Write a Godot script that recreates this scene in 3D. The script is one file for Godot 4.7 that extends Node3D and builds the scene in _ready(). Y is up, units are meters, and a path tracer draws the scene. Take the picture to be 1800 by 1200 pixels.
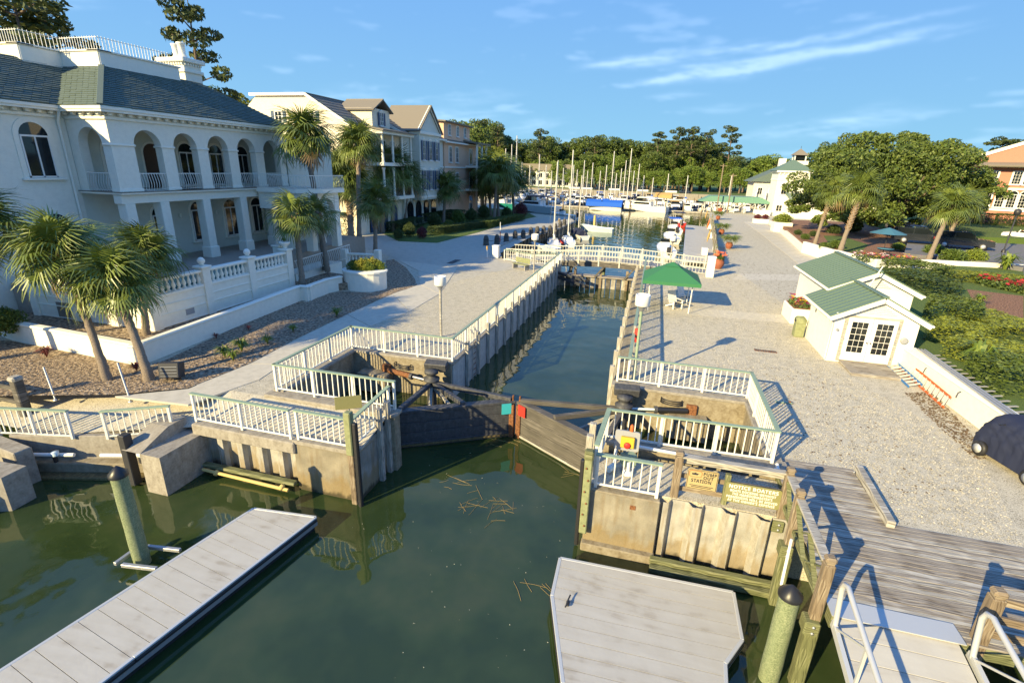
extends Node3D
# A boat lock beside a marina. x runs across the lock, -z along it, y is up, metres. y = 0 is the gravel beside the lock.
const CAM := Vector3(0, 8.4, 0)
const FOCAL := 885.0        # photograph pixels
const W_OUT := -2.2         # tidal water before the gates
const W_IN := -1.65         # water in the lock and the marina
var M := {}
var T := {}
var used := {}
var rng := RandomNumberGenerator.new()
var cam_basis := Basis()
var box_cache := {}

# ---------- pixel to place ----------
func ray(px: float, py: float) -> Vector3:
	return cam_basis.x * ((px - 900.0) / FOCAL) - cam_basis.y * ((py - 600.0) / FOCAL) - cam_basis.z
func g(px: float, py: float, y := 0.0) -> Vector3:
	var d := ray(px, py)
	return CAM + d * ((y - CAM.y) / d.y)

# ---------- naming ----------
func numbered(called: String) -> String:
	if not used.has(called):
		used[called] = 0
		return called
	used[called] += 1
	return "%s_%03d" % [called, used[called]]
func meta(o, label: String, category: String, group := "", kind := ""):
	if label: o.set_meta("label", label)
	if category: o.set_meta("category", category)
	if group: o.set_meta("group", group)
	if kind: o.set_meta("kind", kind)
	return o
func thing(called: String, label: String, category: String, at := Vector3.ZERO, turn := 0.0, group := "") -> Node3D:
	var o := Node3D.new()
	o.name = numbered(called)
	add_child(o)
	o.position = at
	o.rotation.y = turn
	return meta(o, label, category, group)
func copy_of(src: Node3D, at: Vector3, turn: float, label: String, scl := 1.0, group := "") -> Node3D:
	var base_name := String(src.name)
	if base_name.length() > 4 and base_name[-4] == "_" and base_name.right(3).is_valid_int(): base_name = base_name.left(-4)
	var o: Node3D = src.duplicate()
	o.name = numbered(base_name)
	add_child(o)
	o.position = at
	o.rotation = Vector3(0, turn, 0)
	o.scale = Vector3.ONE * scl
	if label: o.set_meta("label", label)
	if group: o.set_meta("group", group)
	return o
func put(called: String, mesh: Mesh, mat: Material, parent: Node = null, at := Vector3.ZERO, rot := Vector3.ZERO, scl := Vector3.ONE) -> MeshInstance3D:
	var o := MeshInstance3D.new()
	o.mesh = mesh
	if mat: o.material_override = mat
	if parent == null:
		o.name = numbered(called)
		add_child(o)
	else:
		o.name = called
		parent.add_child(o, true)
	o.position = at
	o.rotation = rot
	o.scale = scl
	return o
func putx(called: String, mesh: Mesh, mat: Material, parent: Node, xf: Transform3D) -> MeshInstance3D:
	var o := put(called, mesh, mat, parent)
	o.transform = xf
	return o
func struct(called: String, mesh: Mesh, mat: Material, label := "") -> MeshInstance3D:
	var o := put(called, mesh, mat)
	o.set_meta("kind", "structure")
	if label: o.set_meta("label", label)
	return o

# ---------- shapes ----------
func ST() -> SurfaceTool:
	var s := SurfaceTool.new()
	s.begin(Mesh.PRIMITIVE_TRIANGLES)
	return s
func fin(s: SurfaceTool, smooth := false) -> ArrayMesh:
	if smooth:
		s.index()
	s.generate_normals()
	return s.commit()
func tri(s: SurfaceTool, a: Vector3, b: Vector3, c: Vector3):
	s.set_smooth_group(-1)
	s.add_vertex(a); s.add_vertex(b); s.add_vertex(c)
func quad(s: SurfaceTool, a: Vector3, b: Vector3, c: Vector3, d: Vector3):
	s.set_smooth_group(-1)
	s.add_vertex(a); s.add_vertex(b); s.add_vertex(c)
	s.add_vertex(a); s.add_vertex(c); s.add_vertex(d)
func box(s: SurfaceTool, c: Vector3, size: Vector3, b := Basis(), ch := 0.0):
	# a box round c, its edges along the axes cut by ch
	var h := size * 0.5
	if ch <= 0.0:
		var v := []
		for i in 8:
			v.append(c + b * Vector3(h.x if i & 1 else -h.x, h.y if i & 2 else -h.y, h.z if i & 4 else -h.z))
		for f in [[0, 1, 3, 2], [5, 4, 6, 7], [4, 0, 2, 6], [1, 5, 7, 3], [2, 3, 7, 6], [4, 5, 1, 0]]:
			quad(s, v[f[3]], v[f[2]], v[f[1]], v[f[0]])
		return
	var k := Vector3(h.x - ch, h.y - ch, h.z - ch)
	for ax in 3:
		var u := (ax + 1) % 3
		var w := (ax + 2) % 3
		for sg in [-1.0, 1.0]:
			var p := []
			for q in [[-1, -1], [1, -1], [1, 1], [-1, 1]]:
				var t := Vector3.ZERO
				t[ax] = h[ax] * sg
				t[u] = k[u] * q[0]
				t[w] = k[w] * q[1]
				p.append(c + b * t)
			if sg > 0: quad(s, p[3], p[2], p[1], p[0])
			else: quad(s, p[0], p[1], p[2], p[3])
		# the four bevels along ax
		for q in [[1, 1], [-1, 1], [-1, -1], [1, -1]]:
			var a1 := Vector3.ZERO
			var a2 := Vector3.ZERO
			a1[u] = h[u] * q[0]; a1[w] = k[w] * q[1]
			a2[u] = k[u] * q[0]; a2[w] = h[w] * q[1]
			var lo := Vector3.ZERO
			lo[ax] = k[ax]
			var pp := [c + b * (a1 - lo), c + b * (a2 - lo), c + b * (a2 + lo), c + b * (a1 + lo)]
			if q[0] * q[1] > 0: quad(s, pp[3], pp[2], pp[1], pp[0])
			else: quad(s, pp[0], pp[1], pp[2], pp[3])
	for i in 8:
		var sg := Vector3(1 if i & 1 else -1, 1 if i & 2 else -1, 1 if i & 4 else -1)
		var a := c + b * (Vector3(h.x, k.y, k.z) * sg)
		var d := c + b * (Vector3(k.x, h.y, k.z) * sg)
		var e := c + b * (Vector3(k.x, k.y, h.z) * sg)
		if sg.x * sg.y * sg.z > 0: tri(s, a, e, d)
		else: tri(s, a, d, e)
func bx(size: Vector3, ch := 0.0) -> ArrayMesh:
	var key := [size, ch]
	if not box_cache.has(key):
		var s := ST()
		box(s, Vector3.ZERO, size, Basis(), ch)
		box_cache[key] = fin(s)
	return box_cache[key]
func aim(dir: Vector3, up := Vector3.UP) -> Basis:
	# a basis whose y runs along dir
	var y := dir.normalized()
	var x := y.cross(up)
	if x.length() < 0.001: x = y.cross(Vector3.RIGHT)
	x = x.normalized()
	return Basis(x, y, x.cross(y))
func beam(s: SurfaceTool, a: Vector3, b: Vector3, w: float, d: float, ch := 0.0, up := Vector3.UP):
	# a bar of w (across) by d from a to b
	box(s, (a + b) * 0.5, Vector3(w, (b - a).length(), d), aim(b - a, up), ch)
func bar(called: String, a: Vector3, b: Vector3, w: float, d: float, mat: Material, parent: Node, ch := 0.0) -> MeshInstance3D:
	var len_mm: float = snappedf((b - a).length(), 0.001)
	return putx(called, bx(Vector3(w, len_mm, d), ch), mat, parent, Transform3D(aim(b - a), (a + b) * 0.5))
func tube(s: SurfaceTool, pts: Array, rad, n := 8, caps := true, smooth := 1):
	var rings := []
	var prev := Vector3.RIGHT
	for i in pts.size():
		var d: Vector3 = (pts[min(i + 1, pts.size() - 1)] - pts[max(i - 1, 0)]).normalized()
		var x := prev - d * prev.dot(d)
		if x.length() < 0.05: x = d.cross(Vector3(0.3, 0.2, 0.9))
		x = x.normalized()
		prev = x
		var y := d.cross(x)
		var r: float = rad[i] if rad is Array else rad
		var ring := []
		for k in n:
			var a := TAU * k / n
			ring.append(pts[i] + (x * cos(a) + y * sin(a)) * r)
		rings.append(ring)
	for i in pts.size() - 1:
		for k in n:
			var k2 := (k + 1) % n
			s.set_smooth_group(smooth)
			var a: Vector3 = rings[i][k]; var b: Vector3 = rings[i][k2]; var c: Vector3 = rings[i + 1][k2]; var d: Vector3 = rings[i + 1][k]
			s.add_vertex(d); s.add_vertex(c); s.add_vertex(b)
			s.add_vertex(d); s.add_vertex(b); s.add_vertex(a)
	if caps:
		for e in [0, pts.size() - 1]:
			for k in range(1, n - 1):
				if e == 0: tri(s, rings[e][0], rings[e][k], rings[e][k + 1])
				else: tri(s, rings[e][0], rings[e][k + 1], rings[e][k])
func lathe(s: SurfaceTool, prof: Array, n := 12, c := Vector3.ZERO, flat := false):
	# prof: [radius, height] pairs from the bottom up
	for i in prof.size() - 1:
		for k in n:
			var a0 := TAU * k / n
			var a1 := TAU * (k + 1) / n
			var p := [Vector3(cos(a0) * prof[i][0], prof[i][1], sin(a0) * prof[i][0]), Vector3(cos(a1) * prof[i][0], prof[i][1], sin(a1) * prof[i][0]), Vector3(cos(a1) * prof[i + 1][0], prof[i + 1][1], sin(a1) * prof[i + 1][0]), Vector3(cos(a0) * prof[i + 1][0], prof[i + 1][1], sin(a0) * prof[i + 1][0])]
			s.set_smooth_group(-1 if flat else 1)
			if prof[i + 1][0] > 0.0:
				s.add_vertex(c + p[0]); s.add_vertex(c + p[2]); s.add_vertex(c + p[3])
			if prof[i][0] > 0.0:
				s.add_vertex(c + p[0]); s.add_vertex(c + p[1]); s.add_vertex(c + p[2])
func turned(prof: Array, n := 12) -> ArrayMesh:
	var s := ST()
	lathe(s, prof, n)
	return fin(s)
func rod(a: Vector3, b: Vector3, r: float, n := 8) -> ArrayMesh:
	var s := ST()
	tube(s, [a, b], r, n)
	return fin(s)
func pipe(pts: Array, r, n := 8) -> ArrayMesh:
	var s := ST()
	tube(s, pts, r, n)
	return fin(s)
func slab(s: SurfaceTool, poly: PackedVector2Array, y0: float, y1: float, top_only := false):
	# an upright prism over a polygon in x, z
	if Geometry2D.is_polygon_clockwise(poly):
		poly.reverse()
	var t := Geometry2D.triangulate_polygon(poly)
	for i in range(0, t.size(), 3):
		var a := poly[t[i]]; var b := poly[t[i + 1]]; var c := poly[t[i + 2]]
		if (b - a).cross(c - a) < 0.0:
			var k := b; b = c; c = k
		tri(s, Vector3(a.x, y1, a.y), Vector3(b.x, y1, b.y), Vector3(c.x, y1, c.y))
		if not top_only: tri(s, Vector3(a.x, y0, a.y), Vector3(c.x, y0, c.y), Vector3(b.x, y0, b.y))
	if top_only: return
	for i in poly.size():
		var a := poly[i]; var b := poly[(i + 1) % poly.size()]
		quad(s, Vector3(a.x, y0, a.y), Vector3(b.x, y0, b.y), Vector3(b.x, y1, b.y), Vector3(a.x, y1, a.y))
func P2(a: Array) -> PackedVector2Array:
	var p := PackedVector2Array()
	for q in a: p.append(Vector2(q[0], q[1]))
	return p
func slab_mesh(a: Array, y0: float, y1: float) -> ArrayMesh:
	var s := ST()
	slab(s, P2(a), y0, y1)
	return fin(s)
func sheet(a: Array, y: float) -> ArrayMesh:
	var s := ST()
	slab(s, P2(a), y, y, true)
	return fin(s)
func outline(s: SurfaceTool, poly: PackedVector2Array, depth: float, xf: Transform3D):
	# a polygon in x, y pushed back by depth along -z
	if Geometry2D.is_polygon_clockwise(poly): poly.reverse()
	var t := Geometry2D.triangulate_polygon(poly)
	for i in range(0, t.size(), 3):
		var a := poly[t[i]]; var b := poly[t[i + 1]]; var c := poly[t[i + 2]]
		if (b - a).cross(c - a) > 0.0:
			var k := b; b = c; c = k
		tri(s, xf * Vector3(a.x, a.y, 0), xf * Vector3(b.x, b.y, 0), xf * Vector3(c.x, c.y, 0))
		tri(s, xf * Vector3(a.x, a.y, -depth), xf * Vector3(c.x, c.y, -depth), xf * Vector3(b.x, b.y, -depth))
	for i in poly.size():
		var a := poly[i]; var b := poly[(i + 1) % poly.size()]
		quad(s, xf * Vector3(a.x, a.y, 0), xf * Vector3(a.x, a.y, -depth), xf * Vector3(b.x, b.y, -depth), xf * Vector3(b.x, b.y, 0))
func plate(a: Array, depth: float) -> ArrayMesh:
	var s := ST()
	outline(s, P2(a), depth, Transform3D())
	return fin(s)
func arch_pts(cx: float, y0: float, spring: float, r: float, n := 12, rise := 1.0) -> Array:
	var a := [[cx - r, y0], [cx - r, spring]]
	for k in range(1, n):
		var t := PI - PI * k / n
		a.append([cx + cos(t) * r, spring + sin(t) * r * rise])
	a.append([cx + r, spring])
	a.append([cx + r, y0])
	return a
# ---------- materials ----------
func lin(r: float, gg: float, b: float) -> Color:
	return Color(r, gg, b).linear_to_srgb()
func noise_img(seed_: int, freq: float, oct := 4, size := 512, kind := FastNoiseLite.TYPE_SIMPLEX_SMOOTH) -> Image:
	var n := FastNoiseLite.new()
	n.seed = seed_
	n.noise_type = kind
	n.frequency = freq
	n.fractal_octaves = oct
	return n.get_seamless_image(size, size)
func ramp_tex(img: Image, stops: Array) -> ImageTexture:
	# stops: [position, linear colour]
	var lut := []
	for i in 256:
		var v := i / 255.0
		var c: Color = stops[0][1]
		for k in stops.size() - 1:
			if v >= stops[k][0]:
				c = stops[k][1].lerp(stops[k + 1][1], clampf((v - stops[k][0]) / maxf(stops[k + 1][0] - stops[k][0], 0.001), 0, 1))
		lut.append(c.linear_to_srgb())
	var w := img.get_width()
	var h := img.get_height()
	var data := img.get_data()
	var out := PackedByteArray()
	out.resize(w * h * 3)
	for i in w * h:
		var c: Color = lut[data[i]]
		out[i * 3] = int(c.r * 255); out[i * 3 + 1] = int(c.g * 255); out[i * 3 + 2] = int(c.b * 255)
	return ImageTexture.create_from_image(Image.create_from_data(w, h, false, Image.FORMAT_RGB8, out))
func grey_tex(img: Image) -> ImageTexture:
	return ImageTexture.create_from_image(img)
func mix_img(a: Image, b: Image, k: float) -> Image:
	var da := a.get_data(); var db := b.get_data()
	for i in da.size(): da[i] = int(da[i] * (1.0 - k) + db[i] * k)
	return Image.create_from_data(a.get_width(), a.get_height(), false, Image.FORMAT_L8, da)
func mat(called: String, tex: Texture2D, color: Color, rough: float, scl := 1.0, bump: Texture2D = null, bump_cm := 0.3, metal := 0.0) -> StandardMaterial3D:
	var m := StandardMaterial3D.new()
	m.resource_name = called
	m.albedo_color = color
	m.roughness = rough
	m.metallic = metal
	if tex: m.albedo_texture = tex
	if bump:
		m.heightmap_enabled = true
		m.heightmap_texture = bump
		m.heightmap_scale = bump_cm
	if tex or bump:
		m.uv1_triplanar = true
		m.uv1_world_triplanar = true
		m.uv1_scale = Vector3.ONE * scl
	M[called] = m
	return m
func plain(called: String, c: Color, rough: float, metal := 0.0) -> StandardMaterial3D:
	return mat(called, null, c, rough, 1.0, null, 0.0, metal)
func weathered(called: String, base: Color, img: Image, amount: float, rough: float, scl: float, bump_cm := 0.0, metal := 0.0) -> StandardMaterial3D:
	# base colour with patches that are darker and lighter by the given amount
	var dark := Color(base.r * (1 - amount), base.g * (1 - amount), base.b * (1 - amount * 1.05))
	var light := Color(minf(base.r * (1 + amount * 0.6), 0.9), minf(base.g * (1 + amount * 0.6), 0.9), minf(base.b * (1 + amount * 0.6), 0.9))
	return mat(called, ramp_tex(img, [[0.15, dark], [0.5, base], [0.9, light]]), Color.WHITE, rough, scl, grey_tex(img) if bump_cm > 0.0 else null, bump_cm, metal)
func leaf_mat(called: String, c: Color, back := 0.5, rough := 0.5) -> StandardMaterial3D:
	var m := plain(called, c, rough)
	m.backlight_enabled = true
	m.backlight = Color(back, back, back * 0.5)
	m.cull_mode = BaseMaterial3D.CULL_DISABLED
	m.vertex_color_use_as_albedo = true
	return m
func materials():
	var fine := noise_img(1, 0.06, 4)
	var coarse := noise_img(2, 0.012, 5)
	var cell := noise_img(3, 0.09, 2, 512, FastNoiseLite.TYPE_CELLULAR)
	var mid := mix_img(coarse, fine, 0.4)
	# shell gravel: pale chips with dark gaps, clumps and strewn darker bits
	var chips := noise_img(3, 0.11, 1, 1024, FastNoiseLite.TYPE_CELLULAR)
	var clumps := noise_img(5, 0.035, 3, 1024)
	var wide := noise_img(6, 0.006, 3, 1024)
	var cd := chips.get_data()
	var ld := clumps.get_data()
	var wd := wide.get_data()
	for i in cd.size():
		cd[i] = clampi(int(cd[i] * 0.52 + (ld[i] - 128) * 0.34 + (wd[i] - 128) * 0.16 + 66), 0, 255)
	var gravel := Image.create_from_data(1024, 1024, false, Image.FORMAT_L8, cd)
	mat("gravel", ramp_tex(gravel, [[0.24, Color(0.13, 0.11, 0.075)], [0.35, Color(0.41, 0.37, 0.285)], [0.55, Color(0.55, 0.505, 0.40)], [0.8, Color(0.67, 0.625, 0.515)]]), Color.WHITE, 0.95, 0.34, grey_tex(gravel), 1.6)
	weathered("sidewalk", Color(0.52, 0.48, 0.395), mid, 0.16, 0.9, 0.35, 0.15)
	weathered("road", Color(0.43, 0.405, 0.345), mid, 0.14, 0.9, 0.2, 0.1)
	weathered("asphalt", Color(0.16, 0.16, 0.17), mid, 0.2, 0.9, 0.3, 0.2)
	var soil := mix_img(noise_img(7, 0.05, 5), fine, 0.5)
	mat("soil", ramp_tex(soil, [[0.28, Color(0.05, 0.033, 0.022)], [0.48, Color(0.25, 0.185, 0.125)], [0.72, Color(0.46, 0.37, 0.27)]]), Color.WHITE, 1.0, 0.17, grey_tex(soil), 9.0)
	mat("mulch", ramp_tex(soil, [[0.28, Color(0.06, 0.028, 0.016)], [0.5, Color(0.24, 0.115, 0.062)], [0.74, Color(0.40, 0.23, 0.14)]]), Color.WHITE, 1.0, 0.3, grey_tex(soil), 4.0)
	mat("lawn", ramp_tex(soil, [[0.2, Color(0.04, 0.07, 0.012)], [0.5, Color(0.085, 0.14, 0.022)], [0.85, Color(0.17, 0.21, 0.05)]]), Color.WHITE, 1.0, 0.6, grey_tex(soil), 5.0)
	var conc := mix_img(noise_img(11, 0.016, 6), fine, 0.25)
	# runs of weather down a wall: noise drawn out along the texture's y
	var runs := Image.create(512, 512, false, Image.FORMAT_L8)
	var rn := FastNoiseLite.new()
	rn.seed = 17
	rn.frequency = 1.0
	rn.fractal_octaves = 4
	for y in 512:
		var yy := 1.1 * sin(TAU * y / 512.0)
		for x in 512:
			var a := TAU * x / 512.0
			runs.set_pixel(x, y, Color(0.5 + 0.6 * rn.get_noise_3d(cos(a) * 2.4, sin(a) * 2.4, yy), 0, 0))
	conc = mix_img(mix_img(conc, runs, 0.5), fine, 0.2)
	mat("concrete", ramp_tex(conc, [[0.12, Color(0.12, 0.105, 0.085)], [0.4, Color(0.25, 0.225, 0.19)], [0.6, Color(0.31, 0.285, 0.245)], [0.9, Color(0.40, 0.375, 0.33)]]), Color.WHITE, 0.9, 0.3, grey_tex(fine), 0.4)
	mat("stained_concrete", ramp_tex(conc, [[0.1, Color(0.09, 0.072, 0.045)], [0.36, Color(0.20, 0.165, 0.11)], [0.6, Color(0.275, 0.24, 0.175)], [0.92, Color(0.36, 0.33, 0.265)]]), Color.WHITE, 0.9, 0.23, grey_tex(fine), 0.5)
	mat("wall_panel", ramp_tex(conc, [[0.12, Color(0.24, 0.24, 0.23)], [0.5, Color(0.40, 0.41, 0.41)], [0.9, Color(0.52, 0.53, 0.53)]]), Color.WHITE, 0.85, 0.35, grey_tex(fine), 0.3)
	mat("algae", ramp_tex(conc, [[0.2, Color(0.025, 0.022, 0.012)], [0.5, Color(0.12, 0.09, 0.035)], [0.9, Color(0.28, 0.22, 0.10)]]), Color.WHITE, 0.8, 0.6, grey_tex(conc), 1.0)
	weathered("white_rail", Color(0.72, 0.71, 0.66), mid, 0.1, 0.5, 0.8)
	weathered("green_cap", Color(0.25, 0.33, 0.24), mid, 0.16, 0.6, 0.8)
	weathered("green_timber", Color(0.23, 0.25, 0.13), mid, 0.3, 0.8, 0.8, 0.2)
	# wood: long grain, drawn along the texture's x
	var gi := Image.create(512, 512, false, Image.FORMAT_L8)
	var gn := FastNoiseLite.new()
	gn.seed = 21
	gn.frequency = 1.0
	gn.fractal_octaves = 4
	for y in 512:
		for x in 512:
			var a := TAU * x / 512.0
			var b := TAU * y / 512.0
			var v := gn.get_noise_3d(cos(a) * 0.35 + 3.0, sin(a) * 0.35 + 20.0 * (b / TAU if y < 256 else 1.0 - b / TAU), 0.5)
			gi.set_pixel(x, y, Color(0.5 + v * 0.62, 0, 0))
	mat("deck_wood", ramp_tex(gi, [[0.2, Color(0.11, 0.09, 0.072)], [0.5, Color(0.27, 0.24, 0.205)], [0.85, Color(0.40, 0.375, 0.335)]]), Color.WHITE, 0.9, 0.9, grey_tex(gi), 0.6)
	mat("grey_wood", ramp_tex(gi, [[0.2, Color(0.16, 0.145, 0.125)], [0.5, Color(0.36, 0.34, 0.30)], [0.85, Color(0.50, 0.48, 0.43)]]), Color.WHITE, 0.9, 0.9, grey_tex(gi), 0.5)
	var rot_tex := ramp_tex(gi, [[0.15, Color(0.075, 0.05, 0.03)], [0.5, Color(0.22, 0.17, 0.115)], [0.85, Color(0.36, 0.31, 0.235)]])
	mat("post_wood", rot_tex, Color.WHITE, 0.85, 1.1, grey_tex(gi), 0.5)
	mat("green_wood", ramp_tex(gi, [[0.15, Color(0.05, 0.055, 0.022)], [0.5, Color(0.145, 0.155, 0.07)], [0.85, Color(0.26, 0.26, 0.15)]]), Color.WHITE, 0.85, 1.1, grey_tex(gi), 0.5)
	# the same woods with the grain running up, for posts and upright boards
	var gu := Image.create(512, 512, false, Image.FORMAT_L8)
	for y in 512:
		for x in 512: gu.set_pixel(x, y, gi.get_pixel(y, x))
	mat("post_wood_up", ramp_tex(gu, [[0.15, Color(0.075, 0.05, 0.03)], [0.5, Color(0.22, 0.17, 0.115)], [0.85, Color(0.36, 0.31, 0.235)]]), Color.WHITE, 0.85, 1.1, grey_tex(gu), 0.5)
	mat("green_wood_up", ramp_tex(gu, [[0.15, Color(0.05, 0.055, 0.022)], [0.5, Color(0.145, 0.155, 0.07)], [0.85, Color(0.26, 0.26, 0.15)]]), Color.WHITE, 0.85, 1.1, grey_tex(gu), 0.5)
	mat("grey_wood_up", ramp_tex(gu, [[0.2, Color(0.16, 0.145, 0.125)], [0.5, Color(0.36, 0.34, 0.30)], [0.85, Color(0.50, 0.48, 0.43)]]), Color.WHITE, 0.9, 0.9, grey_tex(gu), 0.5)
	mat("pile_wood", ramp_tex(mix_img(conc, fine, 0.4), [[0.15, Color(0.07, 0.08, 0.04)], [0.45, Color(0.16, 0.20, 0.11)], [0.75, Color(0.29, 0.31, 0.19)]]), Color.WHITE, 0.9, 0.7, grey_tex(fine), 0.8)
	mat("dock_board", ramp_tex(mix_img(gi, coarse, 0.45), [[0.18, Color(0.335, 0.31, 0.27)], [0.36, Color(0.415, 0.40, 0.365)], [0.8, Color(0.455, 0.445, 0.415)]]), Color.WHITE, 0.75, 0.22, grey_tex(fine), 0.15)
	plain("chip", Color.WHITE, 0.9).vertex_color_use_as_albedo = true
	mat("tide_face", ramp_tex(mix_img(fine, conc, 0.5), [[0.2, Color(0.72, 0.72, 0.72)], [0.8, Color(1, 1, 1)]]), Color.WHITE, 0.85, 0.9, grey_tex(fine), 0.4).vertex_color_use_as_albedo = true
	weathered("bridge_rail", Color(0.55, 0.54, 0.48), mid, 0.12, 0.6, 0.8)
	weathered("shed_stucco", Color(0.74, 0.735, 0.70), mix_img(mid, runs, 0.5), 0.1, 0.92, 0.35, 0.12)
	plain("rubber", lin(0.02, 0.02, 0.022), 0.55)
	plain("aluminium", lin(0.55, 0.56, 0.56), 0.5, 0.35)
	plain("galvanised", lin(0.42, 0.43, 0.45), 0.45, 0.6)
	mat("sheet_steel", ramp_tex(conc, [[0.1, Color(0.13, 0.10, 0.06)], [0.35, Color(0.33, 0.30, 0.24)], [0.7, Color(0.46, 0.445, 0.40)], [0.95, Color(0.52, 0.515, 0.49)]]), Color.WHITE, 0.55, 0.5, null, 0.0, 0.1)
	mat("rust", ramp_tex(mid, [[0.2, Color(0.07, 0.03, 0.015)], [0.5, Color(0.20, 0.08, 0.03)], [0.85, Color(0.32, 0.16, 0.07)]]), Color.WHITE, 0.9, 1.5, grey_tex(fine), 0.3)
	mat("gate_steel", ramp_tex(conc, [[0.15, Color(0.02, 0.02, 0.022)], [0.5, Color(0.055, 0.057, 0.065)], [0.9, Color(0.13, 0.13, 0.135)]]), Color.WHITE, 0.6, 0.5, grey_tex(fine), 0.4)
	mat("gate_wood", ramp_tex(gi, [[0.15, Color(0.04, 0.036, 0.032)], [0.5, Color(0.095, 0.087, 0.076)], [0.85, Color(0.17, 0.155, 0.14)]]), Color.WHITE, 0.85, 0.8, grey_tex(gi), 0.5)
	plain("cyan_paint", lin(0.04, 0.42, 0.48), 0.6)
	plain("red_paint", lin(0.55, 0.03, 0.02), 0.55)
	plain("orange_paint", lin(0.50, 0.12, 0.03), 0.55)
	plain("yellow_paint", lin(0.58, 0.38, 0.03), 0.5)
	plain("blue_paint", lin(0.03, 0.16, 0.42), 0.5)
	plain("white_paint", lin(0.76, 0.75, 0.72), 0.5)
	plain("grey_paint", lin(0.30, 0.31, 0.33), 0.5)
	plain("dark_paint", lin(0.03, 0.03, 0.035), 0.5)
	plain("black_plastic", lin(0.015, 0.016, 0.02), 0.4)
	plain("terracotta", lin(0.28, 0.09, 0.045), 0.8)
	weathered("sign_tan", Color(0.23, 0.22, 0.09), mid, 0.12, 0.6, 2.0)
	weathered("sign_gold", Color(0.42, 0.33, 0.16), mid, 0.12, 0.6, 2.0)
	weathered("stucco", Color(0.80, 0.775, 0.68), mid, 0.07, 0.92, 0.4, 0.12)
	weathered("stucco_trim", Color(0.82, 0.795, 0.70), mid, 0.05, 0.85, 0.5)
	weathered("cream_stucco", Color(0.74, 0.67, 0.54), mid, 0.07, 0.92, 0.3, 0.1)
	weathered("blue_stucco", Color(0.62, 0.64, 0.57), mid, 0.06, 0.92, 0.3, 0.1)
	weathered("salmon_stucco", Color(0.70, 0.46, 0.32), mid, 0.06, 0.92, 0.3, 0.1)
	weathered("pink_stucco", Color(0.47, 0.20, 0.145), mid, 0.05, 0.92, 0.3, 0.1)
	weathered("shingle", Color(0.11, 0.15, 0.135), fine, 0.3, 0.9, 0.8, 0.4)
	weathered("brown_shingle", Color(0.21, 0.185, 0.15), fine, 0.3, 0.9, 0.8, 0.4)
	weathered("green_tin", Color(0.125, 0.185, 0.135), mid, 0.1, 0.55, 0.5)
	weathered("teal_awning", Color(0.13, 0.27, 0.21), mid, 0.08, 0.8, 0.5)
	var canvas := plain("canopy_green", lin(0.03, 0.17, 0.065), 0.75)
	canvas.backlight_enabled = true
	canvas.backlight = Color(0.3, 0.3, 0.3)
	var gl := plain("window_glass", lin(0.012, 0.016, 0.02), 0.04)
	gl.metallic_specular = 0.5
	plain("shutter_blue", lin(0.025, 0.06, 0.13), 0.6)
	plain("brown_door", lin(0.06, 0.025, 0.012), 0.4)
	plain("pool_tile", lin(0.01, 0.16, 0.15), 0.2)
	weathered("paver", Color(0.34, 0.29, 0.24), mid, 0.15, 0.9, 0.5)
	mat("palm_trunk", ramp_tex(mix_img(noise_img(31, 0.03, 5), fine, 0.5), [[0.2, Color(0.07, 0.05, 0.035)], [0.5, Color(0.235, 0.185, 0.14)], [0.85, Color(0.38, 0.32, 0.26)]]), Color.WHITE, 0.95, 1.2, grey_tex(fine), 1.5)
	mat("palm_boot", ramp_tex(mid, [[0.2, Color(0.13, 0.07, 0.03)], [0.5, Color(0.33, 0.22, 0.12)], [0.85, Color(0.46, 0.37, 0.26)]]), Color.WHITE, 0.9, 1.5)
	mat("bark", ramp_tex(soil, [[0.2, Color(0.05, 0.035, 0.025)], [0.5, Color(0.16, 0.12, 0.09)], [0.85, Color(0.27, 0.21, 0.17)]]), Color.WHITE, 1.0, 0.6, grey_tex(soil), 3.0)
	leaf_mat("palm_leaf", Color.WHITE, 0.45, 0.42)
	leaf_mat("tree_leaf", Color.WHITE, 0.5, 0.6)
	var petal := leaf_mat("petal", Color.WHITE, 0.4, 0.6)
	petal.roughness = 0.7
	plain("gelcoat", lin(0.78, 0.77, 0.74), 0.25)
	plain("gelcoat_cream", lin(0.72, 0.66, 0.55), 0.3)
	plain("gelcoat_pale", lin(0.55, 0.66, 0.70), 0.28)
	plain("hull_navy", lin(0.012, 0.025, 0.09), 0.2)
	plain("hull_teal", lin(0.02, 0.22, 0.20), 0.3)
	plain("hull_grey", lin(0.25, 0.27, 0.29), 0.35)
	plain("hull_red", lin(0.42, 0.03, 0.025), 0.35)
	plain("cover_blue", lin(0.01, 0.10, 0.50), 0.8)
	plain("cover_navy", lin(0.012, 0.018, 0.05), 0.85)
	plain("cover_tan", lin(0.42, 0.27, 0.10), 0.85)
	plain("cover_white", lin(0.70, 0.69, 0.65), 0.8)
	plain("mast_metal", lin(0.66, 0.64, 0.60), 0.45, 0.15)
	var cb := plain("car_black", lin(0.022, 0.026, 0.034), 0.15)
	cb.clearcoat_enabled = true
	cb.clearcoat = 1.0
	cb.clearcoat_roughness = 0.03
	plain("car_white", lin(0.70, 0.70, 0.70), 0.2)
	plain("umbrella_cloth", lin(0.05, 0.16, 0.24), 0.8)
	plain("rope", lin(0.55, 0.42, 0.16), 0.9)
	plain("reed", lin(0.26, 0.20, 0.085), 0.9)
	# water: murky and dark below, a slightly rippled mirror above
	var w := StandardMaterial3D.new()
	w.resource_name = "water_tidal"
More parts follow.
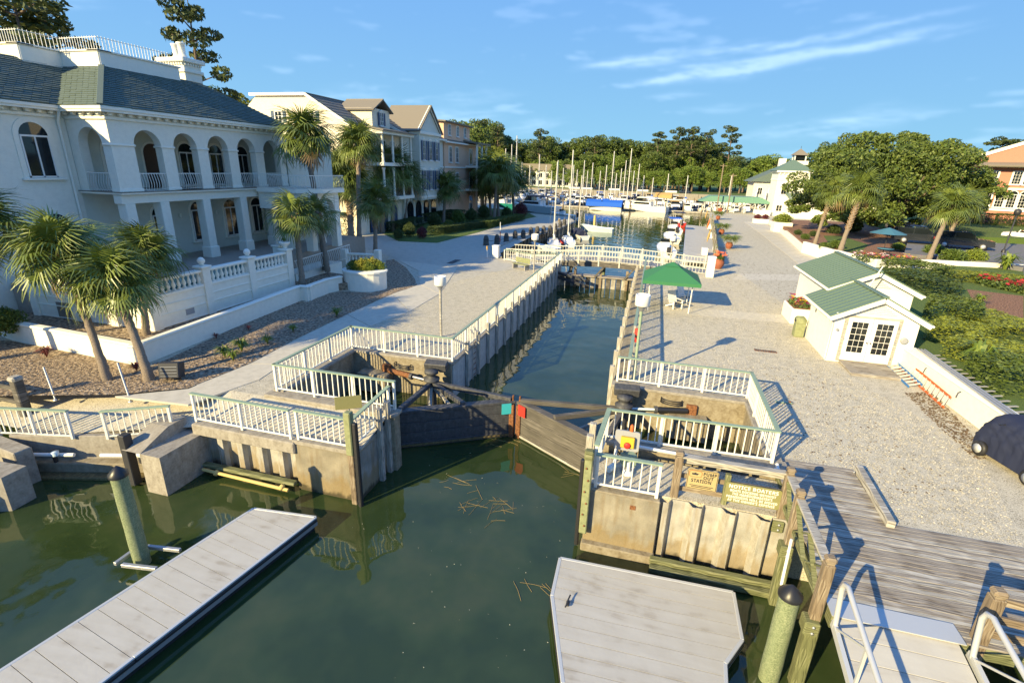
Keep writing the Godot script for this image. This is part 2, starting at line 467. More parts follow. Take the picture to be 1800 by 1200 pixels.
	w.albedo_texture = ramp_tex(mix_img(noise_img(44, 0.005, 4), noise_img(45, 0.02, 3), 0.25), [[0.25, Color(0.024, 0.040, 0.013)], [0.5, Color(0.031, 0.050, 0.017)], [0.8, Color(0.043, 0.059, 0.022)]])
	w.roughness = 0.035
	w.heightmap_enabled = true
	w.heightmap_texture = grey_tex(mix_img(noise_img(41, 0.006, 2), noise_img(42, 0.018, 2), 0.25))
	w.heightmap_scale = 3.2
	w.uv1_triplanar = true
	w.uv1_world_triplanar = true
	w.uv1_scale = Vector3.ONE * 0.11
	M["water_tidal"] = w
	var w2 := w.duplicate()
	w2.resource_name = "water_basin"
	w2.heightmap_scale = 2.6
	w2.roughness = 0.05
	w2.uv1_scale = Vector3.ONE * 0.12
	M["water_basin"] = w2
	M["water_pool"] = plain("water_pool", lin(0.01, 0.22, 0.22), 0.03)
# ---------- the lock ----------
func gp(a: Array, y := 0.0) -> Array:
	# photograph pixels to [x, z] pairs at height y
	var o := []
	for q in a:
		var p := g(q[0], q[1], y)
		o.append([p.x, p.z])
	return o
func railing(label: String, pts: Array, group := "", h := 1.06, step := 0.215, bay := 1.7, end_posts := true, category := "railing") -> Node3D:
	# white pickets between posts under a flat green cap, along base points
	var root := thing("railing", label, category, pts[0], 0.0, group)
	var o: Vector3 = pts[0]
	for i in pts.size() - 1:
		var a: Vector3 = pts[i] - o
		var b: Vector3 = pts[i + 1] - o
		var run := Vector2(b.x - a.x, b.z - a.z).length()
		var n_bay: int = max(1, roundi(run / bay))
		var dir := (b - a) / run
		var turn := atan2(-(b.z - a.z), b.x - a.x)
		for k in n_bay + 1:
			if k == 0 and i > 0: continue
			if not end_posts and (k == 0 or k == n_bay): continue
			var p := a.lerp(b, float(k) / n_bay)
			put("post", bx(Vector3(0.09, h, 0.09), 0.008), M.white_rail, root, p + Vector3(0, h * 0.5, 0), Vector3(0, turn, 0))
		var n := int(run / step)
		for k in range(1, n):
			var t := k * run / n
			var near_post := absf(fposmod(t + run / n_bay * 0.5, run / n_bay) - run / n_bay * 0.5) < 0.07
			if near_post: continue
			put("baluster", bx(Vector3(0.032, h - 0.14, 0.032)), M.white_rail, root, a + dir * t + Vector3(0, 0.13 + (h - 0.14) * 0.5, 0), Vector3(0, turn, 0))
		bar("bottom_rail", a + Vector3(0, 0.12, 0), b + Vector3(0, 0.12, 0), 0.05, 0.05, M.white_rail, root)
		bar("cap_rail", a + Vector3(0, h + 0.02, 0) - dir * 0.06, b + Vector3(0, h + 0.02, 0) + dir * 0.06, 0.15, 0.045, M.green_cap, root, 0.008)
	return root
func capped_pile(label: String, at: Vector3, h: float, r: float, lean := Vector3.ZERO) -> Node3D:
	var t := thing("mooring_pile", label, "pile", at)
	var s := ST()
	var pts := []
	var rad := []
	for k in 13:
		var f := k / 12.0
		pts.append(Vector3(0, -2.0 + (h + 2.0) * f, 0) + lean * f)
		rad.append(r * (1.04 - 0.08 * f + 0.02 * sin(k * 2.1)))
	tube(s, pts, rad, 18)
	put("shaft", fin(s), M.pile_wood, t)
	put("cap", turned([[r * 1.12, h - 0.06], [r * 1.12, h + 0.03], [0.02, h + 0.24], [0.0, h + 0.24]], 20), M.black_plastic, t, lean)
	return t
func fender(parent: Node, x: float, z: float, y0: float, y1: float, w := 0.16, mt = null):
	put("fender_post", bx(Vector3(w, snappedf(y1 - y0, 0.01), w), 0.015), mt if mt else M.grey_wood_up, parent, Vector3(x, (y0 + y1) * 0.5, z))
func sheet_pile_wall(called: String, label: String, a: Vector3, n: int, pitch: float, h: float, dirx: Vector3) -> Node3D:
	# trapezoid sheets side by side, each a panel of its own
	var t := thing(called, label, "sheet piling", a)
	var prof := [[0.0, 0.0], [0.16, 0.0], [0.27, -0.22], [0.78, -0.22], [0.89, 0.0], [1.0, 0.0]]
	for k in n:
		var s := ST()
		var top := h + sin(k * 1.7) * 0.015
		for q in prof.size() - 1:
			var p0 := Vector3(prof[q][0] * pitch, 0, prof[q][1])
			var p1 := Vector3(prof[q + 1][0] * pitch, 0, prof[q + 1][1])
			box(s, (p0 + p1) * 0.5 + Vector3(0, (top - 3.0) * 0.5, 0), Vector3((p1 - p0).length() + 0.004, top + 3.0, 0.014), Basis(Vector3.UP, atan2(-(p1.z - p0.z), p1.x - p0.x)))
		putx("panel", fin(s), M.sheet_steel, t, Transform3D(Basis(dirx, Vector3.UP, dirx.cross(Vector3.UP)), dirx * (pitch * k)))
		put("stained_skin", tide_face(Vector3(0, 0, 0.012), dirx, pitch, -2.5, top - 0.004, W_OUT, Color(0.47, 0.455, 0.415), k + int(a.x) + 40, prof), M.tide_face, t, dirx * (pitch * k))
	return t
func tide_face(o: Vector3, along: Vector3, w: float, y0: float, y1: float, water: float, base: Color, seed_: int, profile := []) -> ArrayMesh:
	# a wall face whose stains of tide, algae and rust runs are dyed into it, patch by patch
	var n := FastNoiseLite.new()
	n.seed = seed_
	n.frequency = 1.0
	n.fractal_octaves = 4
	var nx: int = max(8, int(w / 0.06))
	var ny: int = max(8, int((y1 - y0) / 0.06))
	var out := along.cross(Vector3.UP)
	var pt := func(i: int, j: int) -> Vector3:
		var u := w * i / nx
		var off := 0.0
		if profile.size() > 0:
			for q in profile.size() - 1:
				if u >= profile[q][0] * w - 0.0001 and u <= profile[q + 1][0] * w + 0.0001:
					off = lerpf(profile[q][1], profile[q + 1][1], (u - profile[q][0] * w) / maxf((profile[q + 1][0] - profile[q][0]) * w, 0.0001))
		return o + along * u + out * off + Vector3(0, y0 + (y1 - y0) * j / ny, 0)
	var colour := func(i: int, j: int) -> Color:
		var u := w * i / nx + seed_ * 3.7
		var y := y0 + (y1 - y0) * j / ny
		var up := y - water
		var c := base * (0.86 + 0.34 * n.get_noise_2d(u * 1.1, y * 1.3))
		var run := n.get_noise_2d(u * 4.5, y * 0.35 + 40.0)
		c = c.lerp(Color(base.r * 0.62, base.g * 0.5, base.b * 0.34), clampf(run * 1.5 - 0.12, 0.0, 0.65))
		var edge := 0.85 + 0.5 * n.get_noise_2d(u * 1.6, 9.0) + 0.12 * n.get_noise_2d(u * 9.0, y * 6.0)
		c = c.lerp(Color(0.27, 0.19, 0.075), clampf((edge - up) * 2.4, 0.0, 0.62))
		var weed := 0.22 + 0.16 * n.get_noise_2d(u * 2.6, 19.0) + 0.1 * n.get_noise_2d(u * 12.0, y * 9.0)
		c = c.lerp(Color(0.035, 0.03, 0.014), clampf((weed - up) * 7.0, 0.0, 0.85))
		return c
	var s := ST()
	for i in nx:
		for j in ny:
			s.set_smooth_group(-1)
			for q in [[0, 0], [0, 1], [1, 1], [0, 0], [1, 1], [1, 0]]:
				s.set_color(colour.call(i + q[0], j + q[1]))
				s.add_vertex(pt.call(i + q[0], j + q[1]))
	return fin(s)
func water_and_ground():
	var far := 900.0
	# tidal water before the gates, the lock and the marina behind them
	struct("tidal_water", sheet([[-300, 60], [300, 60], [300, -13.0], [-0.4, -13.0], [-0.4, -15.75], [-4.62, -18.2], [-9.0, -15.6], [-14, -13.0], [-300, -13.0]], W_OUT), M.water_tidal, "dark green tidal water in front of the lock gates")
	struct("marina_water", sheet([[-14, -13.0], [-9.0, -15.6], [-4.62, -18.2], [-0.4, -15.75], [-0.4, -13.0], [6, -13.0], [12, -60], [40, -140], [120, -225], [-220, -225], [-220, -90], [-16, -46], [-14, -30]], W_IN), M.water_basin, "blue still water of the lock chamber and marina")
	# land beside the lock
	struct("gravel_ground", slab_mesh([[-0.75, -19.9], [-0.75, -47.2], [5.0, -47.2], [7.2, -60], [9.9, -90], [11.2, -118], [12.5, -133], [40, -150], [60, -215], [400, -215], [400, -12.92], [4.5, -12.92], [4.5, -19.9]], -3.2, 0.0), M.gravel, "pale shell gravel ground beside the lock and marina")
	struct("gravel_ground", slab_mesh([[-8.2, -19.5], [-8.2, -46.6], [-14.3, -47.3], [-16.6, -53.5], [-16.6, -60], [-15.2, -67], [-13.7, -76], [-13.4, -88], [-17.0, -97], [-26, -101], [-34, -112], [-44, -140], [-400, -150], [-400, -14.2], [-13.1, -14.2], [-13.1, -19.5]], -3.2, 0.0), M.gravel, "pale shell gravel ground between the lock and the big white house")
	var s := ST()
	# sloping apron from the gravel down to the front walls
	var back := [Vector3(-60, 0, -14.2), Vector3(-19, 0, -14.2), Vector3(-15, 0, -14.2), Vector3(-13.05, 0, -14.2), Vector3(-8.3, 0, -14.2)]
	var front := [Vector3(-60, -0.9, -10.2), Vector3(-19.6, -0.9, -10.75), Vector3(-15.2, -0.62, -12.25), Vector3(-13.05, -0.36, -12.5), Vector3(-8.3, -0.36, -12.5)]
	for i in 4:
		quad(s, back[i], back[i + 1], front[i + 1], front[i])
	struct("gravel_apron", fin(s), M.gravel, "gravel apron sloping to the front sea wall")
	struct("gravel_apron", slab_mesh([[-0.95, -12.78], [4.5, -12.78], [4.5, -14.6], [-0.95, -14.6]], -3.2, -0.22), M.gravel, "gravel strip behind the corrugated wall below the two signs")
	# far shore
	struct("far_shore", slab_mesh([[-400, -212], [400, -212], [400, -far], [-400, -far]], -3.0, 0.6), M.lawn, "distant green shore behind the marina")
func lock_walls():
	var t := thing("lock_wall", "long pale concrete lock wall with upright timber fenders, below the picket railing of the lamp side", "lock wall", Vector3(-8.1, 0, -19.5))
	var n := 17
	var z1 := -46.6
	for k in n:
		var za := -19.5 + (z1 + 19.5) * k / n
		var zb := -19.5 + (z1 + 19.5) * (k + 1) / n
		put("panel", bx(Vector3(0.3, 3.4, snappedf(za - zb - 0.02, 0.01)), 0.015), M.wall_panel, t, Vector3(0.0, -1.75, (za + zb) * 0.5 + 19.5))
		if k > 0: fender(t, 0.235, za + 19.5, -2.0, 0.62)
	put("coping", bx(Vector3(0.55, 0.16, 27.1), 0.02), M.concrete, t, Vector3(-0.1, 0.03, -13.55))
	for zz in [-2.6, -17.4]:
		var lad := thing("wall_ladder", "steel ladder on the lock wall with curved grab rails, " + ("close to the gate recess" if zz > -5 else "far down the chamber"), "ladder", Vector3(-7.86, 0, -19.5 + zz))
		for q in [-0.22, 0.22]:
			put("rail", pipe([Vector3(0, -2.2, q), Vector3(0, 0.75, q), Vector3(-0.12, 0.95, q), Vector3(-0.38, 0.95, q), Vector3(-0.5, 0.75, q), Vector3(-0.5, 0.1, q)], 0.024, 6), M.galvanised, lad)
		for r in 9: put("rung", rod(Vector3(0, -2.0 + r * 0.28, -0.22), Vector3(0, -2.0 + r * 0.28, 0.22), 0.016, 6), M.rust, lad)
	t = thing("lock_wall", "lock wall topped by a row of tall grey timber fenders beside the red ring post", "lock wall", Vector3(-0.85, 0, -19.9))
	for k in 14:
		put("panel", bx(Vector3(0.24, 3.4, 1.93), 0.015), M.wall_panel, t, Vector3(0.05, -1.72, -0.98 - k * 1.95))
		fender(t, -0.16, -0.15 - k * 1.95, -2.0, 0.72, 0.19)
	put("coping", bx(Vector3(0.5, 0.14, 27.3), 0.02), M.stained_concrete, t, Vector3(0.2, 0.03, -13.65))
	# recesses of the gates
	for q in [[-13.05, -8.3, "lock wall lamp"], [-0.6, 4.35, "sign fence"]]:
		var lft: bool = q[0] < -5
		var r := thing("gate_recess", "deep concrete recess holding the gate machinery, " + ("on the house side of the lock" if lft else "on the shed side of the lock"), "concrete pit", Vector3(q[0], 0, -17))
		var w: float = q[1] - q[0]
		put("back_wall", bx(Vector3(w + 0.6, 3.2, 0.35), 0.02), M.stained_concrete, r, Vector3(w * 0.5, -1.52, -2.55))
		put("front_wall", bx(Vector3(w + (0.6 if not lft else 0.5), 3.1 if lft else 3.2, 0.4), 0.02), M.stained_concrete, r, Vector3(w * 0.5, -1.55 if lft else -1.52, 2.55 if lft else 2.05))
		var sx := -0.02 if lft else w + 0.02
		put("side_wall", bx(Vector3(0.34, 3.2, 5.0 if lft else 4.5), 0.02), M.stained_concrete, r, Vector3(sx, -1.53, 0.0 if lft else -0.2))
		put("rim", bx(Vector3(w + 0.7, 0.12, 0.5), 0.02), M.concrete, r, Vector3(w * 0.5, 0.1, -2.6))
		put("rim", bx(Vector3(0.5, 0.12, 4.9 if lft else 4.3), 0.02), M.concrete, r, Vector3(sx, 0.1, 0.05 if lft else -0.3))
		put("rim", bx(Vector3(w + 0.7, 0.12, 0.55), 0.02), M.concrete, r, Vector3(w * 0.5, 0.1 if not lft else 0.06, 2.6 if lft else 2.1))
		# ledge with the cylinder bracket
		put("ledge", bx(Vector3(1.5, 0.9, 0.7), 0.04), M.stained_concrete, r, Vector3(w * 0.55 if not lft else w * 0.3, -1.1, -2.05))
func gate_leaf(label: String, hinge: Vector3, heel: Vector3, tip: Vector3, light: bool, pad: Material):
	var t := thing("lock_gate", label, "lock gate", heel)
	var a := Vector3.ZERO
	var b := tip - heel
	var dir := b.normalized()
	var nrm := Vector3(-dir.z, 0, dir.x)
	if nrm.z < 0: nrm = -nrm
	var top := -0.78
	var skin: Material = M.gate_wood if light else M.gate_steel
	var planks := 5
	for k in planks:
		var y := top - 0.14 - k * 0.42
		bar("plank", a + Vector3(0, y, 0), b + Vector3(0, y, 0), 0.12, 0.405, skin, t, 0.012).transform = Transform3D(Basis(nrm, dir, Vector3.UP), (a + b) * 0.5 + Vector3(0, y, 0))
	putx("top_beam", bx(Vector3(0.34, snappedf(b.length(), 0.01), 0.12), 0.015), skin, t, Transform3D(Basis(nrm, dir, Vector3.UP), (a + b) * 0.5 + Vector3(0, top + 0.13, 0) - nrm * 0.08))
	putx("rubbing_strip", bx(Vector3(0.05, snappedf(b.length() * 0.96, 0.01), 0.08), 0.01), M.algae if not light else M.grey_wood, t, Transform3D(Basis(nrm, dir, Vector3.UP), (a + b) * 0.5 + Vector3(0, -2.1, 0) + nrm * 0.09))
	# arms to the pivot
	var h := hinge - heel
	var hy := Vector3(h.x, top + 0.26, h.z)
	for e in [a.lerp(b, 0.02), b - dir * 0.15, a.lerp(b, 0.55)]:
		bar("arm", hy, e + Vector3(0, top + 0.22, 0), 0.2, 0.2, M.gate_steel if not light else M.gate_wood, t, 0.02)
	for e in [a.lerp(b, 0.25), a.lerp(b, 0.6)]:
		bar("strut", hy - Vector3(0, 0.1, 0), e + Vector3(0, -1.7, 0) - nrm * 0.1, 0.13, 0.13, M.grey_wood, t, 0.01)
	put("pivot_post", rod(Vector3(h.x, -2.6, h.z), Vector3(h.x, top + 0.4, h.z), 0.2, 14), M.gate_steel, t)
	put("pivot_cap", turned([[0.34, 0.0], [0.36, 0.1], [0.2, 0.14], [0.16, 0.3], [0.3, 0.33], [0.3, 0.46], [0.0, 0.5]], 16), M.gate_steel, t, Vector3(h.x, top + 0.38, h.z))
	put("anchor_plate", bx(Vector3(1.0, 0.34, 0.42), 0.03), M.gate_steel, t, Vector3(h.x + 0.05, top + 0.92, h.z - 0.42), Vector3(0.25, 0.1, 0))
	# meeting posts with the painted marks
	put("meeting_post", bx(Vector3(0.2, 1.75, 0.26), 0.02), M.rust, t, b + Vector3(0, -1.6, 0.06) - dir * 0.1)
	putx("painted_mark", bx(Vector3(0.4, 0.46, 0.03)), pad, t, Transform3D(Basis(dir if dir.x > 0 else -dir, Vector3.UP, nrm), b - dir * 0.4 + nrm * 0.15 + Vector3(0, top - 0.1, 0)))
	put("bolt", rod(b - dir * 0.1 + Vector3(0, top + 0.1, 0), b - dir * 0.1 + Vector3(0.02, top + 0.42, 0), 0.04), M.rust, t)
func gates():
	gate_leaf("dark lock gate leaf with a cyan painted mark at its meeting end", Vector3(-8.55, 0, -18.5), Vector3(-8.75, 0, -15.7), Vector3(-4.68, 0, -18.15), false, M.cyan_paint)
	gate_leaf("weathered brown lock gate leaf with a red painted mark at its meeting end", Vector3(-0.35, 0, -18.6), Vector3(-0.75, 0, -15.75), Vector3(-4.56, 0, -18.15), true, M.red_paint)
	for q in [[Vector3(-11.0, -0.55, -19.2), Vector3(-8.6, -0.6, -18.75), "rusty hydraulic ram on the gate recess of the house side", 0], [Vector3(2.1, -0.5, -19.25), Vector3(-0.2, -0.55, -18.8), "black hydraulic ram with a blue rod on the gate recess of the shed side", 1]]:
		var a: Vector3 = q[0]
		var b: Vector3 = q[1] - q[0]
		var t := thing("hydraulic_ram", q[2], "hydraulic ram", a)
		put("bracket", bx(Vector3(0.4, 0.5, 0.24), 0.02), M.rust, t, Vector3(-0.15 * signf(b.x), 0, -0.1))
		put("cylinder", rod(Vector3.ZERO, b * 0.52, 0.12, 14), M.rust if q[3] == 0 else M.black_plastic, t)
		put("gland", rod(b * 0.5, b * 0.55, 0.15, 14), M.gate_steel, t)
		put("rod", rod(b * 0.52, b, 0.055, 10), M.galvanised if q[3] == 0 else M.gelcoat_pale, t)
		var hose := []
		for k in 30: hose.append(b * 0.28 + Vector3(cos(k * 0.62) * 0.42, 0.2 + k * 0.008, sin(k * 0.62) * 0.2 - 0.2))
		put("hose", pipe(hose, 0.022, 6), M.rubber, t)
func front_walls():
	# house side
	var t := thing("pier_block", "stained concrete pier block with a timber corner post below the picket railing", "pier", Vector3(-8.35, 0, -12.25))
	put("block", bx(Vector3(2.35, 2.9, 2.2), 0.03), M.stained_concrete, t, Vector3(-1.18, -1.86, -1.1))
	put("cap", bx(Vector3(2.4, 0.14, 2.3), 0.02), M.concrete, t, Vector3(-1.2, -0.38, -1.12))
	put("front_face", tide_face(Vector3(-2.34, 0, 0.006), Vector3.RIGHT, 2.32, -2.5, -0.47, W_OUT, Color(0.31, 0.275, 0.205), 5), M.tide_face, t)
	put("side_face", tide_face(Vector3(0.003, 0, 0.0), Vector3.FORWARD, 2.2, -2.5, -0.47, W_OUT, Color(0.34, 0.33, 0.30), 6), M.tide_face, t)
	put("corner_post", bx(Vector3(0.24, 1.5, 0.24), 0.03), M.green_timber, t, Vector3(-0.08, 0.42, 0.14))
	put("corner_board", bx(Vector3(0.2, 2.1, 0.16), 0.02), M.post_wood_up, t, Vector3(-0.1, -1.35, 0.1))
	put("rubber_strip", bx(Vector3(0.14, 3.1, 0.16), 0.03), M.rubber, t, Vector3(0.14, -0.72, 0.16))
	for q in [[0.08, -1.35], [0.08, -1.9]]:
		put("fender_post", bx(Vector3(0.18, 2.9, 0.18), 0.015), M.grey_wood_up, t, Vector3(q[0], -0.85, q[1]))
	sheet_pile_wall("sheet_piling", "silver corrugated sheet piling under the long white railing on the house side", Vector3(-14.75, 0, -12.36), 5, 0.83, -0.62, Vector3.RIGHT)
	var c := thing("sea_wall_cap", "concrete cap beam along the top of the corrugated piling on the house side", "cap beam", Vector3(-12.7, -0.36, -12.5))
	put("beam", bx(Vector3(4.2, 0.42, 0.72), 0.04), M.concrete, c, Vector3(-0.02, -0.22, 0))
	put("waling", bx(Vector3(4.0, 0.14, 0.2), 0.02), M.green_wood, c, Vector3(0, -1.55, 0.38))
	put("floating_pipe", rod(Vector3(-1.7, -1.62, 0.58), Vector3(1.85, -1.7, 0.6), 0.06), M.rope, c)
	for q in [-1.1, 1.6]: put("rope_knot", turned([[0.0, -0.09], [0.1, -0.05], [0.11, 0.04], [0.0, 0.1]], 8), M.rope, c, Vector3(q, -1.64, 0.59), Vector3(0, 0, 1.4))
	# wing walls at the corner of the water
	var wv := thing("buttress", "angled concrete buttress standing in the dark water between two railings", "buttress", Vector3(-14.9, 0, -11.2))
	put("block", slab_mesh([[-0.42, 0.62], [0.4, 0.62], [0.4, -1.2], [-0.42, -1.2]], -3.0, -0.75), M.concrete, wv)
	put("sloped_top", plate([[-0.62, -0.75], [1.2, -0.75], [1.2, -0.3], [0.5, -0.32]], 0.78), M.concrete, wv, Vector3(-0.4, 0.0, 0.0), Vector3(0, PI / 2, 0))
	var rw := thing("sea_wall", "stepped concrete sea wall with white pipes behind the round green mooring pile", "sea wall", Vector3(-17.4, 0, -11.5))
	var wdir := Vector3(4.3, 0, -1.35).normalized()
	var rot := Vector3(0, atan2(-wdir.z, wdir.x), 0)
	put("upper_wall", bx(Vector3(6.2, 1.0, 0.5), 0.03), M.concrete, rw, Vector3(-0.5, -1.36, 0.1), rot)
	put("ledge", bx(Vector3(6.2, 0.7, 0.9), 0.03), M.stained_concrete, rw, Vector3(-0.5, -2.1, 0.25), rot)
	put("lower_ledge", bx(Vector3(6.0, 0.5, 0.7), 0.03), M.algae, rw, Vector3(-0.3, -2.35, 0.65), rot)
	for q in [[-1.9, 0.8], [1.0, 1.2]]:
		var pp := put("white_pipe", rod(Vector3(-q[1], 0, 0), Vector3(q[1], 0, 0), 0.07), M.white_paint, rw, wdir * q[0] + Vector3(0, -1.42, 0.55), rot)
		put("end_cap", turned([[0.11, -0.07], [0.11, 0.07], [0.0, 0.08]], 10), M.gelcoat_pale, rw, pp.position + Vector3(0.3, 0.12, 0.02))
		put("bracket", bx(Vector3(0.08, 1.1, 0.1)), M.dark_paint, rw, pp.position + Vector3(0.05, -0.4, -0.08))
	put("dark_post", bx(Vector3(0.28, 1.9, 0.28), 0.02), M.dark_paint, rw, Vector3(1.35, -1.2, 0.75))
	var bb := thing("concrete_block", "low concrete block rising from the water beside the floating dock", "block", Vector3(-18.9, 0, -8.9))
	put("block", slab_mesh([[-1.6, 1.2], [0.55, 0.35], [0.5, -0.35], [-1.6, -0.2]], -3.0, -1.0), M.concrete, bb)
	put("ledge", slab_mesh([[-1.5, 1.5], [0.1, 0.95], [0.2, 0.62], [-1.5, 1.0]], -3.0, -1.5), M.stained_concrete, bb)
	var lw := thing("sea_wall", "dark concrete sea wall in shade behind the low block in the water", "sea wall", Vector3(-22, 0, -9.6))
	put("wall", bx(Vector3(4.2, 2.4, 0.5), 0.03), M.concrete, lw, Vector3(0.6, -2.1, -0.4), Vector3(0, -0.12, 0))
	# shed side
	t = thing("pier_block", "stained concrete pier block with a green timber corner below the short railing", "pier", Vector3(-1.0, 0, -12.45))
	put("block", bx(Vector3(2.05, 2.75, 2.2), 0.03), M.stained_concrete, t, Vector3(1.02, -1.6, -1.1))
	put("front_face", tide_face(Vector3(0.02, 0, 0.006), Vector3.RIGHT, 2.0, -1.96, -0.26, W_OUT, Color(0.33, 0.30, 0.235), 7), M.tide_face, t)
	put("footing", bx(Vector3(2.1, 0.5, 0.3), 0.03), M.stained_concrete, t, Vector3(1.02, -2.2, 0.06))
	put("drain_hole", bx(Vector3(0.16, 0.13, 0.02)), M.rust, t, Vector3(1.32, -0.55, 0.012))
	put("corner_post", bx(Vector3(0.22, 2.5, 0.2), 0.025), M.green_timber, t, Vector3(0.0, -0.35, 0.14))
	put("corner_knob", bx(Vector3(0.26, 0.3, 0.24), 0.04), M.green_wood, t, Vector3(0.0, 0.98, 0.14))
	for k in 6: put("bolt", turned([[0.03, 0.0], [0.03, 0.02], [0.0, 0.025]], 8), M.rust, t, Vector3(-0.04 + 0.07 * (k % 2), 0.6 - k * 0.38, 0.245), Vector3(PI / 2, 0, 0))
	put("rubber_strip", bx(Vector3(0.12, 2.9, 0.16), 0.03), M.rubber, t, Vector3(-0.17, -0.7, 0.06))
	for q in [-1.2, -2.0]:
		put("fender_post", bx(Vector3(0.2, 2.9, 0.2), 0.015), M.grey_wood_up, t, Vector3(-0.14, -0.6, q))
	sheet_pile_wall("sheet_piling", "silver corrugated sheet piling with brown tide stains below the notice boards", Vector3(1.12, 0, -12.5), 4, 0.86, -0.22, Vector3.RIGHT)
	var wl := thing("timber_waling", "pair of long weathered timbers at the waterline under the notice boards", "timber", Vector3(2.8, -2.05, -12.2))
	for q in [0.0, 0.22]: put("beam", bx(Vector3(3.7, 0.17, 0.19), 0.02), M.green_wood, wl, Vector3(0, 0.08 - q * 0.5, q))
func railings():
	var y := 0.16
	railing("white picket railing round the gate recess on the house side of the lock", [Vector3(-8.15, y, -14.5), Vector3(-13.05, y, -14.45), Vector3(-13.05, y, -19.55), Vector3(-8.0, y, -19.55), Vector3(-8.0, 0.1, -33), Vector3(-8.0, 0.1, -46.4)])
	railing("long white picket railing above the corrugated piling on the house side", [Vector3(-14.75, -0.36, -12.35), Vector3(-10.85, -0.36, -12.35)])
	railing("short white picket railing on the pier block, turning to follow the lock", [Vector3(-10.55, -0.32, -12.35), Vector3(-8.5, -0.32, -12.35), Vector3(-8.3, 0.0, -14.35)])
	railing("white picket railing panel beside the buttress", [Vector3(-17.5, -0.95, -11.2), Vector3(-15.5, -0.8, -12.0)])
	railing("white picket railing panel with its end in shade next to the old timber handrail", [Vector3(-21.3, -1.0, -10.3), Vector3(-18.65, -0.95, -10.85)])
	railing("white picket railing round the gate recess on the shed side of the lock", [Vector3(-0.85, 0.0, -12.75), Vector3(-0.72, 0.1, -14.9), Vector3(4.25, y, -14.95), Vector3(4.25, y, -19.75), Vector3(-0.75, y, -19.75)])
	railing("short white picket railing on the pier block before the pump pedestal", [Vector3(-0.78, -0.22, -12.62), Vector3(0.92, -0.22, -12.62)])
	railing("white picket railing along the lock edge between the shed side gate and the green canopy", [Vector3(-0.35, 0.05, -20.2), Vector3(-0.35, 0.05, -46.5)], "", 1.06, 0.24)
# ---------- the shed side ----------
func at_depth(px: float, py: float, d: float) -> Vector3:
	return CAM + ray(px, py) * d
func depth_of(p: Vector3) -> float:
	return (p - CAM).dot(-cam_basis.z)
func letters(parent: Node, text: String, h: float, at: Vector3, mt: Material, wide := 0.0, bold := true, turn := 0.0):
	var f := SystemFont.new()
	f.font_names = PackedStringArray(["Droid Sans"])
	f.font_weight = 700 if bold else 400
	var m := TextMesh.new()
	m.font = f
	m.text = text
	m.font_size = 64
	m.pixel_size = h / 46.0
	m.depth = 0.004
	m.curve_step = 4.0
	var o := put("lettering", m, mt, parent, at, Vector3(0, turn, 0))
	if wide > 0.0:
		var w := m.get_aabb().size.x
		if w > 0.0: o.scale.x = wide / w
func rounded(w: float, h: float, r: float) -> Array:
	var a := []
	for c in [[1, 1, 0.0], [-1, 1, 90.0], [-1, -1, 180.0], [1, -1, 270.0]]:
		for k in 5:
			var t := deg_to_rad(c[2] + k * 22.5)
			a.append([c[0] * (w * 0.5 - r) + cos(t) * r, c[1] * (h * 0.5 - r) + sin(t) * r])
	return a
func timber_post(parent: Node, x: float, z: float, y0: float, y1: float, w := 0.2, mt = null):
	put("post", bx(Vector3(w, snappedf(y1 - y0 - 0.16, 0.01), w), 0.015), mt if mt else M.post_wood_up, parent, Vector3(x, (y0 + y1 - 0.16) * 0.5, z))
	put("post_neck", bx(Vector3(w - 0.06, 0.05, w - 0.06)), M.post_wood, parent, Vector3(x, y1 - 0.14, z))
	put("post_head", bx(Vector3(w + 0.01, 0.13, w + 0.01), 0.04), M.post_wood, parent, Vector3(x, y1 - 0.055, z))
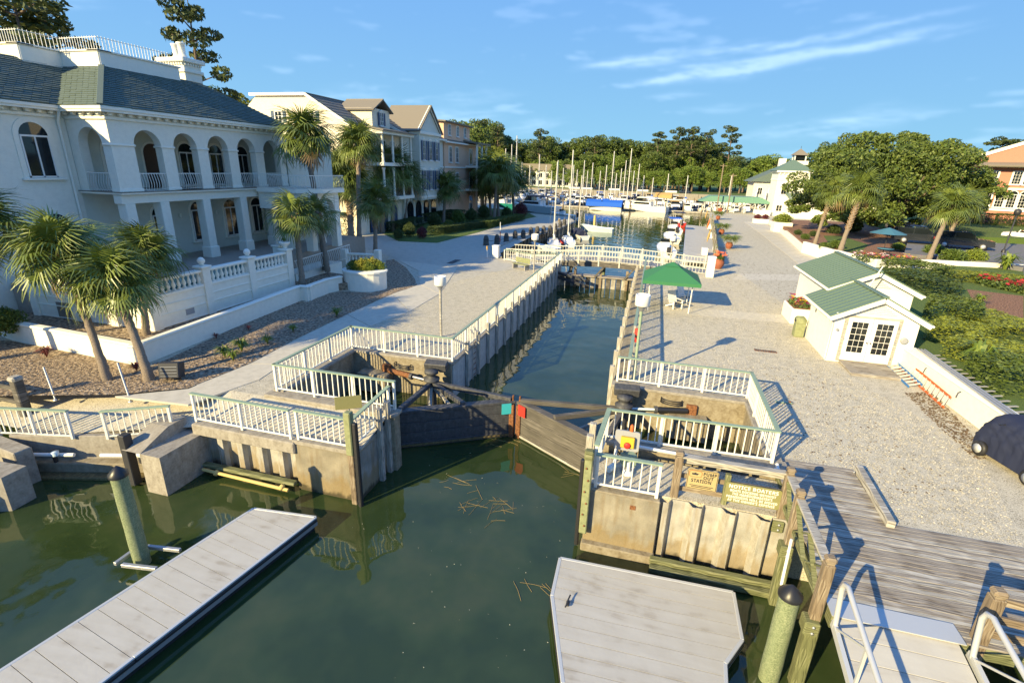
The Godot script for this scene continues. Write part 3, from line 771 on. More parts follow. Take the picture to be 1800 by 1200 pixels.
func notices():
	var t := thing("timber_fence", "weathered timber fence carrying two notice boards above the corrugated piling", "fence", Vector3(2.7, 0, -12.9))
	timber_post(t, -1.3, 0.0, -0.55, 1.2, 0.21)
	put("post", bx(Vector3(0.14, 1.5, 0.14), 0.012), M.green_wood_up, t, Vector3(0.02, -0.03, -0.06))
	for q in [[0.92, 0.19], [0.42, 0.14], [0.0, 0.14]]:
		put("rail", bx(Vector3(2.62, q[1], 0.06), 0.01), M.grey_wood if q[0] > 0.9 else M.post_wood, t, Vector3(0.06, q[0], -0.1))
	put("rail_cap", bx(Vector3(2.66, 0.05, 0.2), 0.01), M.grey_wood, t, Vector3(0.06, 1.05, -0.04))
	var sg := thing("notice_board", "gold board with black lettering PUMP OUT STATION on the timber fence", "sign", Vector3(2.06, 0.46, -12.84))
	put("board", plate(rounded(0.8, 0.62, 0.05), 0.025), M.sign_gold, sg)
	var rim := ST()
	for q in [[0.0, 0.29, 0.74, 0.012], [0.0, -0.29, 0.74, 0.012], [0.38, 0.0, 0.012, 0.55], [-0.38, 0.0, 0.012, 0.55]]:
		box(rim, Vector3(q[0], q[1], 0.003), Vector3(q[2], q[3], 0.006))
	put("border", fin(rim), M.dark_paint, sg)
	letters(sg, "PUMP", 0.1, Vector3(0.18, 0.2, 0.003), M.dark_paint, 0.34)
	letters(sg, "OUT", 0.1, Vector3(0.15, 0.08, 0.003), M.dark_paint, 0.26)
	letters(sg, "STATION", 0.1, Vector3(-0.02, -0.04, 0.003), M.dark_paint, 0.52)
	for k in 2: put("small_print", bx(Vector3(0.62 - k * 0.1, 0.018, 0.003)), M.dark_paint, sg, Vector3(0, -0.19 - k * 0.045, 0.003))
	put("emblem_ring", plate(rounded(0.34, 0.2, 0.06), 0.004), M.orange_paint, sg, Vector3(-0.19, 0.17, 0.004))
	put("emblem_field", plate(rounded(0.31, 0.17, 0.05), 0.004), M.sign_gold, sg, Vector3(-0.19, 0.17, 0.007))
	put("emblem", plate([[-0.09, -0.02], [0.05, -0.02], [0.08, 0.03], [0.02, 0.03], [0.0, 0.06], [-0.05, 0.03], [-0.1, 0.03]], 0.003), M.dark_paint, sg, Vector3(-0.19, 0.16, 0.01))
	sg = thing("notice_board", "olive board with white lettering NOTICE BOATERS on the timber fence", "sign", Vector3(3.36, 0.27, -12.8))
	put("board", plate(rounded(1.38, 0.6, 0.05), 0.03), M.sign_tan, sg)
	letters(sg, "NOTICE BOATERS", 0.105, Vector3(0.0, 0.2, 0.004), M.white_paint, 1.22)
	var lines := [["BOATS DOCKING WITHOUT", 1.14], ["THE HARBOURMASTER'S", 1.0], ["PERMISSION WILL BE MOVED", 1.27], ["AT THE OWNER'S EXPENSE", 1.18]]
	for k in 4: letters(sg, lines[k][0], 0.072, Vector3(0.0, 0.075 - k * 0.1, 0.004), M.white_paint, lines[k][1])
func boardwalk_deck():
	var t := thing("timber_deck", "weathered grey plank deck between the gravel and the gangway", "deck", Vector3(4.4, 0, -9.4))
	var z := 0.0
	var k := 0
	var kinds := [M.deck_wood, M.grey_wood, M.deck_wood]
	while z > -6.1:
		var wide := z > -3.55
		var x1 := 9.5 if wide else 2.24
		var x0 := 0.0
		var w := 0.138
		var jit := rng.randf_range(-0.012, 0.012)
		put("plank", bx(Vector3(snappedf(x1 - x0, 0.01), 0.045, w), 0.006), kinds[(k * 7 + k / 3) % 3], t, Vector3((x0 + x1) * 0.5 + jit, 0.012 + rng.randf_range(-0.004, 0.004), z - w * 0.5))
		z -= 0.144
		k += 1
	put("joist", bx(Vector3(9.3, 0.3, 0.14)), M.green_wood, t, Vector3(4.75, -0.18, -0.12))
	put("joist", bx(Vector3(0.12, 0.3, 6.0)), M.green_wood, t, Vector3(0.05, -0.18, -3.0))
	put("edge_beam", bx(Vector3(0.2, 0.2, 2.75), 0.02), M.grey_wood, t, Vector3(2.32, 0.13, -4.78), Vector3(0, -0.05, 0))
	for q in [-3.6, -5.9]: put("bolt", turned([[0.03, 0.0], [0.03, 0.02], [0.0, 0.03]], 8), M.galvanised, t, Vector3(2.2, 0.1, q), Vector3(0, 0, PI / 2))
	# its side rail with crossed braces
	var r := thing("timber_railing", "weathered timber deck railing with crossed braces between three posts", "railing", Vector3(4.15, 0, -12.85))
	var zs := [0.0, 1.0, 3.3]
	for q in zs:
		timber_post(r, 0.0, q, -1.0, 1.27, 0.2)
		put("block", bx(Vector3(0.3, 0.34, 0.34), 0.03), M.green_wood, r, Vector3(-0.06, -0.45, q + 0.05))
		for b in 2: put("bolt", turned([[0.035, 0.0], [0.035, 0.02], [0.0, 0.03]], 8), M.galvanised, r, Vector3(-0.05, -0.36 - b * 0.16, q + 0.225), Vector3(PI / 2, 0, 0))
		put("pile", bx(Vector3(0.26, 2.6, 0.26), 0.02), M.green_wood_up, r, Vector3(0.0, -1.9, q))
	for i in 2:
		var a: float = zs[i]
		var b: float = zs[i + 1]
		put("top_rail", bx(Vector3(0.2, 0.06, snappedf(b - a - 0.2, 0.01)), 0.01), M.grey_wood, r, Vector3(0, 1.06, (a + b) * 0.5))
		put("side_rail", bx(Vector3(0.05, 0.14, snappedf(b - a - 0.2, 0.01)), 0.008), M.green_wood, r, Vector3(0.0, 0.94, (a + b) * 0.5))
		put("lower_rail", bx(Vector3(0.05, 0.14, snappedf(b - a - 0.2, 0.01)), 0.008), M.green_wood, r, Vector3(0.0, 0.12, (a + b) * 0.5))
		var n := 1 if i == 0 else 2
		for c in n:
			var za := a + 0.1 + (b - a - 0.2) * c / n
			var zb := a + 0.1 + (b - a - 0.2) * (c + 1) / n
			bar("brace", Vector3(0.03, 0.16, za), Vector3(0.03, 0.9, zb), 0.1, 0.04, M.green_wood, r)
			bar("brace", Vector3(-0.03, 0.9, za), Vector3(-0.03, 0.16, zb), 0.1, 0.04, M.green_wood, r)
	put("white_pipe", rod(Vector3(-0.28, -0.75, 2.0), Vector3(-0.2, 0.35, 1.7), 0.035), M.white_paint, r)
	r = thing("timber_railing", "short weathered timber railing on the far edge of the gangway", "railing", Vector3(6.95, 0, -9.55))
	for q in [0.0, 1.9]: timber_post(r, q, q * 0.06, -0.9, 1.27, 0.22)
	for q in [1.02, 0.6, 0.25]: put("rail", bx(Vector3(1.7, 0.16, 0.07), 0.01), M.post_wood, r, Vector3(0.95, q, 0.05), Vector3(0, -0.06, 0))
	# gangway
	var gw := thing("gangway", "aluminium gangway with curved handrails sloping from the deck to the water", "gangway", Vector3(5.5, 0, -9.35))
	var slope := Vector3(0, -0.19, 1).normalized()
	put("hinge_plate", bx(Vector3(2.3, 0.02, 0.5)), M.aluminium, gw, Vector3(0, 0.05, -0.22))
	for k2 in 16:
		var p := slope * (0.15 + k2 * 0.46)
		putx("tread", bx(Vector3(2.1, 0.035, 0.45), 0.006), M.dock_board, gw, Transform3D(Basis(Vector3.RIGHT, slope.cross(Vector3.RIGHT), slope), p + Vector3(0, -0.01, 0)))
	for sx in [-1.15, 1.15]:
		var o := Vector3(sx, 0, 0.15)
		var path := [o + slope * 0.1, o + slope * -0.05 + Vector3(0, 0.8, 0), o + slope * 0.02 + Vector3(0, 0.98, 0), o + slope * 0.18 + Vector3(0, 1.07, 0), o + slope * 0.4 + Vector3(0, 1.05, 0)]
		for k2 in 7: path.append(o + slope * (1.0 + k2 * 1.0) + Vector3(0, 1.05, 0))
		put("handrail", pipe(path, 0.05, 10), M.aluminium, gw)
		bar("side_beam", o, o + slope * 7.3, 0.08, 0.16, M.aluminium, gw)
		for k2 in 6:
			var a := o + slope * (0.1 + k2 * 1.2)
			bar("upright", a + slope * 1.2, a + slope * 1.2 + Vector3(0, 1.02, 0), 0.05, 0.05, M.aluminium, gw)
			bar("diagonal", a, a + slope * 1.2 + Vector3(0, 1.0, 0), 0.04, 0.04, M.aluminium, gw)
func floating_dock(label: String, poly: Array, y: float, axis: Vector2, w: float) -> Node3D:
	# boards cut to the outline, a rubber strip and a side beam round it
	var pp := P2(poly)
	var c := Vector2.ZERO
	for q in pp: c += q
	c /= pp.size()
	var t := thing("floating_dock", label, "floating dock", Vector3(c.x, y, c.y))
	var across := Vector2(-axis.y, axis.x)
	var lo := 1e9
	var hi := -1e9
	for q in pp:
		lo = minf(lo, (q - c).dot(axis)); hi = maxf(hi, (q - c).dot(axis))
	var u := lo
	while u < hi:
		var strip := PackedVector2Array([c + axis * u - across * 20, c + axis * (u + w - 0.012) - across * 20, c + axis * (u + w - 0.012) + across * 20, c + axis * u + across * 20])
		for part in Geometry2D.intersect_polygons(strip, pp):
			var loc := PackedVector2Array()
			for q in part: loc.append(q - c)
			if loc.size() < 3: continue
			var s := ST()
			slab(s, loc, -0.05, rng.randf_range(-0.003, 0.003))
			put("board", fin(s), M.dock_board, t)
		u += w
	var inner := Geometry2D.offset_polygon(pp, -0.04)[0]
	var li := PackedVector2Array()
	for q in inner: li.append(q - c)
	var s2 := ST()
	slab(s2, li, -0.62, -0.052)
	put("float", fin(s2), M.rubber, t)
	for i in pp.size():
		var a := pp[i] - c
		var b := pp[(i + 1) % pp.size()] - c
		bar("edge_beam", Vector3(a.x, -0.02, a.y), Vector3(b.x, -0.02, b.y), 0.09, 0.05, M.aluminium, t, 0.01)
		bar("rubbing_strip", Vector3(a.x, -0.1, a.y), Vector3(b.x, -0.1, b.y), 0.13, 0.1, M.rubber, t, 0.02)
		bar("lower_beam", Vector3(a.x, -0.22, a.y), Vector3(b.x, -0.22, b.y), 0.08, 0.12, M.galvanised, t)
	return t
func docks():
	var d := Vector2(-0.99, 5.9).normalized()
	floating_dock("long pale floating dock with a slanted end beside the black capped mooring pile", [[-10.93, -10.46], [-8.87, -10.69], [-9.72, -5.6], [-10.55, -0.4], [-12.75, -0.7]], -1.75, d, 0.4)
	var r := floating_dock("wide pale floating dock with cut corners beside the gangway", [[-1.46, -11.25], [3.04, -11.4], [3.05, -9.95], [2.6, -9.2], [2.2, -4.0], [-0.2, -4.0], [-0.75, -7.72], [-1.42, -9.9]], -1.75, Vector2(0.03, 1).normalized(), 0.36)
	var cl := thing("dock_cleat", "small dark cleat on the wide floating dock", "cleat", Vector3(-1.0, -1.75, -9.75))
	put("base", bx(Vector3(0.08, 0.03, 0.16), 0.01), M.dark_paint, cl, Vector3(0, 0.015, 0))
	put("horn", pipe([Vector3(0.03, 0.1, -0.2), Vector3(0, 0.085, -0.05), Vector3(0, 0.085, 0.05), Vector3(-0.03, 0.1, 0.2)], 0.02), M.dark_paint, cl)
	put("stem", rod(Vector3(0, 0, 0), Vector3(0, 0.09, 0), 0.025), M.dark_paint, cl)
	capped_pile("green stained round mooring pile with black cone cap beside the long floating dock", Vector3(-12.5, W_OUT, -8.07), 2.85, 0.2, Vector3(-0.1, 0, 0))
	var gd := thing("pile_guide", "pale blue steel pile guide bracket holding the long dock to the mooring pile", "bracket", Vector3(-12.5, -1.9, -8.07))
	for q in [-0.36, 0.36]: put("arm", bx(Vector3(1.0, 0.1, 0.1), 0.01), M.galvanised, gd, Vector3(0.35, 0, q), Vector3(0, 0.16, 0))
	put("cross_arm", bx(Vector3(0.1, 0.1, 0.86), 0.01), M.galvanised, gd, Vector3(-0.35, 0, 0.05))
	capped_pile("brown round mooring pile with black cone cap between the wide dock and the gangway", Vector3(3.6, W_OUT, -9.5), 2.4, 0.21)
	# drifting reeds
	for q in [[850, 885, 30.0], [880, 890, -20.0], [830, 880, 100.0], [1000, 830, 10.0], [940, 1040, 160.0], [870, 905, 60.0], [890, 780, 15.0], [800, 850, 5.0]]:
		var p := g(q[0], q[1], W_OUT + 0.01)
		var rd := thing("drift_reed", "few broken straw stems drifting on the green water", "reed", p, deg_to_rad(q[2]), "straw drifting on the tidal water")
		for k in 6:
			var c := Vector3(rng.randf_range(-0.5, 0.5), 0, rng.randf_range(-0.3, 0.3))
			var d2 := Vector3(rng.randf_range(0.1, 0.4), 0, rng.randf_range(-0.22, 0.22))
			put("stem", pipe([c - d2, c + Vector3(0, 0, rng.randf_range(-0.04, 0.04)), c + d2], 0.0055, 4), M.reed, rd)
func pedestal_and_pipes():
	var t := thing("pump_pedestal", "grey control panel with a yellow hose box on the shed side pier", "control panel", Vector3(-0.05, -0.2, -13.7))
	put("post", bx(Vector3(0.12, 0.9, 0.12)), M.galvanised, t, Vector3(-0.02, 0.4, -0.1))
	put("panel", plate(rounded(0.72, 0.62, 0.07), 0.06), M.grey_paint, t, Vector3(0, 1.02, 0.0), Vector3(-0.12, 0, 0))
	put("hose_box", bx(Vector3(0.4, 0.34, 0.12), 0.02), M.yellow_paint, t, Vector3(0.02, 1.02, 0.08), Vector3(-0.12, 0, 0))
	put("nozzle", turned([[0.0, 0.0], [0.1, 0.01], [0.1, 0.05], [0.05, 0.07], [0.0, 0.07]], 14), M.red_paint, t, Vector3(0.02, 0.95, 0.13), Vector3(PI / 2, 0, 0))
	put("lamp", turned([[0.06, 0.0], [0.06, 0.08], [0.05, 0.18], [0.0, 0.24]], 12), M.orange_paint, t, Vector3(0.1, 1.34, -0.05))
	put("cabinet", bx(Vector3(0.42, 0.36, 0.3), 0.02), M.green_cap, t, Vector3(0.1, 0.42, 0.0), Vector3(0, 0.5, 0))
	put("stand_pipe", rod(Vector3(0.12, 0.0, 0.15), Vector3(0.12, 0.42, 0.15), 0.07, 12), M.white_paint, t)
	put("foot", turned([[0.16, 0.0], [0.15, 0.08], [0.08, 0.12]], 12), M.white_paint, t, Vector3(0.12, 0, 0.15))
	put("motor", rod(Vector3(-0.45, 0.12, 0.3), Vector3(-0.3, 0.14, 0.05), 0.1, 12), M.gelcoat_pale, t)
	var p := thing("white_pipe", "long white pipe along the foot of the recess railing behind the notice boards", "pipe", Vector3(0.2, 0.16, -14.55))
	put("pipe", pipe([Vector3(-0.55, -0.3, 0.75), Vector3(-0.55, 0.15, 0.5), Vector3(-0.35, 0.25, 0.25), Vector3(0.1, 0.12, 0.12), Vector3(3.95, 0.02, 0.1), Vector3(4.15, 0.02, 0.0), Vector3(4.15, 0.1, -0.2)], 0.05, 10), M.white_paint, p)
	put("elbow", turned([[0.09, -0.08], [0.09, 0.08]], 12), M.gelcoat_pale, p, Vector3(4.1, 0.02, 0.06), Vector3(0, 0, PI / 2))
func lamp_post(label: String, at: Vector3, h: float, mt: Material) -> Node3D:
	var t := thing("drum_lamp", label, "lamp post", at)
	put("pole", rod(Vector3.ZERO, Vector3(0, h - 0.62, 0), 0.062, 12), mt, t)
	put("base_plate", bx(Vector3(0.3, 0.03, 0.3)), mt, t, Vector3(0, 0.015, 0))
	put("bracket", turned([[0.065, h - 0.7], [0.2, h - 0.46], [0.21, h - 0.44]], 12), M.galvanised, t)
	put("shade", turned([[0.0, h - 0.45], [0.285, h - 0.45], [0.3, h - 0.43], [0.3, h - 0.03], [0.29, h], [0.27, h], [0.26, h - 0.05], [0.0, h - 0.05]], 28), M.white_paint, t)
	return t
func shed_side_things():
	lamp_post("pale green lamp post with a white drum head above the shed side railing", Vector3(-0.1, 0, -20.45), 3.75, M.green_cap)
	var lb := thing("life_ring_stand", "red life buoy hanging on a post by the lamp on the shed side", "life buoy", Vector3(-0.32, 0, -23.6))
	put("post", bx(Vector3(0.12, 1.5, 0.12), 0.01), M.grey_wood, lb, Vector3(0, 0.75, 0))
	put("buoy", pipe([Vector3(0.1, 0.75, 0.08), Vector3(0.12, 1.0, 0.1), Vector3(0.1, 1.4, 0.08)], [0.1, 0.14, 0.09], 10), M.red_paint, lb)
	var gr := thing("drain_grate", "rusty rectangular drain grate set in the gravel by the shed", "drain", g(1346, 617) + Vector3(0, 0.004, 0))
	put("frame", bx(Vector3(1.05, 0.02, 0.32)), M.rust, gr)
	for k in 9: put("slot_bar", bx(Vector3(0.04, 0.012, 0.26)), M.gate_steel, gr, Vector3(-0.44 + k * 0.11, 0.016, 0))
	var hd := thing("valve_handle", "dark green flat bar lying on the gravel beside the railing shadow", "bar", g(1378, 708) + Vector3(0, 0.03, 0), 0.12)
	put("bar", bx(Vector3(0.6, 0.04, 0.14), 0.01), M.green_cap, hd)
	put("eye", turned([[0.05, 0.0], [0.05, 0.05], [0.0, 0.05]], 10), M.rust, hd, Vector3(0.22, 0.01, 0))
	# canopy
	var c := thing("canopy", "green pop up canopy with white legs standing on the gravel by the lock", "canopy", Vector3(1.45, 0, -33.9))
	var eave := 2.0
	var r := 1.75
	for q in [[-1, -1], [1, -1], [1, 1], [-1, 1]]:
		put("leg", rod(Vector3(q[0] * 1.25, 0, q[1] * 1.25), Vector3(q[0] * 1.3, eave, q[1] * 1.3), 0.035, 8), M.white_paint, c)
		put("foot", bx(Vector3(0.14, 0.02, 0.14)), M.galvanised, c, Vector3(q[0] * 1.25, 0.01, q[1] * 1.25))
	var s := ST()
	var s2 := ST()
	var sl := ST()
	var cs := [Vector3(-r, eave, -r), Vector3(r, eave, -r), Vector3(r, eave, r), Vector3(-r, eave, r)]
	for i in 4:
		var a: Vector3 = cs[i]
		var b: Vector3 = cs[(i + 1) % 4]
		var ta := Vector3(a.x * 0.2, eave + 0.78, a.z * 0.2)
		var tb := Vector3(b.x * 0.2, eave + 0.78, b.z * 0.2)
		var mid := (a + b) * 0.5 + Vector3(0, -0.02, 0)
		var tm := (ta + tb) * 0.5
		quad(s, b, mid, tm, tb)
		quad(s, mid, a, ta, tm)
		quad(sl, a, b, b + Vector3(0, -0.2, 0) * 1.0, a + Vector3(0, -0.2, 0))
		tri(s2, Vector3(b.x * 0.26, eave + 0.76, b.z * 0.26), Vector3(a.x * 0.26, eave + 0.76, a.z * 0.26), Vector3(0, eave + 1.0, 0))
	put("canvas", fin(s), M.canopy_green, c)
	put("valance", fin(sl), M.canopy_green, c)
	put("vent_cap", fin(s2), M.canopy_green, c)
	# garden chairs
	for q in [[g(1186, 541), 0.55, "white slatted garden chair with a dark seat under the green canopy"], [g(1203, 530), 0.75, "white slatted garden chair behind the other one under the green canopy"]]:
		var ch := thing("garden_chair", q[2], "chair", q[0], q[1])
		for k in 5: put("back_slat", bx(Vector3(0.1, 0.85, 0.025)), M.white_paint, ch, Vector3(-0.24 + k * 0.12, 0.66, -0.42), Vector3(-0.42, 0, 0))
		for k in 5: put("seat_slat", bx(Vector3(0.56, 0.025, 0.1)), M.cover_navy, ch, Vector3(0, 0.36 - k * 0.02, 0.3 - k * 0.12), Vector3(-0.18, 0, 0))
		for sx in [-0.34, 0.34]:
			put("arm", bx(Vector3(0.13, 0.025, 0.72)), M.white_paint, ch, Vector3(sx, 0.56, 0.02))
			put("front_leg", bx(Vector3(0.04, 0.56, 0.1)), M.white_paint, ch, Vector3(sx * 0.94, 0.28, 0.3))
			bar("back_leg", Vector3(sx * 0.88, 0.38, 0.3), Vector3(sx * 0.88, 0.02, -0.6), 0.03, 0.1, M.white_paint, ch)
	# pavement strips across the gravel
	for q in [[[1150, 548], [1160, 538], [1420, 556], [1418, 571]], [[1285, 492], [1300, 481], [1412, 483], [1413, 493]]]:
		struct("paved_strip", sheet(gp(q), 0.006), M.sidewalk, "grey paved strip crossing the gravel")
	# benches, white gate pier, planter boxes
	shed()
	right_garden_wall()
	var v := thing("covered_cart", "small vehicle under a dark blue tarpaulin parked by the white garden wall", "vehicle", Vector3(11.9, 0, -17.3), 0.25)
	var cs2 := ST()
	var fold := FastNoiseLite.new()
	fold.seed = 4
	fold.frequency = 1.0
	var rings := []
	for i in 25:
		var f := i / 24.0
		var ring := []
		var crest := 0.62 + 0.62 * smoothstep(0.12, 0.4, f) * smoothstep(1.02, 0.82, f) + 0.1 * smoothstep(0.0, 0.1, f)
		for k in 37:
			var a := PI * k / 36.0
			var sx := -cos(a)
			var sy := pow(sin(a), 0.55)
			var hang := 0.07 * fold.get_noise_2d(k * 0.55, i * 0.32) * (0.5 + absf(sx)) + 0.035 * sin(i * 1.9 + k * 0.4) * absf(sx)
			var end := smoothstep(0.0, 0.07, f) * smoothstep(1.0, 0.93, f)
			ring.append(Vector3(signf(sx) * pow(absf(sx), 0.6) * (0.7 + hang) * lerpf(0.8, 1.0, end), 0.17 + sy * crest * lerpf(0.72, 1.0, end) + hang * 0.6, 1.3 - f * 2.6))
		rings.append(ring)
	for i in 24:
		for k in 36:
			cs2.set_smooth_group(1)
			for p in [rings[i][k], rings[i][k + 1], rings[i + 1][k + 1], rings[i][k], rings[i + 1][k + 1], rings[i + 1][k]]: cs2.add_vertex(p)
	for e in [0, 24]:
		for k in 35: tri(cs2, rings[e][0], rings[e][k + 1], rings[e][k + 2])
	for q in [-0.5, 0.35]: put("strap", bx(Vector3(1.5, 0.02, 0.06)), M.dark_paint, v, Vector3(0, 1.3, q))
	put("tarpaulin", fin(cs2), M.cover_navy, v)
	for q in [[-0.72, 0.85], [0.72, 0.85], [-0.72, -0.85], [0.72, -0.85]]:
		var wh := put("wheel", turned([[0.0, -0.08], [0.2, -0.09], [0.25, -0.05], [0.25, 0.05], [0.2, 0.09], [0.0, 0.08]], 18), M.rubber, v, Vector3(q[0], 0.25, q[1]), Vector3(0, 0, PI / 2))
		put("rim", turned([[0.0, -0.1], [0.14, -0.1], [0.15, 0.1], [0.0, 0.1]], 14), M.aluminium, wh)
func gable_hut(t: Node3D, x0: float, x1: float, z0: float, z1: float, wall_h: float, ridge_h: float, over: float):
	# z0 is the near gable
	var xm := (x0 + x1) * 0.5
	var s := ST()
	outline(s, P2([[x0, 0.0], [x1, 0.0], [x1, wall_h], [xm, ridge_h - 0.12], [x0, wall_h]]), z0 - z1, Transform3D(Basis(), Vector3(0, 0, z0)))
	put("walls", fin(s), M.shed_stucco, t)
	for sd in [-1.0, 1.0]:
		var xe: float = (x0 - over) if sd < 0 else (x1 + over)
		var fall: float = (ridge_h - wall_h) / (xm - x0)
		var ye: float = wall_h - over * fall
		var length := z0 - z1 + over * 2
		var n: int = int(length / 0.42)
		var run := Vector3(xe - xm, ye - ridge_h, 0)
		var bs := Basis(run.normalized(), Vector3(0, 0, 0), Vector3(0, 0, 1))
		bs.y = bs.z.cross(bs.x)
		for k in n:
			var zc := z0 + over - (k + 0.5) * length / n
			putx("roof_panel", bx(Vector3(snappedf(run.length(), 0.001), 0.035, snappedf(length / n - 0.004, 0.001))), M.green_tin, t, Transform3D(bs, Vector3((xe + xm) * 0.5, (ye + ridge_h) * 0.5 + 0.03, zc)))
			putx("roof_seam", bx(Vector3(snappedf(run.length(), 0.001), 0.05, 0.03)), M.green_tin, t, Transform3D(bs, Vector3((xe + xm) * 0.5, (ye + ridge_h) * 0.5 + 0.06, zc + length / n * 0.5)))
		put("fascia", bx(Vector3(0.04, 0.16, snappedf(length, 0.001))), M.stucco_trim, t, Vector3(xe - sd * 0.01, ye - 0.05, (z0 + z1) * 0.5))
		bar("barge_board", Vector3(xm, ridge_h - 0.09, z0 + over), Vector3(xe, ye - 0.09, z0 + over), 0.03, 0.2, M.stucco_trim, t)
		put("gutter", rod(Vector3(xe + sd * 0.06, ye - 0.03, z0 + over), Vector3(xe + sd * 0.06, ye - 0.03, z1 - over), 0.055, 8), M.stucco_trim, t)
	put("ridge_cap", bx(Vector3(0.28, 0.05, snappedf(z0 - z1 + over * 2, 0.001)), 0.01), M.green_tin, t, Vector3(xm, ridge_h + 0.07, (z0 + z1) * 0.5))
	# louvre in the gable
	for k in 5:
		var y := wall_h + 0.12 + k * 0.085
		var hw := (ridge_h - 0.3 - y) / ((ridge_h - wall_h) / (xm - x0))
		if hw > 0.05: put("louvre", bx(Vector3(snappedf(hw * 1.5, 0.01), 0.02, 0.07)), M.stucco_trim, t, Vector3(xm, y, z0 + 0.03), Vector3(0.5, 0, 0))
func shed():
	var b := thing("shed", "white stucco shed with a green metal roof and a louvred gable, behind the smaller one", "shed", Vector3(9.6, 0, -30.1))
	gable_hut(b, 0.0, 3.75, 0.0, -6.6, 2.95, 3.85, 0.3)
	var t := thing("shed", "small white stucco shed with glazed double doors and a green metal roof", "shed", Vector3(8.75, 0, -26.2))
	gable_hut(t, 0.0, 3.45, 0.0, -3.88, 2.4, 3.3, 0.32)
	put("door_frame", plate([[0.42, 0.08], [2.74, 0.08], [2.74, 2.34], [0.42, 2.34]], 0.05), M.grey_wood, t, Vector3(0, 0, 0.055))
	for sd in 2:
		var x0 := 0.56 + sd * 1.03
		var d := put("door", bx(Vector3(1.01, 2.1, 0.05), 0.006), M.white_paint, t, Vector3(x0 + 0.5, 1.2, 0.07))
		for i in 3:
			for k in 5:
				put("pane", bx(Vector3(0.205, 0.275, 0.012)), M.window_glass, d, Vector3(-0.225 + i * 0.225, 0.72 - k * 0.3, 0.026))
		put("handle", rod(Vector3(0.44 - sd * 0.88, -0.1, 0.02), Vector3(0.44 - sd * 0.88, -0.1, 0.09), 0.03), M.dark_paint, d)
	put("wall_lamp", bx(Vector3(0.12, 0.12, 0.12), 0.03), M.galvanised, t, Vector3(0.18, 1.6, 0.07))
	put("house_number", bx(Vector3(0.02, 0.16, 0.12)), M.dark_paint, t, Vector3(-0.012, 1.75, -2.9))
	put("flood_lamp", turned([[0.0, 0.0], [0.09, 0.04], [0.09, 0.1], [0.0, 0.12]], 10), M.white_paint, t, Vector3(0.03, 2.35, 0.2))
	put("hose_reel", turned([[0.0, 0.0], [0.16, 0.0], [0.16, 0.06], [0.1, 0.07], [0.0, 0.07]], 14), M.grey_paint, t, Vector3(3.0, 1.35, 0.01), Vector3(PI / 2, 0, 0))
	put("down_pipe", pipe([Vector3(-0.33, 2.1, 0.2), Vector3(-0.06, 1.9, 0.05), Vector3(-0.06, 0.1, 0.05)], 0.04, 8), M.stucco_trim, t)
	for q in [0.45, 1.2, 1.95]:
		for x in [0.53, 2.63]: put("hinge", bx(Vector3(0.03, 0.1, 0.03)), M.galvanised, t, Vector3(x, q, 0.1))
	put("flag_staff", rod(Vector3(2.1, 3.2, -2.9), Vector3(2.5, 4.3, -2.9), 0.03), M.white_paint, t)
	var st := thing("door_step", "weathered plank step before the shed doors", "step", Vector3(10.3, 0, -25.25))
	for k in 12: put("plank", bx(Vector3(2.0, 0.04, 0.14), 0.005), M.deck_wood, st, Vector3(0, 0.1, -0.84 + k * 0.147))
	put("frame", bx(Vector3(1.96, 0.08, 1.74)), M.deck_wood, st, Vector3(0, 0.04, 0))
	var bn := thing("litter_bin", "pale green litter bin with a sloped lid against the shed wall", "bin", Vector3(8.38, 0, -30.0))
	put("body", bx(Vector3(0.5, 0.8, 0.5), 0.03), M.green_timber, bn, Vector3(0, 0.4, 0))
	put("hood", turned([[0.36, 0.8], [0.36, 1.0], [0.24, 1.12], [0.0, 1.14]], 4), M.green_timber, bn, Vector3.ZERO, Vector3(0, PI / 4, 0))
	put("slot", bx(Vector3(0.02, 0.12, 0.3)), M.dark_paint, bn, Vector3(-0.26, 0.9, 0))
	planter("white stucco planter box of red and yellow flowers before the shed", Vector3(9.1, 0, -33.6), Vector3(1.2, 0.95, 2.3), [Color(0.45, 0.02, 0.03), Color(0.7, 0.5, 0.02), Color(0.22, 0.02, 0.12)], 70)
func planter(label: String, at: Vector3, size: Vector3, cols: Array, n: int) -> Node3D:
	var t := thing("flower_planter", label, "planter", at)
	put("box", bx(size, 0.05), M.stucco, t, Vector3(0, size.y * 0.5, 0))
	put("soil", bx(Vector3(size.x - 0.2, 0.04, size.z - 0.2)), M.mulch, t, Vector3(0, size.y + 0.005, 0))
	var s := ST()
	leaf_cloud(s, Vector3(0, size.y + 0.12, 0), Vector3(size.x * 0.48, 0.3, size.z * 0.48), 900, 0.1, [Color(0.05, 0.1, 0.02), Color(0.1, 0.16, 0.03)])
	put("foliage", fin(s), M.tree_leaf, t)
	for k in n:
		var c: Color = cols[k % cols.size()]
		put("flower", flower_mesh(c), M.petal, t, Vector3(rng.randf_range(-0.45, 0.45) * size.x, size.y + rng.randf_range(0.22, 0.5), rng.randf_range(-0.46, 0.46) * size.z), Vector3(rng.randf_range(-0.5, 0.5), rng.randf() * 6.0, 0.0), Vector3.ONE * rng.randf_range(0.8, 1.4))
	return t
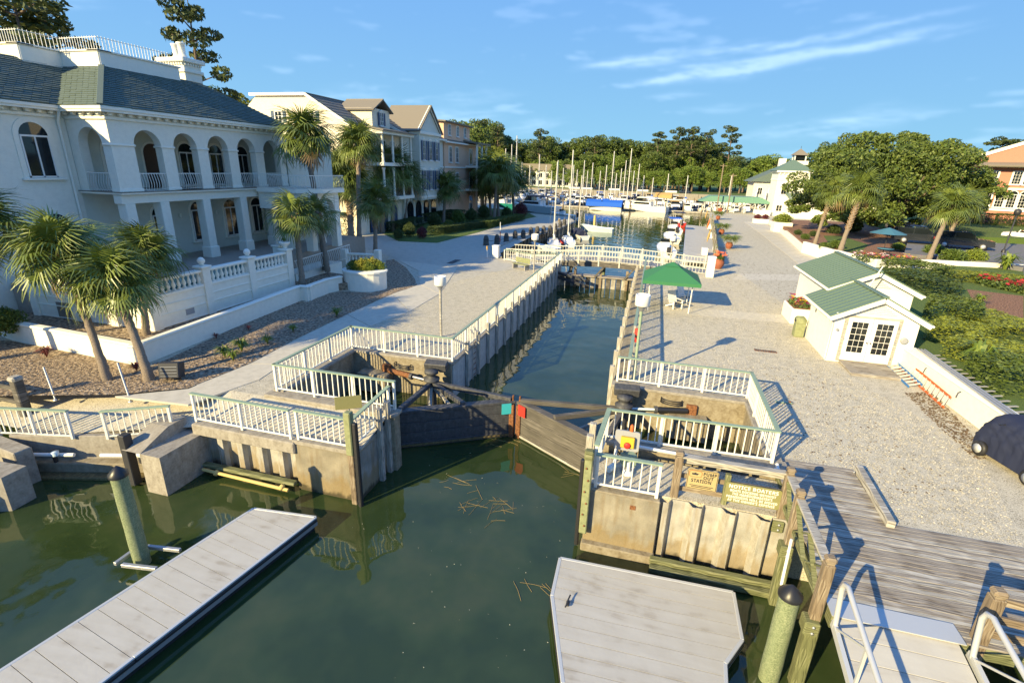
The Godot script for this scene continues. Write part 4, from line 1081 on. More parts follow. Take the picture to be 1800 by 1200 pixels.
func right_garden_wall():
	var w := thing("garden_wall", "long white stucco garden wall with ladders lying at its foot", "wall", Vector3(12.3, 0, -22.7))
	put("wall", bx(Vector3(0.5, 0.95, 7.6), 0.03), M.stucco, w, Vector3(-0.08, 0.47, 0), Vector3(0, 0.035, 0))
	put("capping", bx(Vector3(0.62, 0.07, 7.7), 0.02), M.stucco_trim, w, Vector3(-0.06, 0.98, 0), Vector3(0, 0.035, 0))
	for k in 3: put("conduit", rod(Vector3(-0.12 + k * 0.13, 1.06, 3.6), Vector3(0.05 + k * 0.13, 1.06, -3.4), 0.04, 8), M.galvanised, w)
	for k in 14: put("slat", bx(Vector3(0.5, 0.02, 0.09)), M.grey_wood, w, Vector3(0.5, 1.0, 3.0 - k * 0.45), Vector3(0, 0.4, 0))
	for q in [1.2, -1.4]: put("hook", pipe([Vector3(-0.34, 0.85, q), Vector3(-0.42, 0.8, q), Vector3(-0.45, 0.6, q)], 0.02, 6), M.dark_paint, w)
	w = thing("garden_wall", "low white garden wall end beside the tarpaulin covered vehicle", "wall", Vector3(12.15, 0, -17.0))
	put("wall", bx(Vector3(0.5, 0.9, 3.8), 0.03), M.stucco, w, Vector3(0.35, 0.45, 0), Vector3(0, -0.2, 0))
	put("capping", bx(Vector3(0.6, 0.07, 3.85), 0.02), M.stucco_trim, w, Vector3(0.35, 0.93, 0), Vector3(0, -0.2, 0))
	for q in [["orange fibreglass ladder lying along the white garden wall", Vector3(11.85, 0.05, -26.2), Vector3(11.7, 0.05, -21.7), M.orange_paint, 0.46, 12], ["blue step ladder lying on the gravel beside the shed step", Vector3(11.35, 0.06, -26.3), Vector3(11.25, 0.06, -23.6), M.blue_paint, 0.42, 8]]:
		var a: Vector3 = q[1]
		var b: Vector3 = q[2] - q[1]
		var l := thing("ladder", q[0], "ladder", a)
		var sd: Vector3 = Vector3(0.1, 0.42, 0).normalized() * q[4] if q[5] == 12 else Vector3(q[4], 0.18, 0.05)
		bar("rail", Vector3.ZERO, b, 0.035, 0.09, q[3], l)
		bar("rail", sd, b + sd, 0.035, 0.09, q[3], l)
		for k in q[5]:
			var p: Vector3 = b * ((k + 0.6) / q[5])
			bar("rung", p, p + sd, 0.035, 0.06, M.aluminium, l)
# ---------- plants ----------
var flower_cache := {}
var fronds := []
var protos := {}
func leaf(s: SurfaceTool, p: Vector3, out: Vector3, size: float, c: Color):
	var a := Vector3(rng.randfn(), rng.randfn(), rng.randfn()).normalized()
	var b := a.cross(Vector3(rng.randfn(), rng.randfn(), rng.randfn())).normalized()
	var n := a.cross(b).normalized()
	if n.dot(out) < 0: n = -n
	n = (n + out * 0.5).normalized()
	s.set_smooth_group(-1)
	s.set_color(c)
	var v := [p - a * size * 0.6, p + b * size * 0.3, p + a * size * 0.6, p - b * size * 0.3]
	s.add_vertex(v[0]); s.add_vertex(v[1]); s.add_vertex(v[2])
	s.add_vertex(v[0]); s.add_vertex(v[2]); s.add_vertex(v[3])
func leaf_cloud(s: SurfaceTool, c: Vector3, r: Vector3, n: int, size: float, cols: Array, inner := 0.55):
	for k in n:
		var d := Vector3(rng.randfn(), rng.randfn(), rng.randfn()).normalized()
		var f := lerpf(inner, 1.0, sqrt(rng.randf()))
		var col: Color = cols[rng.randi() % cols.size()].lerp(cols[rng.randi() % cols.size()], rng.randf())
		leaf(s, c + d * r * f, d, size * rng.randf_range(0.6, 1.3), col)
func flower_mesh(c: Color) -> ArrayMesh:
	if not flower_cache.has(c):
		var s := ST()
		for k in 6:
			var a := TAU * k / 6.0
			var b := a + 0.7
			s.set_color(c)
			s.set_smooth_group(-1)
			s.add_vertex(Vector3(0, 0.0, 0)); s.add_vertex(Vector3(cos(a), 0.35, sin(a)) * 0.085); s.add_vertex(Vector3(cos(b), 0.35, sin(b)) * 0.085)
		flower_cache[c] = fin(s)
	return flower_cache[c]
func make_fronds():
	# fan leaves: a stalk along +z, blades spread round its end, tips drooping
	var cols := [[Color(0.18, 0.225, 0.05), Color(0.10, 0.145, 0.03)], [Color(0.13, 0.175, 0.04), Color(0.08, 0.115, 0.026)], [Color(0.22, 0.255, 0.06), Color(0.12, 0.165, 0.034)], [Color(0.27, 0.19, 0.09), Color(0.20, 0.13, 0.06)]]
	for v in 4:
		var s := ST()
		var r := RandomNumberGenerator.new()
		r.seed = 77 + v
		var c0: Color = cols[v][0]
		var c1: Color = cols[v][1]
		s.set_color(c0 * 1.15)
		var stalk := [Vector3(0, 0, 0), Vector3(0, 0.09, 0.35), Vector3(0, 0.1, 0.72)]
		for k in 2:
			var a: Vector3 = stalk[k]
			var b: Vector3 = stalk[k + 1]
			for sd in [[Vector3(0.022, 0, 0), Vector3(0, 0.014, 0)], [Vector3(0, 0.014, 0), Vector3(-0.022, 0, 0)]]:
				s.set_smooth_group(-1)
				s.add_vertex(a + sd[0]); s.add_vertex(b + sd[0]); s.add_vertex(b + sd[1])
				s.add_vertex(a + sd[0]); s.add_vertex(b + sd[1]); s.add_vertex(a + sd[1])
		var n := 28
		for k in n:
			var f := (k + 0.5) / n * 2.0 - 1.0
			var ang := f * 2.15
			var len_ := 1.02 * (1.0 - 0.3 * absf(f)) * r.randf_range(0.9, 1.08)
			var dir := Vector3(sin(ang), 0, cos(ang))
			var side := Vector3(cos(ang), 0, -sin(ang))
			var o := Vector3(0, 0.1, 0.72) - Vector3(0, 0, 0.22 * absf(f) * absf(f)) + Vector3(0, 0, 0.18 * (1 - absf(f)))
			var keel := 0.12 + 0.1 * absf(f)
			var p0 := o
			var p1 := o + dir * len_ * 0.45 + Vector3(0, keel * 0.55 - 0.03, 0)
			var p2 := o + dir * len_ * 0.78 + Vector3(0, keel * 0.2 - 0.2 * r.randf_range(0.6, 1.4), 0)
			var p3 := o + dir * len_ * 0.98 + Vector3(0, -0.5 * r.randf_range(0.5, 1.5), 0)
			var col := c0.lerp(c1, r.randf())
			s.set_color(col)
			for q in [[p0, p1, 0.008, 0.032], [p1, p2, 0.032, 0.02], [p2, p3, 0.02, 0.003]]:
				var nn: Vector3 = side.cross(q[1] - q[0]).normalized()
				if nn.y < 0: nn = -nn
				s.set_smooth_group(-1)
				s.add_vertex(q[0] - side * q[2]); s.add_vertex(q[1] - side * q[3]); s.add_vertex(q[1] + side * q[3])
				s.add_vertex(q[0] - side * q[2]); s.add_vertex(q[1] + side * q[3]); s.add_vertex(q[0] + side * q[2])
		fronds.append(fin(s))
func palm(label: String, base: Vector3, top: Vector3, r: float, n: int, size: float, boots := 0.0, group := "") -> Node3D:
	var t := thing("palm_tree", label, "palm", base, 0.0, group)
	var d := top - base
	var s := ST()
	var pts := []
	var rad := []
	var m := 30
	for k in m + 1:
		var f := float(k) / m
		var bend := d * f
		bend.x = d.x * pow(f, 1.35)
		bend.z = d.z * pow(f, 1.35)
		pts.append(bend + Vector3(rng.randf_range(-0.012, 0.012), -0.15 if k == 0 else 0.0, rng.randf_range(-0.012, 0.012)))
		rad.append(r * (1.25 - 0.35 * minf(f * 4, 1.0)) * (1.0 + (0.055 if k % 2 else -0.035) + 0.03 * sin(k * 2.6)))
	tube(s, pts, rad, 12)
	put("trunk", fin(s), M.palm_trunk, t)
	# old leaf stubs under the crown
	var nb := 16 + int(boots * 70)
	var span: float = 0.09 + boots * 0.5
	for k in nb:
		var f: float = 1.0 - span * (float(k) / nb)
		var a := k * 2.4
		var out := Vector3(cos(a), 0.0, sin(a))
		var p := Vector3(d.x * pow(f, 1.35), d.y * f, d.z * pow(f, 1.35)) + out * r * 0.75
		putx("leaf_stub", bx(Vector3(0.1, 0.36, 0.035), 0.01), M.palm_boot, t, Transform3D(Basis(aim(out * 0.75 + Vector3(0, 1, 0), out).x, (out * 0.75 + Vector3(0, 1, 0)).normalized(), aim(out * 0.75 + Vector3(0, 1, 0), out).z).scaled(Vector3.ONE * (size * 0.9)), p))
	var crown := Node3D.new()
	crown.name = "crown"
	t.add_child(crown)
	crown.position = d
	for k in n:
		var f := (k + 0.5) / n
		var el := lerpf(1.4, -0.62, pow(f, 0.8)) + rng.randf_range(-0.14, 0.14)
		var az := k * 2.39996 + rng.randf_range(-0.2, 0.2)
		var b := Basis(Vector3.UP, az) * Basis(Vector3.RIGHT, -el) * Basis(Vector3.BACK, rng.randf_range(-0.5, 0.5))
		var kind := 3 if (f > 0.97 and rng.randf() < 0.6) else rng.randi() % 3
		putx("frond", fronds[kind], M.palm_leaf, crown, Transform3D(b.scaled(Vector3.ONE * size * rng.randf_range(0.85, 1.12)), Vector3(0, -0.1 - 0.25 * f, 0)))
	for k in 1 + int(n / 14):
		# dead fans hanging against the trunk
		var b := Basis(Vector3.UP, k * 1.9 + top.x) * Basis(Vector3.RIGHT, rng.randf_range(1.05, 1.35)) * Basis(Vector3.BACK, rng.randf_range(-0.5, 0.5))
		putx("dead_frond", fronds[3], M.palm_leaf, crown, Transform3D(b.scaled(Vector3.ONE * size * rng.randf_range(0.6, 0.85)), Vector3(0, -0.3, 0)))
	return t
func px_palm(label: String, bpx: Array, y: float, tpx: Array, r: float, n: int, size: float, boots := 0.0, group := "") -> Node3D:
	var b := g(bpx[0], bpx[1], y)
	return palm(label, b, at_depth(tpx[0], tpx[1], depth_of(b)), r, n, size, boots, group)
func crown_mesh(lobes: Array, per: int, size: float, cols: Array) -> ArrayMesh:
	var s := ST()
	for l in lobes:
		leaf_cloud(s, l[0], l[1], int(per * l[1].length()), size, cols, 0.5)
	return fin(s)
func make_trees():
	# crown shapes, one metre tall with the foot at the origin
	var g1 := [Color(0.05, 0.085, 0.014), Color(0.085, 0.13, 0.02), Color(0.13, 0.17, 0.03)]
	var g2 := [Color(0.09, 0.15, 0.018), Color(0.14, 0.21, 0.028), Color(0.20, 0.26, 0.045)]
	var gp_ := [Color(0.035, 0.06, 0.018), Color(0.06, 0.085, 0.022), Color(0.09, 0.11, 0.03)]
	var gy := [Color(0.17, 0.19, 0.02), Color(0.24, 0.25, 0.03), Color(0.12, 0.15, 0.02)]
	for v in 6:
		var lobes := []
		var n := 26
		for k in n:
			var a := k * 2.4
			var f := float(k) / n
			var rr := 0.30 * sqrt(rng.randf()) * (1.0 - 0.5 * pow(absf(f - 0.35), 1.4))
			var sz := rng.randf_range(0.075, 0.14)
			lobes.append([Vector3(cos(a) * rr, 0.3 + 0.6 * f, sin(a) * rr), Vector3(sz, sz * 0.8, sz)])
		protos["broad%d" % v] = crown_mesh(lobes, 1300, 0.030, g1 if v < 3 else (g2 if v < 5 else gy))
	for v in 4:
		# pines: flat tufts near the top of a bare stem
		var lobes := []
		for k in 15:
			var a := k * 2.4 + v
			var f := k / 15.0
			var rr := rng.randf_range(0.05, 0.2) * (1.05 - f * 0.6)
			lobes.append([Vector3(cos(a) * rr, 0.52 + 0.45 * f + rng.randf_range(-0.03, 0.03), sin(a) * rr), Vector3(rng.randf_range(0.05, 0.09), rng.randf_range(0.022, 0.04), rng.randf_range(0.05, 0.09))])
		protos["pine%d" % v] = crown_mesh(lobes, 1700, 0.022, gp_)
		var s := ST()
		tube(s, [Vector3.ZERO, Vector3(0.006, 0.3, 0), Vector3(-0.004, 0.65, 0.004), Vector3(0.0, 0.95, 0)], [0.014, 0.011, 0.008, 0.002], 7)
		for l in lobes: tube(s, [Vector3(0, l[0].y - 0.04, 0), l[0]], [0.005, 0.002], 4)
		protos["pinetrunk%d" % v] = fin(s)
	var s2 := ST()
	tube(s2, [Vector3.ZERO, Vector3(0.005, 0.2, 0), Vector3(-0.01, 0.45, 0.01), Vector3(0.0, 0.7, 0)], [0.026, 0.02, 0.014, 0.004], 8)
	for k in 7: tube(s2, [Vector3(0, 0.28 + k * 0.05, 0), Vector3(cos(k * 2.4) * 0.12, 0.42 + k * 0.05, sin(k * 2.4) * 0.12), Vector3(cos(k * 2.4) * 0.22, 0.5 + k * 0.055, sin(k * 2.4) * 0.22)], [0.012, 0.007, 0.002], 5)
	protos["trunk"] = fin(s2)
	# shrubs, one metre across, and a hedge block
	for v in 5:
		var s := ST()
		var cols: Array = [[Color(0.06, 0.10, 0.015), Color(0.11, 0.16, 0.022)], [Color(0.14, 0.19, 0.02), Color(0.20, 0.25, 0.03)], [Color(0.035, 0.06, 0.014), Color(0.07, 0.10, 0.02)], [Color(0.10, 0.02, 0.03), Color(0.16, 0.04, 0.05)], [Color(0.20, 0.20, 0.02), Color(0.30, 0.28, 0.03)]][v]
		for k in 14:
			var a := k * 2.4
			var rr := 0.26 * sqrt(k / 14.0)
			leaf_cloud(s, Vector3(cos(a) * rr, 0.36 - rr * 0.5 + rng.randf_range(-0.03, 0.04), sin(a) * rr), Vector3(0.22, 0.24, 0.22), 230, 0.055, cols, 0.6)
		protos["shrub%d" % v] = fin(s)
	for v in 3:
		var s := ST()
		var cols: Array = [[Color(0.055, 0.085, 0.014), Color(0.10, 0.14, 0.022)], [Color(0.15, 0.18, 0.02), Color(0.21, 0.24, 0.028)], [Color(0.03, 0.055, 0.012), Color(0.065, 0.095, 0.02)]][v]
		for k in 2600:
			# on the faces of a block
			var p := Vector3(rng.randf_range(-0.5, 0.5), rng.randf_range(0.0, 1.0), rng.randf_range(-0.5, 0.5))
			var f := rng.randi() % 5
			var out := Vector3.UP
			var push := rng.randf_range(-0.1, 0.02)
			if f < 2: p.y = 1.0 + push
			elif f == 2:
				p.x = (0.5 + push) * (1 if rng.randf() < 0.5 else -1); out = Vector3(signf(p.x), 0, 0)
			else:
				p.z = (0.5 + push) * (1 if rng.randf() < 0.5 else -1); out = Vector3(0, 0, signf(p.z))
			leaf(s, p, out, 0.07, cols[0].lerp(cols[1], rng.randf()))
		protos["hedge%d" % v] = fin(s)
	# spiky tufts
	for v in 2:
		var s := ST()
		for k in 70:
			var a := rng.randf() * TAU
			var h := rng.randf_range(0.5, 1.0)
			var o := Vector3(cos(a), 0, sin(a))
			var sd := Vector3(-sin(a), 0, cos(a)) * 0.03
			var c := ([Color(0.10, 0.15, 0.02), Color(0.17, 0.22, 0.03)] if v == 0 else [Color(0.14, 0.03, 0.03), Color(0.2, 0.06, 0.05)])[k % 2] as Color
			s.set_color(c)
			s.set_smooth_group(-1)
			var p1 := o * 0.2 * h + Vector3(0, 0.55 * h, 0)
			var p2 := o * 0.55 * h + Vector3(0, 0.45 * h * rng.randf_range(0.6, 1.5), 0)
			s.add_vertex(-sd * 0.5); s.add_vertex(p1 - sd); s.add_vertex(p1 + sd)
			s.add_vertex(-sd * 0.5); s.add_vertex(p1 + sd); s.add_vertex(sd * 0.5)
			s.add_vertex(p1 - sd); s.add_vertex(p2); s.add_vertex(p1 + sd)
		protos["tuft%d" % v] = fin(s)
func tree(called: String, label: String, kind: String, at: Vector3, h: float, wide := 1.0, group := "", turn := 0.0) -> Node3D:
	var t := thing(called, label, "tree", at, turn, group)
	var pine := kind.begins_with("pine")
	put("trunk", protos["pinetrunk" + kind.right(1)] if pine else protos["trunk"], M.bark, t, Vector3.ZERO, Vector3.ZERO, Vector3(h * wide, h, h * wide))
	put("crown", protos[kind], M.tree_leaf, t, Vector3.ZERO, Vector3.ZERO, Vector3(h * wide, h, h * wide))
	return t
func px_tree(called: String, label: String, kind: String, px: float, top: float, d: float, ground: float, wide := 1.0, group := "") -> Node3D:
	# a tree whose top shows at (px, top), d metres into the picture, rooted at the given height
	var p := at_depth(px, top, d)
	return tree(called, label, kind, Vector3(p.x, ground, p.z), p.y - ground, wide, group, px * 0.37)
func shrub(label: String, kind: int, at: Vector3, size: Vector3, group := "", called := "shrub") -> Node3D:
	var t := thing(called, label, "shrub", at, at.x * 1.3, group)
	put("foliage", protos["shrub%d" % kind], M.tree_leaf, t, Vector3.ZERO, Vector3.ZERO, size * Vector3(1.0, 1.4, 1.0))
	put("stem", rod(Vector3.ZERO, Vector3(0, size.y * 0.4, 0), 0.03, 5), M.bark, t)
	return t
func hedge(label: String, kind: int, a: Vector3, b: Vector3, h: float, w: float, group := "") -> Node3D:
	# blocks of leaves end to end
	var t := thing("hedge", label, "hedge", a, 0.0, group)
	var d := b - a
	var n: int = max(1, roundi(d.length() / maxf(w, 1.2)))
	for k in n:
		var c := d * ((k + 0.5) / n)
		put("clump", protos["hedge%d" % kind], M.tree_leaf, t, c, Vector3(0, atan2(-d.z, d.x), 0), Vector3(d.length() / n * 1.06, h * rng.randf_range(0.93, 1.05), w * rng.randf_range(0.95, 1.05)))
	return t
func tuft(label: String, kind: int, at: Vector3, size: float, group := ""):
	var t := thing("leafy_plant", label, "plant", at, at.x * 2.1, group)
	put("leaves", protos["tuft%d" % kind], M.tree_leaf, t, Vector3.ZERO, Vector3.ZERO, Vector3.ONE * size)
# ---------- the big white house and the town houses ----------
const FACE_X := Basis(Vector3(0, 0, -1), Vector3(0, 1, 0), Vector3(1, 0, 0))   # drawn in x, y; looks along +x
func facing(at: Vector3, to_x: bool) -> Transform3D:
	return Transform3D(FACE_X if to_x else Basis(), at)
func window(parent: Node, xf: Transform3D, w: float, h: float, arched: bool, trim: Material, surround := 0.14, cols := 2, rows := 1) -> Node3D:
	# foot of the opening at xf's origin; frame > pane
	var r := w * 0.5
	var spring := h - r if arched else h
	var shape := func(k: float) -> Array:
		if arched: return arch_pts(0.0, -k * 0.3, spring, r + k, 12)
		return [[-r - k, -k], [r + k, -k], [r + k, h + k], [-r - k, h + k]]
	var s := ST()
	outline(s, P2(shape.call(surround)), 0.08, Transform3D(Basis(), Vector3(0, 0, 0.05)))
	var f := putx("window", fin(s), trim, parent, xf)
	s = ST()
	outline(s, P2(shape.call(0.0)), 0.02, Transform3D(Basis(), Vector3(0, 0, 0.062)))
	put("pane", fin(s), M.window_glass, f)
	var bars := ST()
	for k in range(1, cols): box(bars, Vector3(-r + w * k / cols, spring * 0.5, 0.075), Vector3(0.07 if cols == 2 else 0.03, spring, 0.04))
	for k in range(1, rows): box(bars, Vector3(0, spring * k / rows, 0.074), Vector3(w, 0.03, 0.03))
	for sx in [-1, 1]: box(bars, Vector3(sx * (r - 0.035), spring * 0.5, 0.075), Vector3(0.07, spring, 0.04))
	if arched: box(bars, Vector3(0, spring, 0.076), Vector3(w, 0.09, 0.045))
	box(bars, Vector3(0, 0.04, 0.075), Vector3(w, 0.08, 0.04))
	put("frame", fin(bars), M.white_paint, f)
	put("sill", bx(Vector3(snappedf(w + surround * 2 + 0.2, 0.01), 0.12, 0.2), 0.02), trim, f, Vector3(0, -0.08, 0.1))
	return f
func courses(parent: Node, a: Vector3, b: Vector3, c: Vector3, d: Vector3, mt: Material, n: int):
	# roof slope a-b (eave) to d-c (top) in overlapping courses
	var nrm := (b - a).cross(d - a).normalized()
	if nrm.y < 0: nrm = -nrm
	for k in n:
		var f0 := float(k) / n
		var f1 := float(k + 1.15) / n
		var p0 := a.lerp(d, f0) + nrm * 0.045
		var p1 := b.lerp(c, f0) + nrm * 0.045
		var p2 := b.lerp(c, minf(f1, 1.0)) + nrm * 0.01
		var p3 := a.lerp(d, minf(f1, 1.0)) + nrm * 0.01
		var s := ST()
		quad(s, p0 - nrm * 0.06, p3 - nrm * 0.05, p2 - nrm * 0.05, p1 - nrm * 0.06)
		var m: int = max(1, int((p1 - p0).length() / 0.42))
		for j in m:
			# tabs that lie a little uneven
			var u0 := j / float(m)
			var u1 := (j + 0.97) / float(m)
			var up := nrm * rng.randf_range(0.0, 0.03)
			var q0 := p0.lerp(p1, u0) + up
			var q1 := p0.lerp(p1, u1) + up
			quad(s, q0, p3.lerp(p2, u0), p3.lerp(p2, u1), q1)
			quad(s, q0 - nrm * 0.07, q0, q1, q1 - nrm * 0.07)
		put("shingle_course", fin(s), mt, parent)
func cornice(parent: Node, a: Vector3, b: Vector3, out: Vector3, trim: Material, dentils := true, ext := Vector2.ZERO):
	# gutter, frieze and a row of brackets under an eave
	var d := b - a
	bar("gutter", a + out * 0.42 + Vector3(0, -0.06, 0) - d.normalized() * ext.x, b + out * 0.42 + Vector3(0, -0.06, 0) + d.normalized() * ext.y, 0.16, 0.18, trim, parent, 0.03)
	bar("soffit", a + out * 0.2 + Vector3(0, -0.2, 0) - d.normalized() * ext.x * 0.9, b + out * 0.2 + Vector3(0, -0.2, 0) + d.normalized() * ext.y * 0.8, 0.5, 0.1, trim, parent)
	bar("frieze", a + out * 0.05 + Vector3(0, -0.52, 0), b + out * 0.05 + Vector3(0, -0.52, 0), 0.12, 0.16, trim, parent, 0.02)
	if dentils:
		var n := int(d.length() / 0.55)
		for k in n: put("bracket", bx(Vector3(0.2, 0.16, 0.2), 0.03), trim, parent, a + d * ((k + 0.5) / n) + out * 0.15 + Vector3(0, -0.33, 0))
func belly_baluster(parent: Node, a: Vector3, b: Vector3, out: Vector3, h: float):
	# iron bars that swell outward near the foot
	var n := int((b - a).length() / 0.17)
	if not protos.has("belly"):
		var pts := []
		for k in 8:
			var f := k / 7.0
			pts.append(Vector3(sin(f * PI) * 0.16 * (1.0 - f * 0.75) + 0.02, f * h, 0))
		protos["belly"] = pipe(pts, 0.02, 5)
	var turn := atan2(-out.z, out.x)
	for k in n:
		put("baluster", protos["belly"], M.white_rail, parent, a.lerp(b, (k + 0.5) / n), Vector3(0, turn, 0))
	bar("hand_rail", a + Vector3(0, h, 0), b + Vector3(0, h, 0), 0.07, 0.05, M.white_rail, parent)
	bar("foot_rail", a + Vector3(0, 0.05, 0), b + Vector3(0, 0.05, 0), 0.05, 0.04, M.white_rail, parent)
func stone_balusters(parent: Node, a: Vector3, b: Vector3, n: int, h: float):
	if not protos.has("vase"):
		protos["vase"] = turned([[0.09, 0.0], [0.09, 0.06], [0.05, 0.1], [0.1, 0.2], [0.095, 0.28], [0.045, 0.42], [0.05, 0.5], [0.085, 0.53], [0.085, 0.58], [0.0, 0.58]], 10)
	for k in n: put("baluster", protos["vase"], M.stucco_trim, parent, a.lerp(b, (k + 0.5) / n), Vector3.ZERO, Vector3(1, h / 0.58, 1))
func big_house():
	var t := thing("house", "large white stucco house with a green shingle hip roof and arched loggia above a pool", "house", Vector3(-29, 0, -22.4))
	# loggia upper wall: arches between piers
	var floor_y := 6.5
	var poly := [[0.0, floor_y], [0.0, 10.72], [13.9, 10.72], [13.9, floor_y]]
	var centres := [2.2, 4.75, 7.3, 9.85, 12.4]
	var cs := centres.duplicate()
	cs.reverse()
	for c in cs:
		var a := arch_pts(c, floor_y, 9.0, 0.86, 14)
		a.reverse()
		for q in a: poly.append(q)
	var s := ST()
	outline(s, P2(poly), 0.5, facing(Vector3.ZERO, true))
	put("loggia_arcade", fin(s), M.stucco, t)
	s = ST()
	var ep := [[-2.95, floor_y], [-2.95, 10.72], [-0.02, 10.72], [-0.02, floor_y]]
	var ea := arch_pts(-1.45, floor_y, 9.0, 0.86, 14)
	ea.reverse()
	for q in ea: ep.append(q)
	outline(s, P2(ep), 0.5, facing(Vector3.ZERO, false))
	put("loggia_end", fin(s), M.stucco, t, Vector3(0, 0, 0.003))
	for k in 6:
		var s0: float = 0.0 if k == 0 else centres[k - 1] + 0.86
		var s1: float = (centres[k] - 0.86) if k < 5 else 13.9
		put("pier_cap", bx(Vector3(0.62, 0.12, snappedf(s1 - s0 + 0.16, 0.01)), 0.03), M.stucco_trim, t, Vector3(-0.25, 8.98, -(s0 + s1) * 0.5))
		put("pier_base", bx(Vector3(0.6, 0.16, snappedf(s1 - s0 + 0.12, 0.01)), 0.02), M.stucco_trim, t, Vector3(-0.25, floor_y + 0.08, -(s0 + s1) * 0.5))
	for k in 5: belly_baluster(t, Vector3(-0.1, floor_y + 0.03, -(centres[k] - 0.86)), Vector3(-0.1, floor_y + 0.03, -(centres[k] + 0.86)), Vector3.RIGHT, 0.95)
	belly_baluster(t, Vector3(-2.3, floor_y + 0.03, -0.1), Vector3(-0.6, floor_y + 0.03, -0.1), Vector3.BACK, 0.95)
	# floors, beam and ground floor columns
	put("balcony_slab", bx(Vector3(3.3, 0.16, 14.3), 0.03), M.stucco_trim, t, Vector3(-1.4, 6.42, -7.0))
	put("slab_edge", bx(Vector3(3.36, 0.05, 14.36), 0.01), M.brown_shingle, t, Vector3(-1.4, 6.475, -7.0))
	put("beam", bx(Vector3(0.6, 0.5, 14.1), 0.03), M.stucco_trim, t, Vector3(-0.3, 6.08, -7.0))
	put("loggia_ceiling", bx(Vector3(3.0, 0.1, 13.9)), M.stucco_trim, t, Vector3(-1.52, 10.3, -6.97))
	for z in [-0.4, -2.6, -5.7, -8.95, -12.0]:
		put("column", bx(Vector3(0.62, 3.9, 0.62), 0.03), M.stucco, t, Vector3(-0.3, 3.9, z))
		put("column_base", bx(Vector3(0.78, 0.75, 0.78), 0.04), M.stucco_trim, t, Vector3(-0.3, 2.36, z))
	# inner wall with its windows and doors
	put("inner_wall", bx(Vector3(0.4, 10.2, 16.4)), M.blue_stucco, t, Vector3(-3.2, 5.3, -8.2))
	for k in 5:
		var z := -float(centres[k]) - 0.15
		if k == 1:
			s = ST()
			outline(s, P2(arch_pts(0, 0, 2.1, 0.62, 12)), 0.1, Transform3D(Basis(), Vector3(0, 0, 0.06)))
			var d := putx("arched_door", fin(s), M.brown_door, t, facing(Vector3(-3.0, floor_y, z), true))
			s = ST()
			outline(s, P2(arch_pts(0, 0.0, 2.1, 0.74, 12)), 0.08, Transform3D(Basis(), Vector3(0, 0, 0.03)))
			put("door_surround", fin(s), M.stucco_trim, d)
		else:
			window(t, facing(Vector3(-3.0, floor_y + 0.1, z), true), 1.2, 2.75, true, M.stucco_trim, 0.16)
	for z in [-4.6, -7.6, -10.6, -13.4]:
		window(t, facing(Vector3(-3.0, 2.75 if z < -6 else 2.1, z), true), 1.15, 2.7 if z < -6 else 3.2, true, M.stucco_trim, 0.16)
	for z in [-6.1, -9.2]: put("wall_lamp", bx(Vector3(0.14, 0.3, 0.16), 0.03), M.stucco_trim, t, Vector3(-2.92, 4.6, z))
	# main block
	put("main_wall", bx(Vector3(0.5, 10.6, 15.2)), M.stucco, t, Vector3(-3.2, 5.42, 7.62))
	put("back_block", bx(Vector3(12, 10.0, 30.0)), M.stucco, t, Vector3(-9.45, 5.15, -0.3))
	window(t, facing(Vector3(-2.95, 7.2, 1.75), true), 1.35, 2.75, true, M.stucco_trim, 0.26)
	window(t, facing(Vector3(-2.95, 7.2, 5.6), true), 1.35, 2.75, true, M.stucco_trim, 0.26)
	window(t, facing(Vector3(-2.95, 2.7, 1.75), true), 1.35, 2.6, true, M.stucco_trim, 0.2)
	put("down_pipe", pipe([Vector3(-2.5, 10.55, 0.5), Vector3(-2.8, 10.1, 0.45), Vector3(-2.84, 9.7, 0.42), Vector3(-2.84, 2.1, 0.42)], 0.07, 8), M.stucco_trim, t)
	cornice(t, Vector3(0, 10.85, 0.1), Vector3(0, 10.85, -13.9), Vector3.RIGHT, M.stucco_trim, true, Vector2(0.42, 0.4))
	cornice(t, Vector3(-2.9, 10.85, 0.0), Vector3(0.1, 10.853, 0.0), Vector3.BACK, M.stucco_trim, true, Vector2(0.0, 0.4))
	cornice(t, Vector3(-2.95, 10.85, 15.0), Vector3(-2.95, 10.85, 0.45), Vector3.RIGHT, M.stucco_trim)
	# roof: the wing's two slopes, the main block's slope, the flat top behind a parapet
	var e := 10.9
	var top := 13.6
	courses(t, Vector3(0.5, e, 0.5), Vector3(0.5, e, -14.4), Vector3(-4.0, top, -10.5), Vector3(-4.0, top, -3.6), M.shingle, 22)
	courses(t, Vector3(-2.5, e, 0.5), Vector3(0.5, e, 0.5), Vector3(-4.0, top, -3.6), Vector3(-7.1, top, -3.6), M.shingle, 22)
	courses(t, Vector3(-2.45, e, 15.5), Vector3(-2.45, e, 0.5), Vector3(-7.1, top, -3.6), Vector3(-7.1, top, 15.5), M.shingle, 22)
	courses(t, Vector3(0.5, e, -14.4), Vector3(-12, e, -14.4), Vector3(-12, top, -10.5), Vector3(-4.0, top, -10.5), M.shingle, 22)
	bar("hip_ridge", Vector3(0.5, e + 0.05, 0.5), Vector3(-4.0, top + 0.05, -3.6), 0.3, 0.08, M.shingle, t, 0.02)
	put("roof_top", slab_mesh([[-4.05, -3.65], [-4.05, -10.4], [-14, -10.4], [-14, 15.0], [-7.15, 15.0], [-7.15, -3.65]], top - 0.3, top), M.shingle, t)
	var px_ := [[Vector3(-4.0, top, -3.6), Vector3(-4.0, top, -8.4)], [Vector3(-7.0, top, -3.6), Vector3(-4.0, top, -3.6)], [Vector3(-7.0, top, -1.4), Vector3(-7.0, top, -3.6)], [Vector3(-11.5, top, -1.4), Vector3(-7.0, top, -1.4)]]
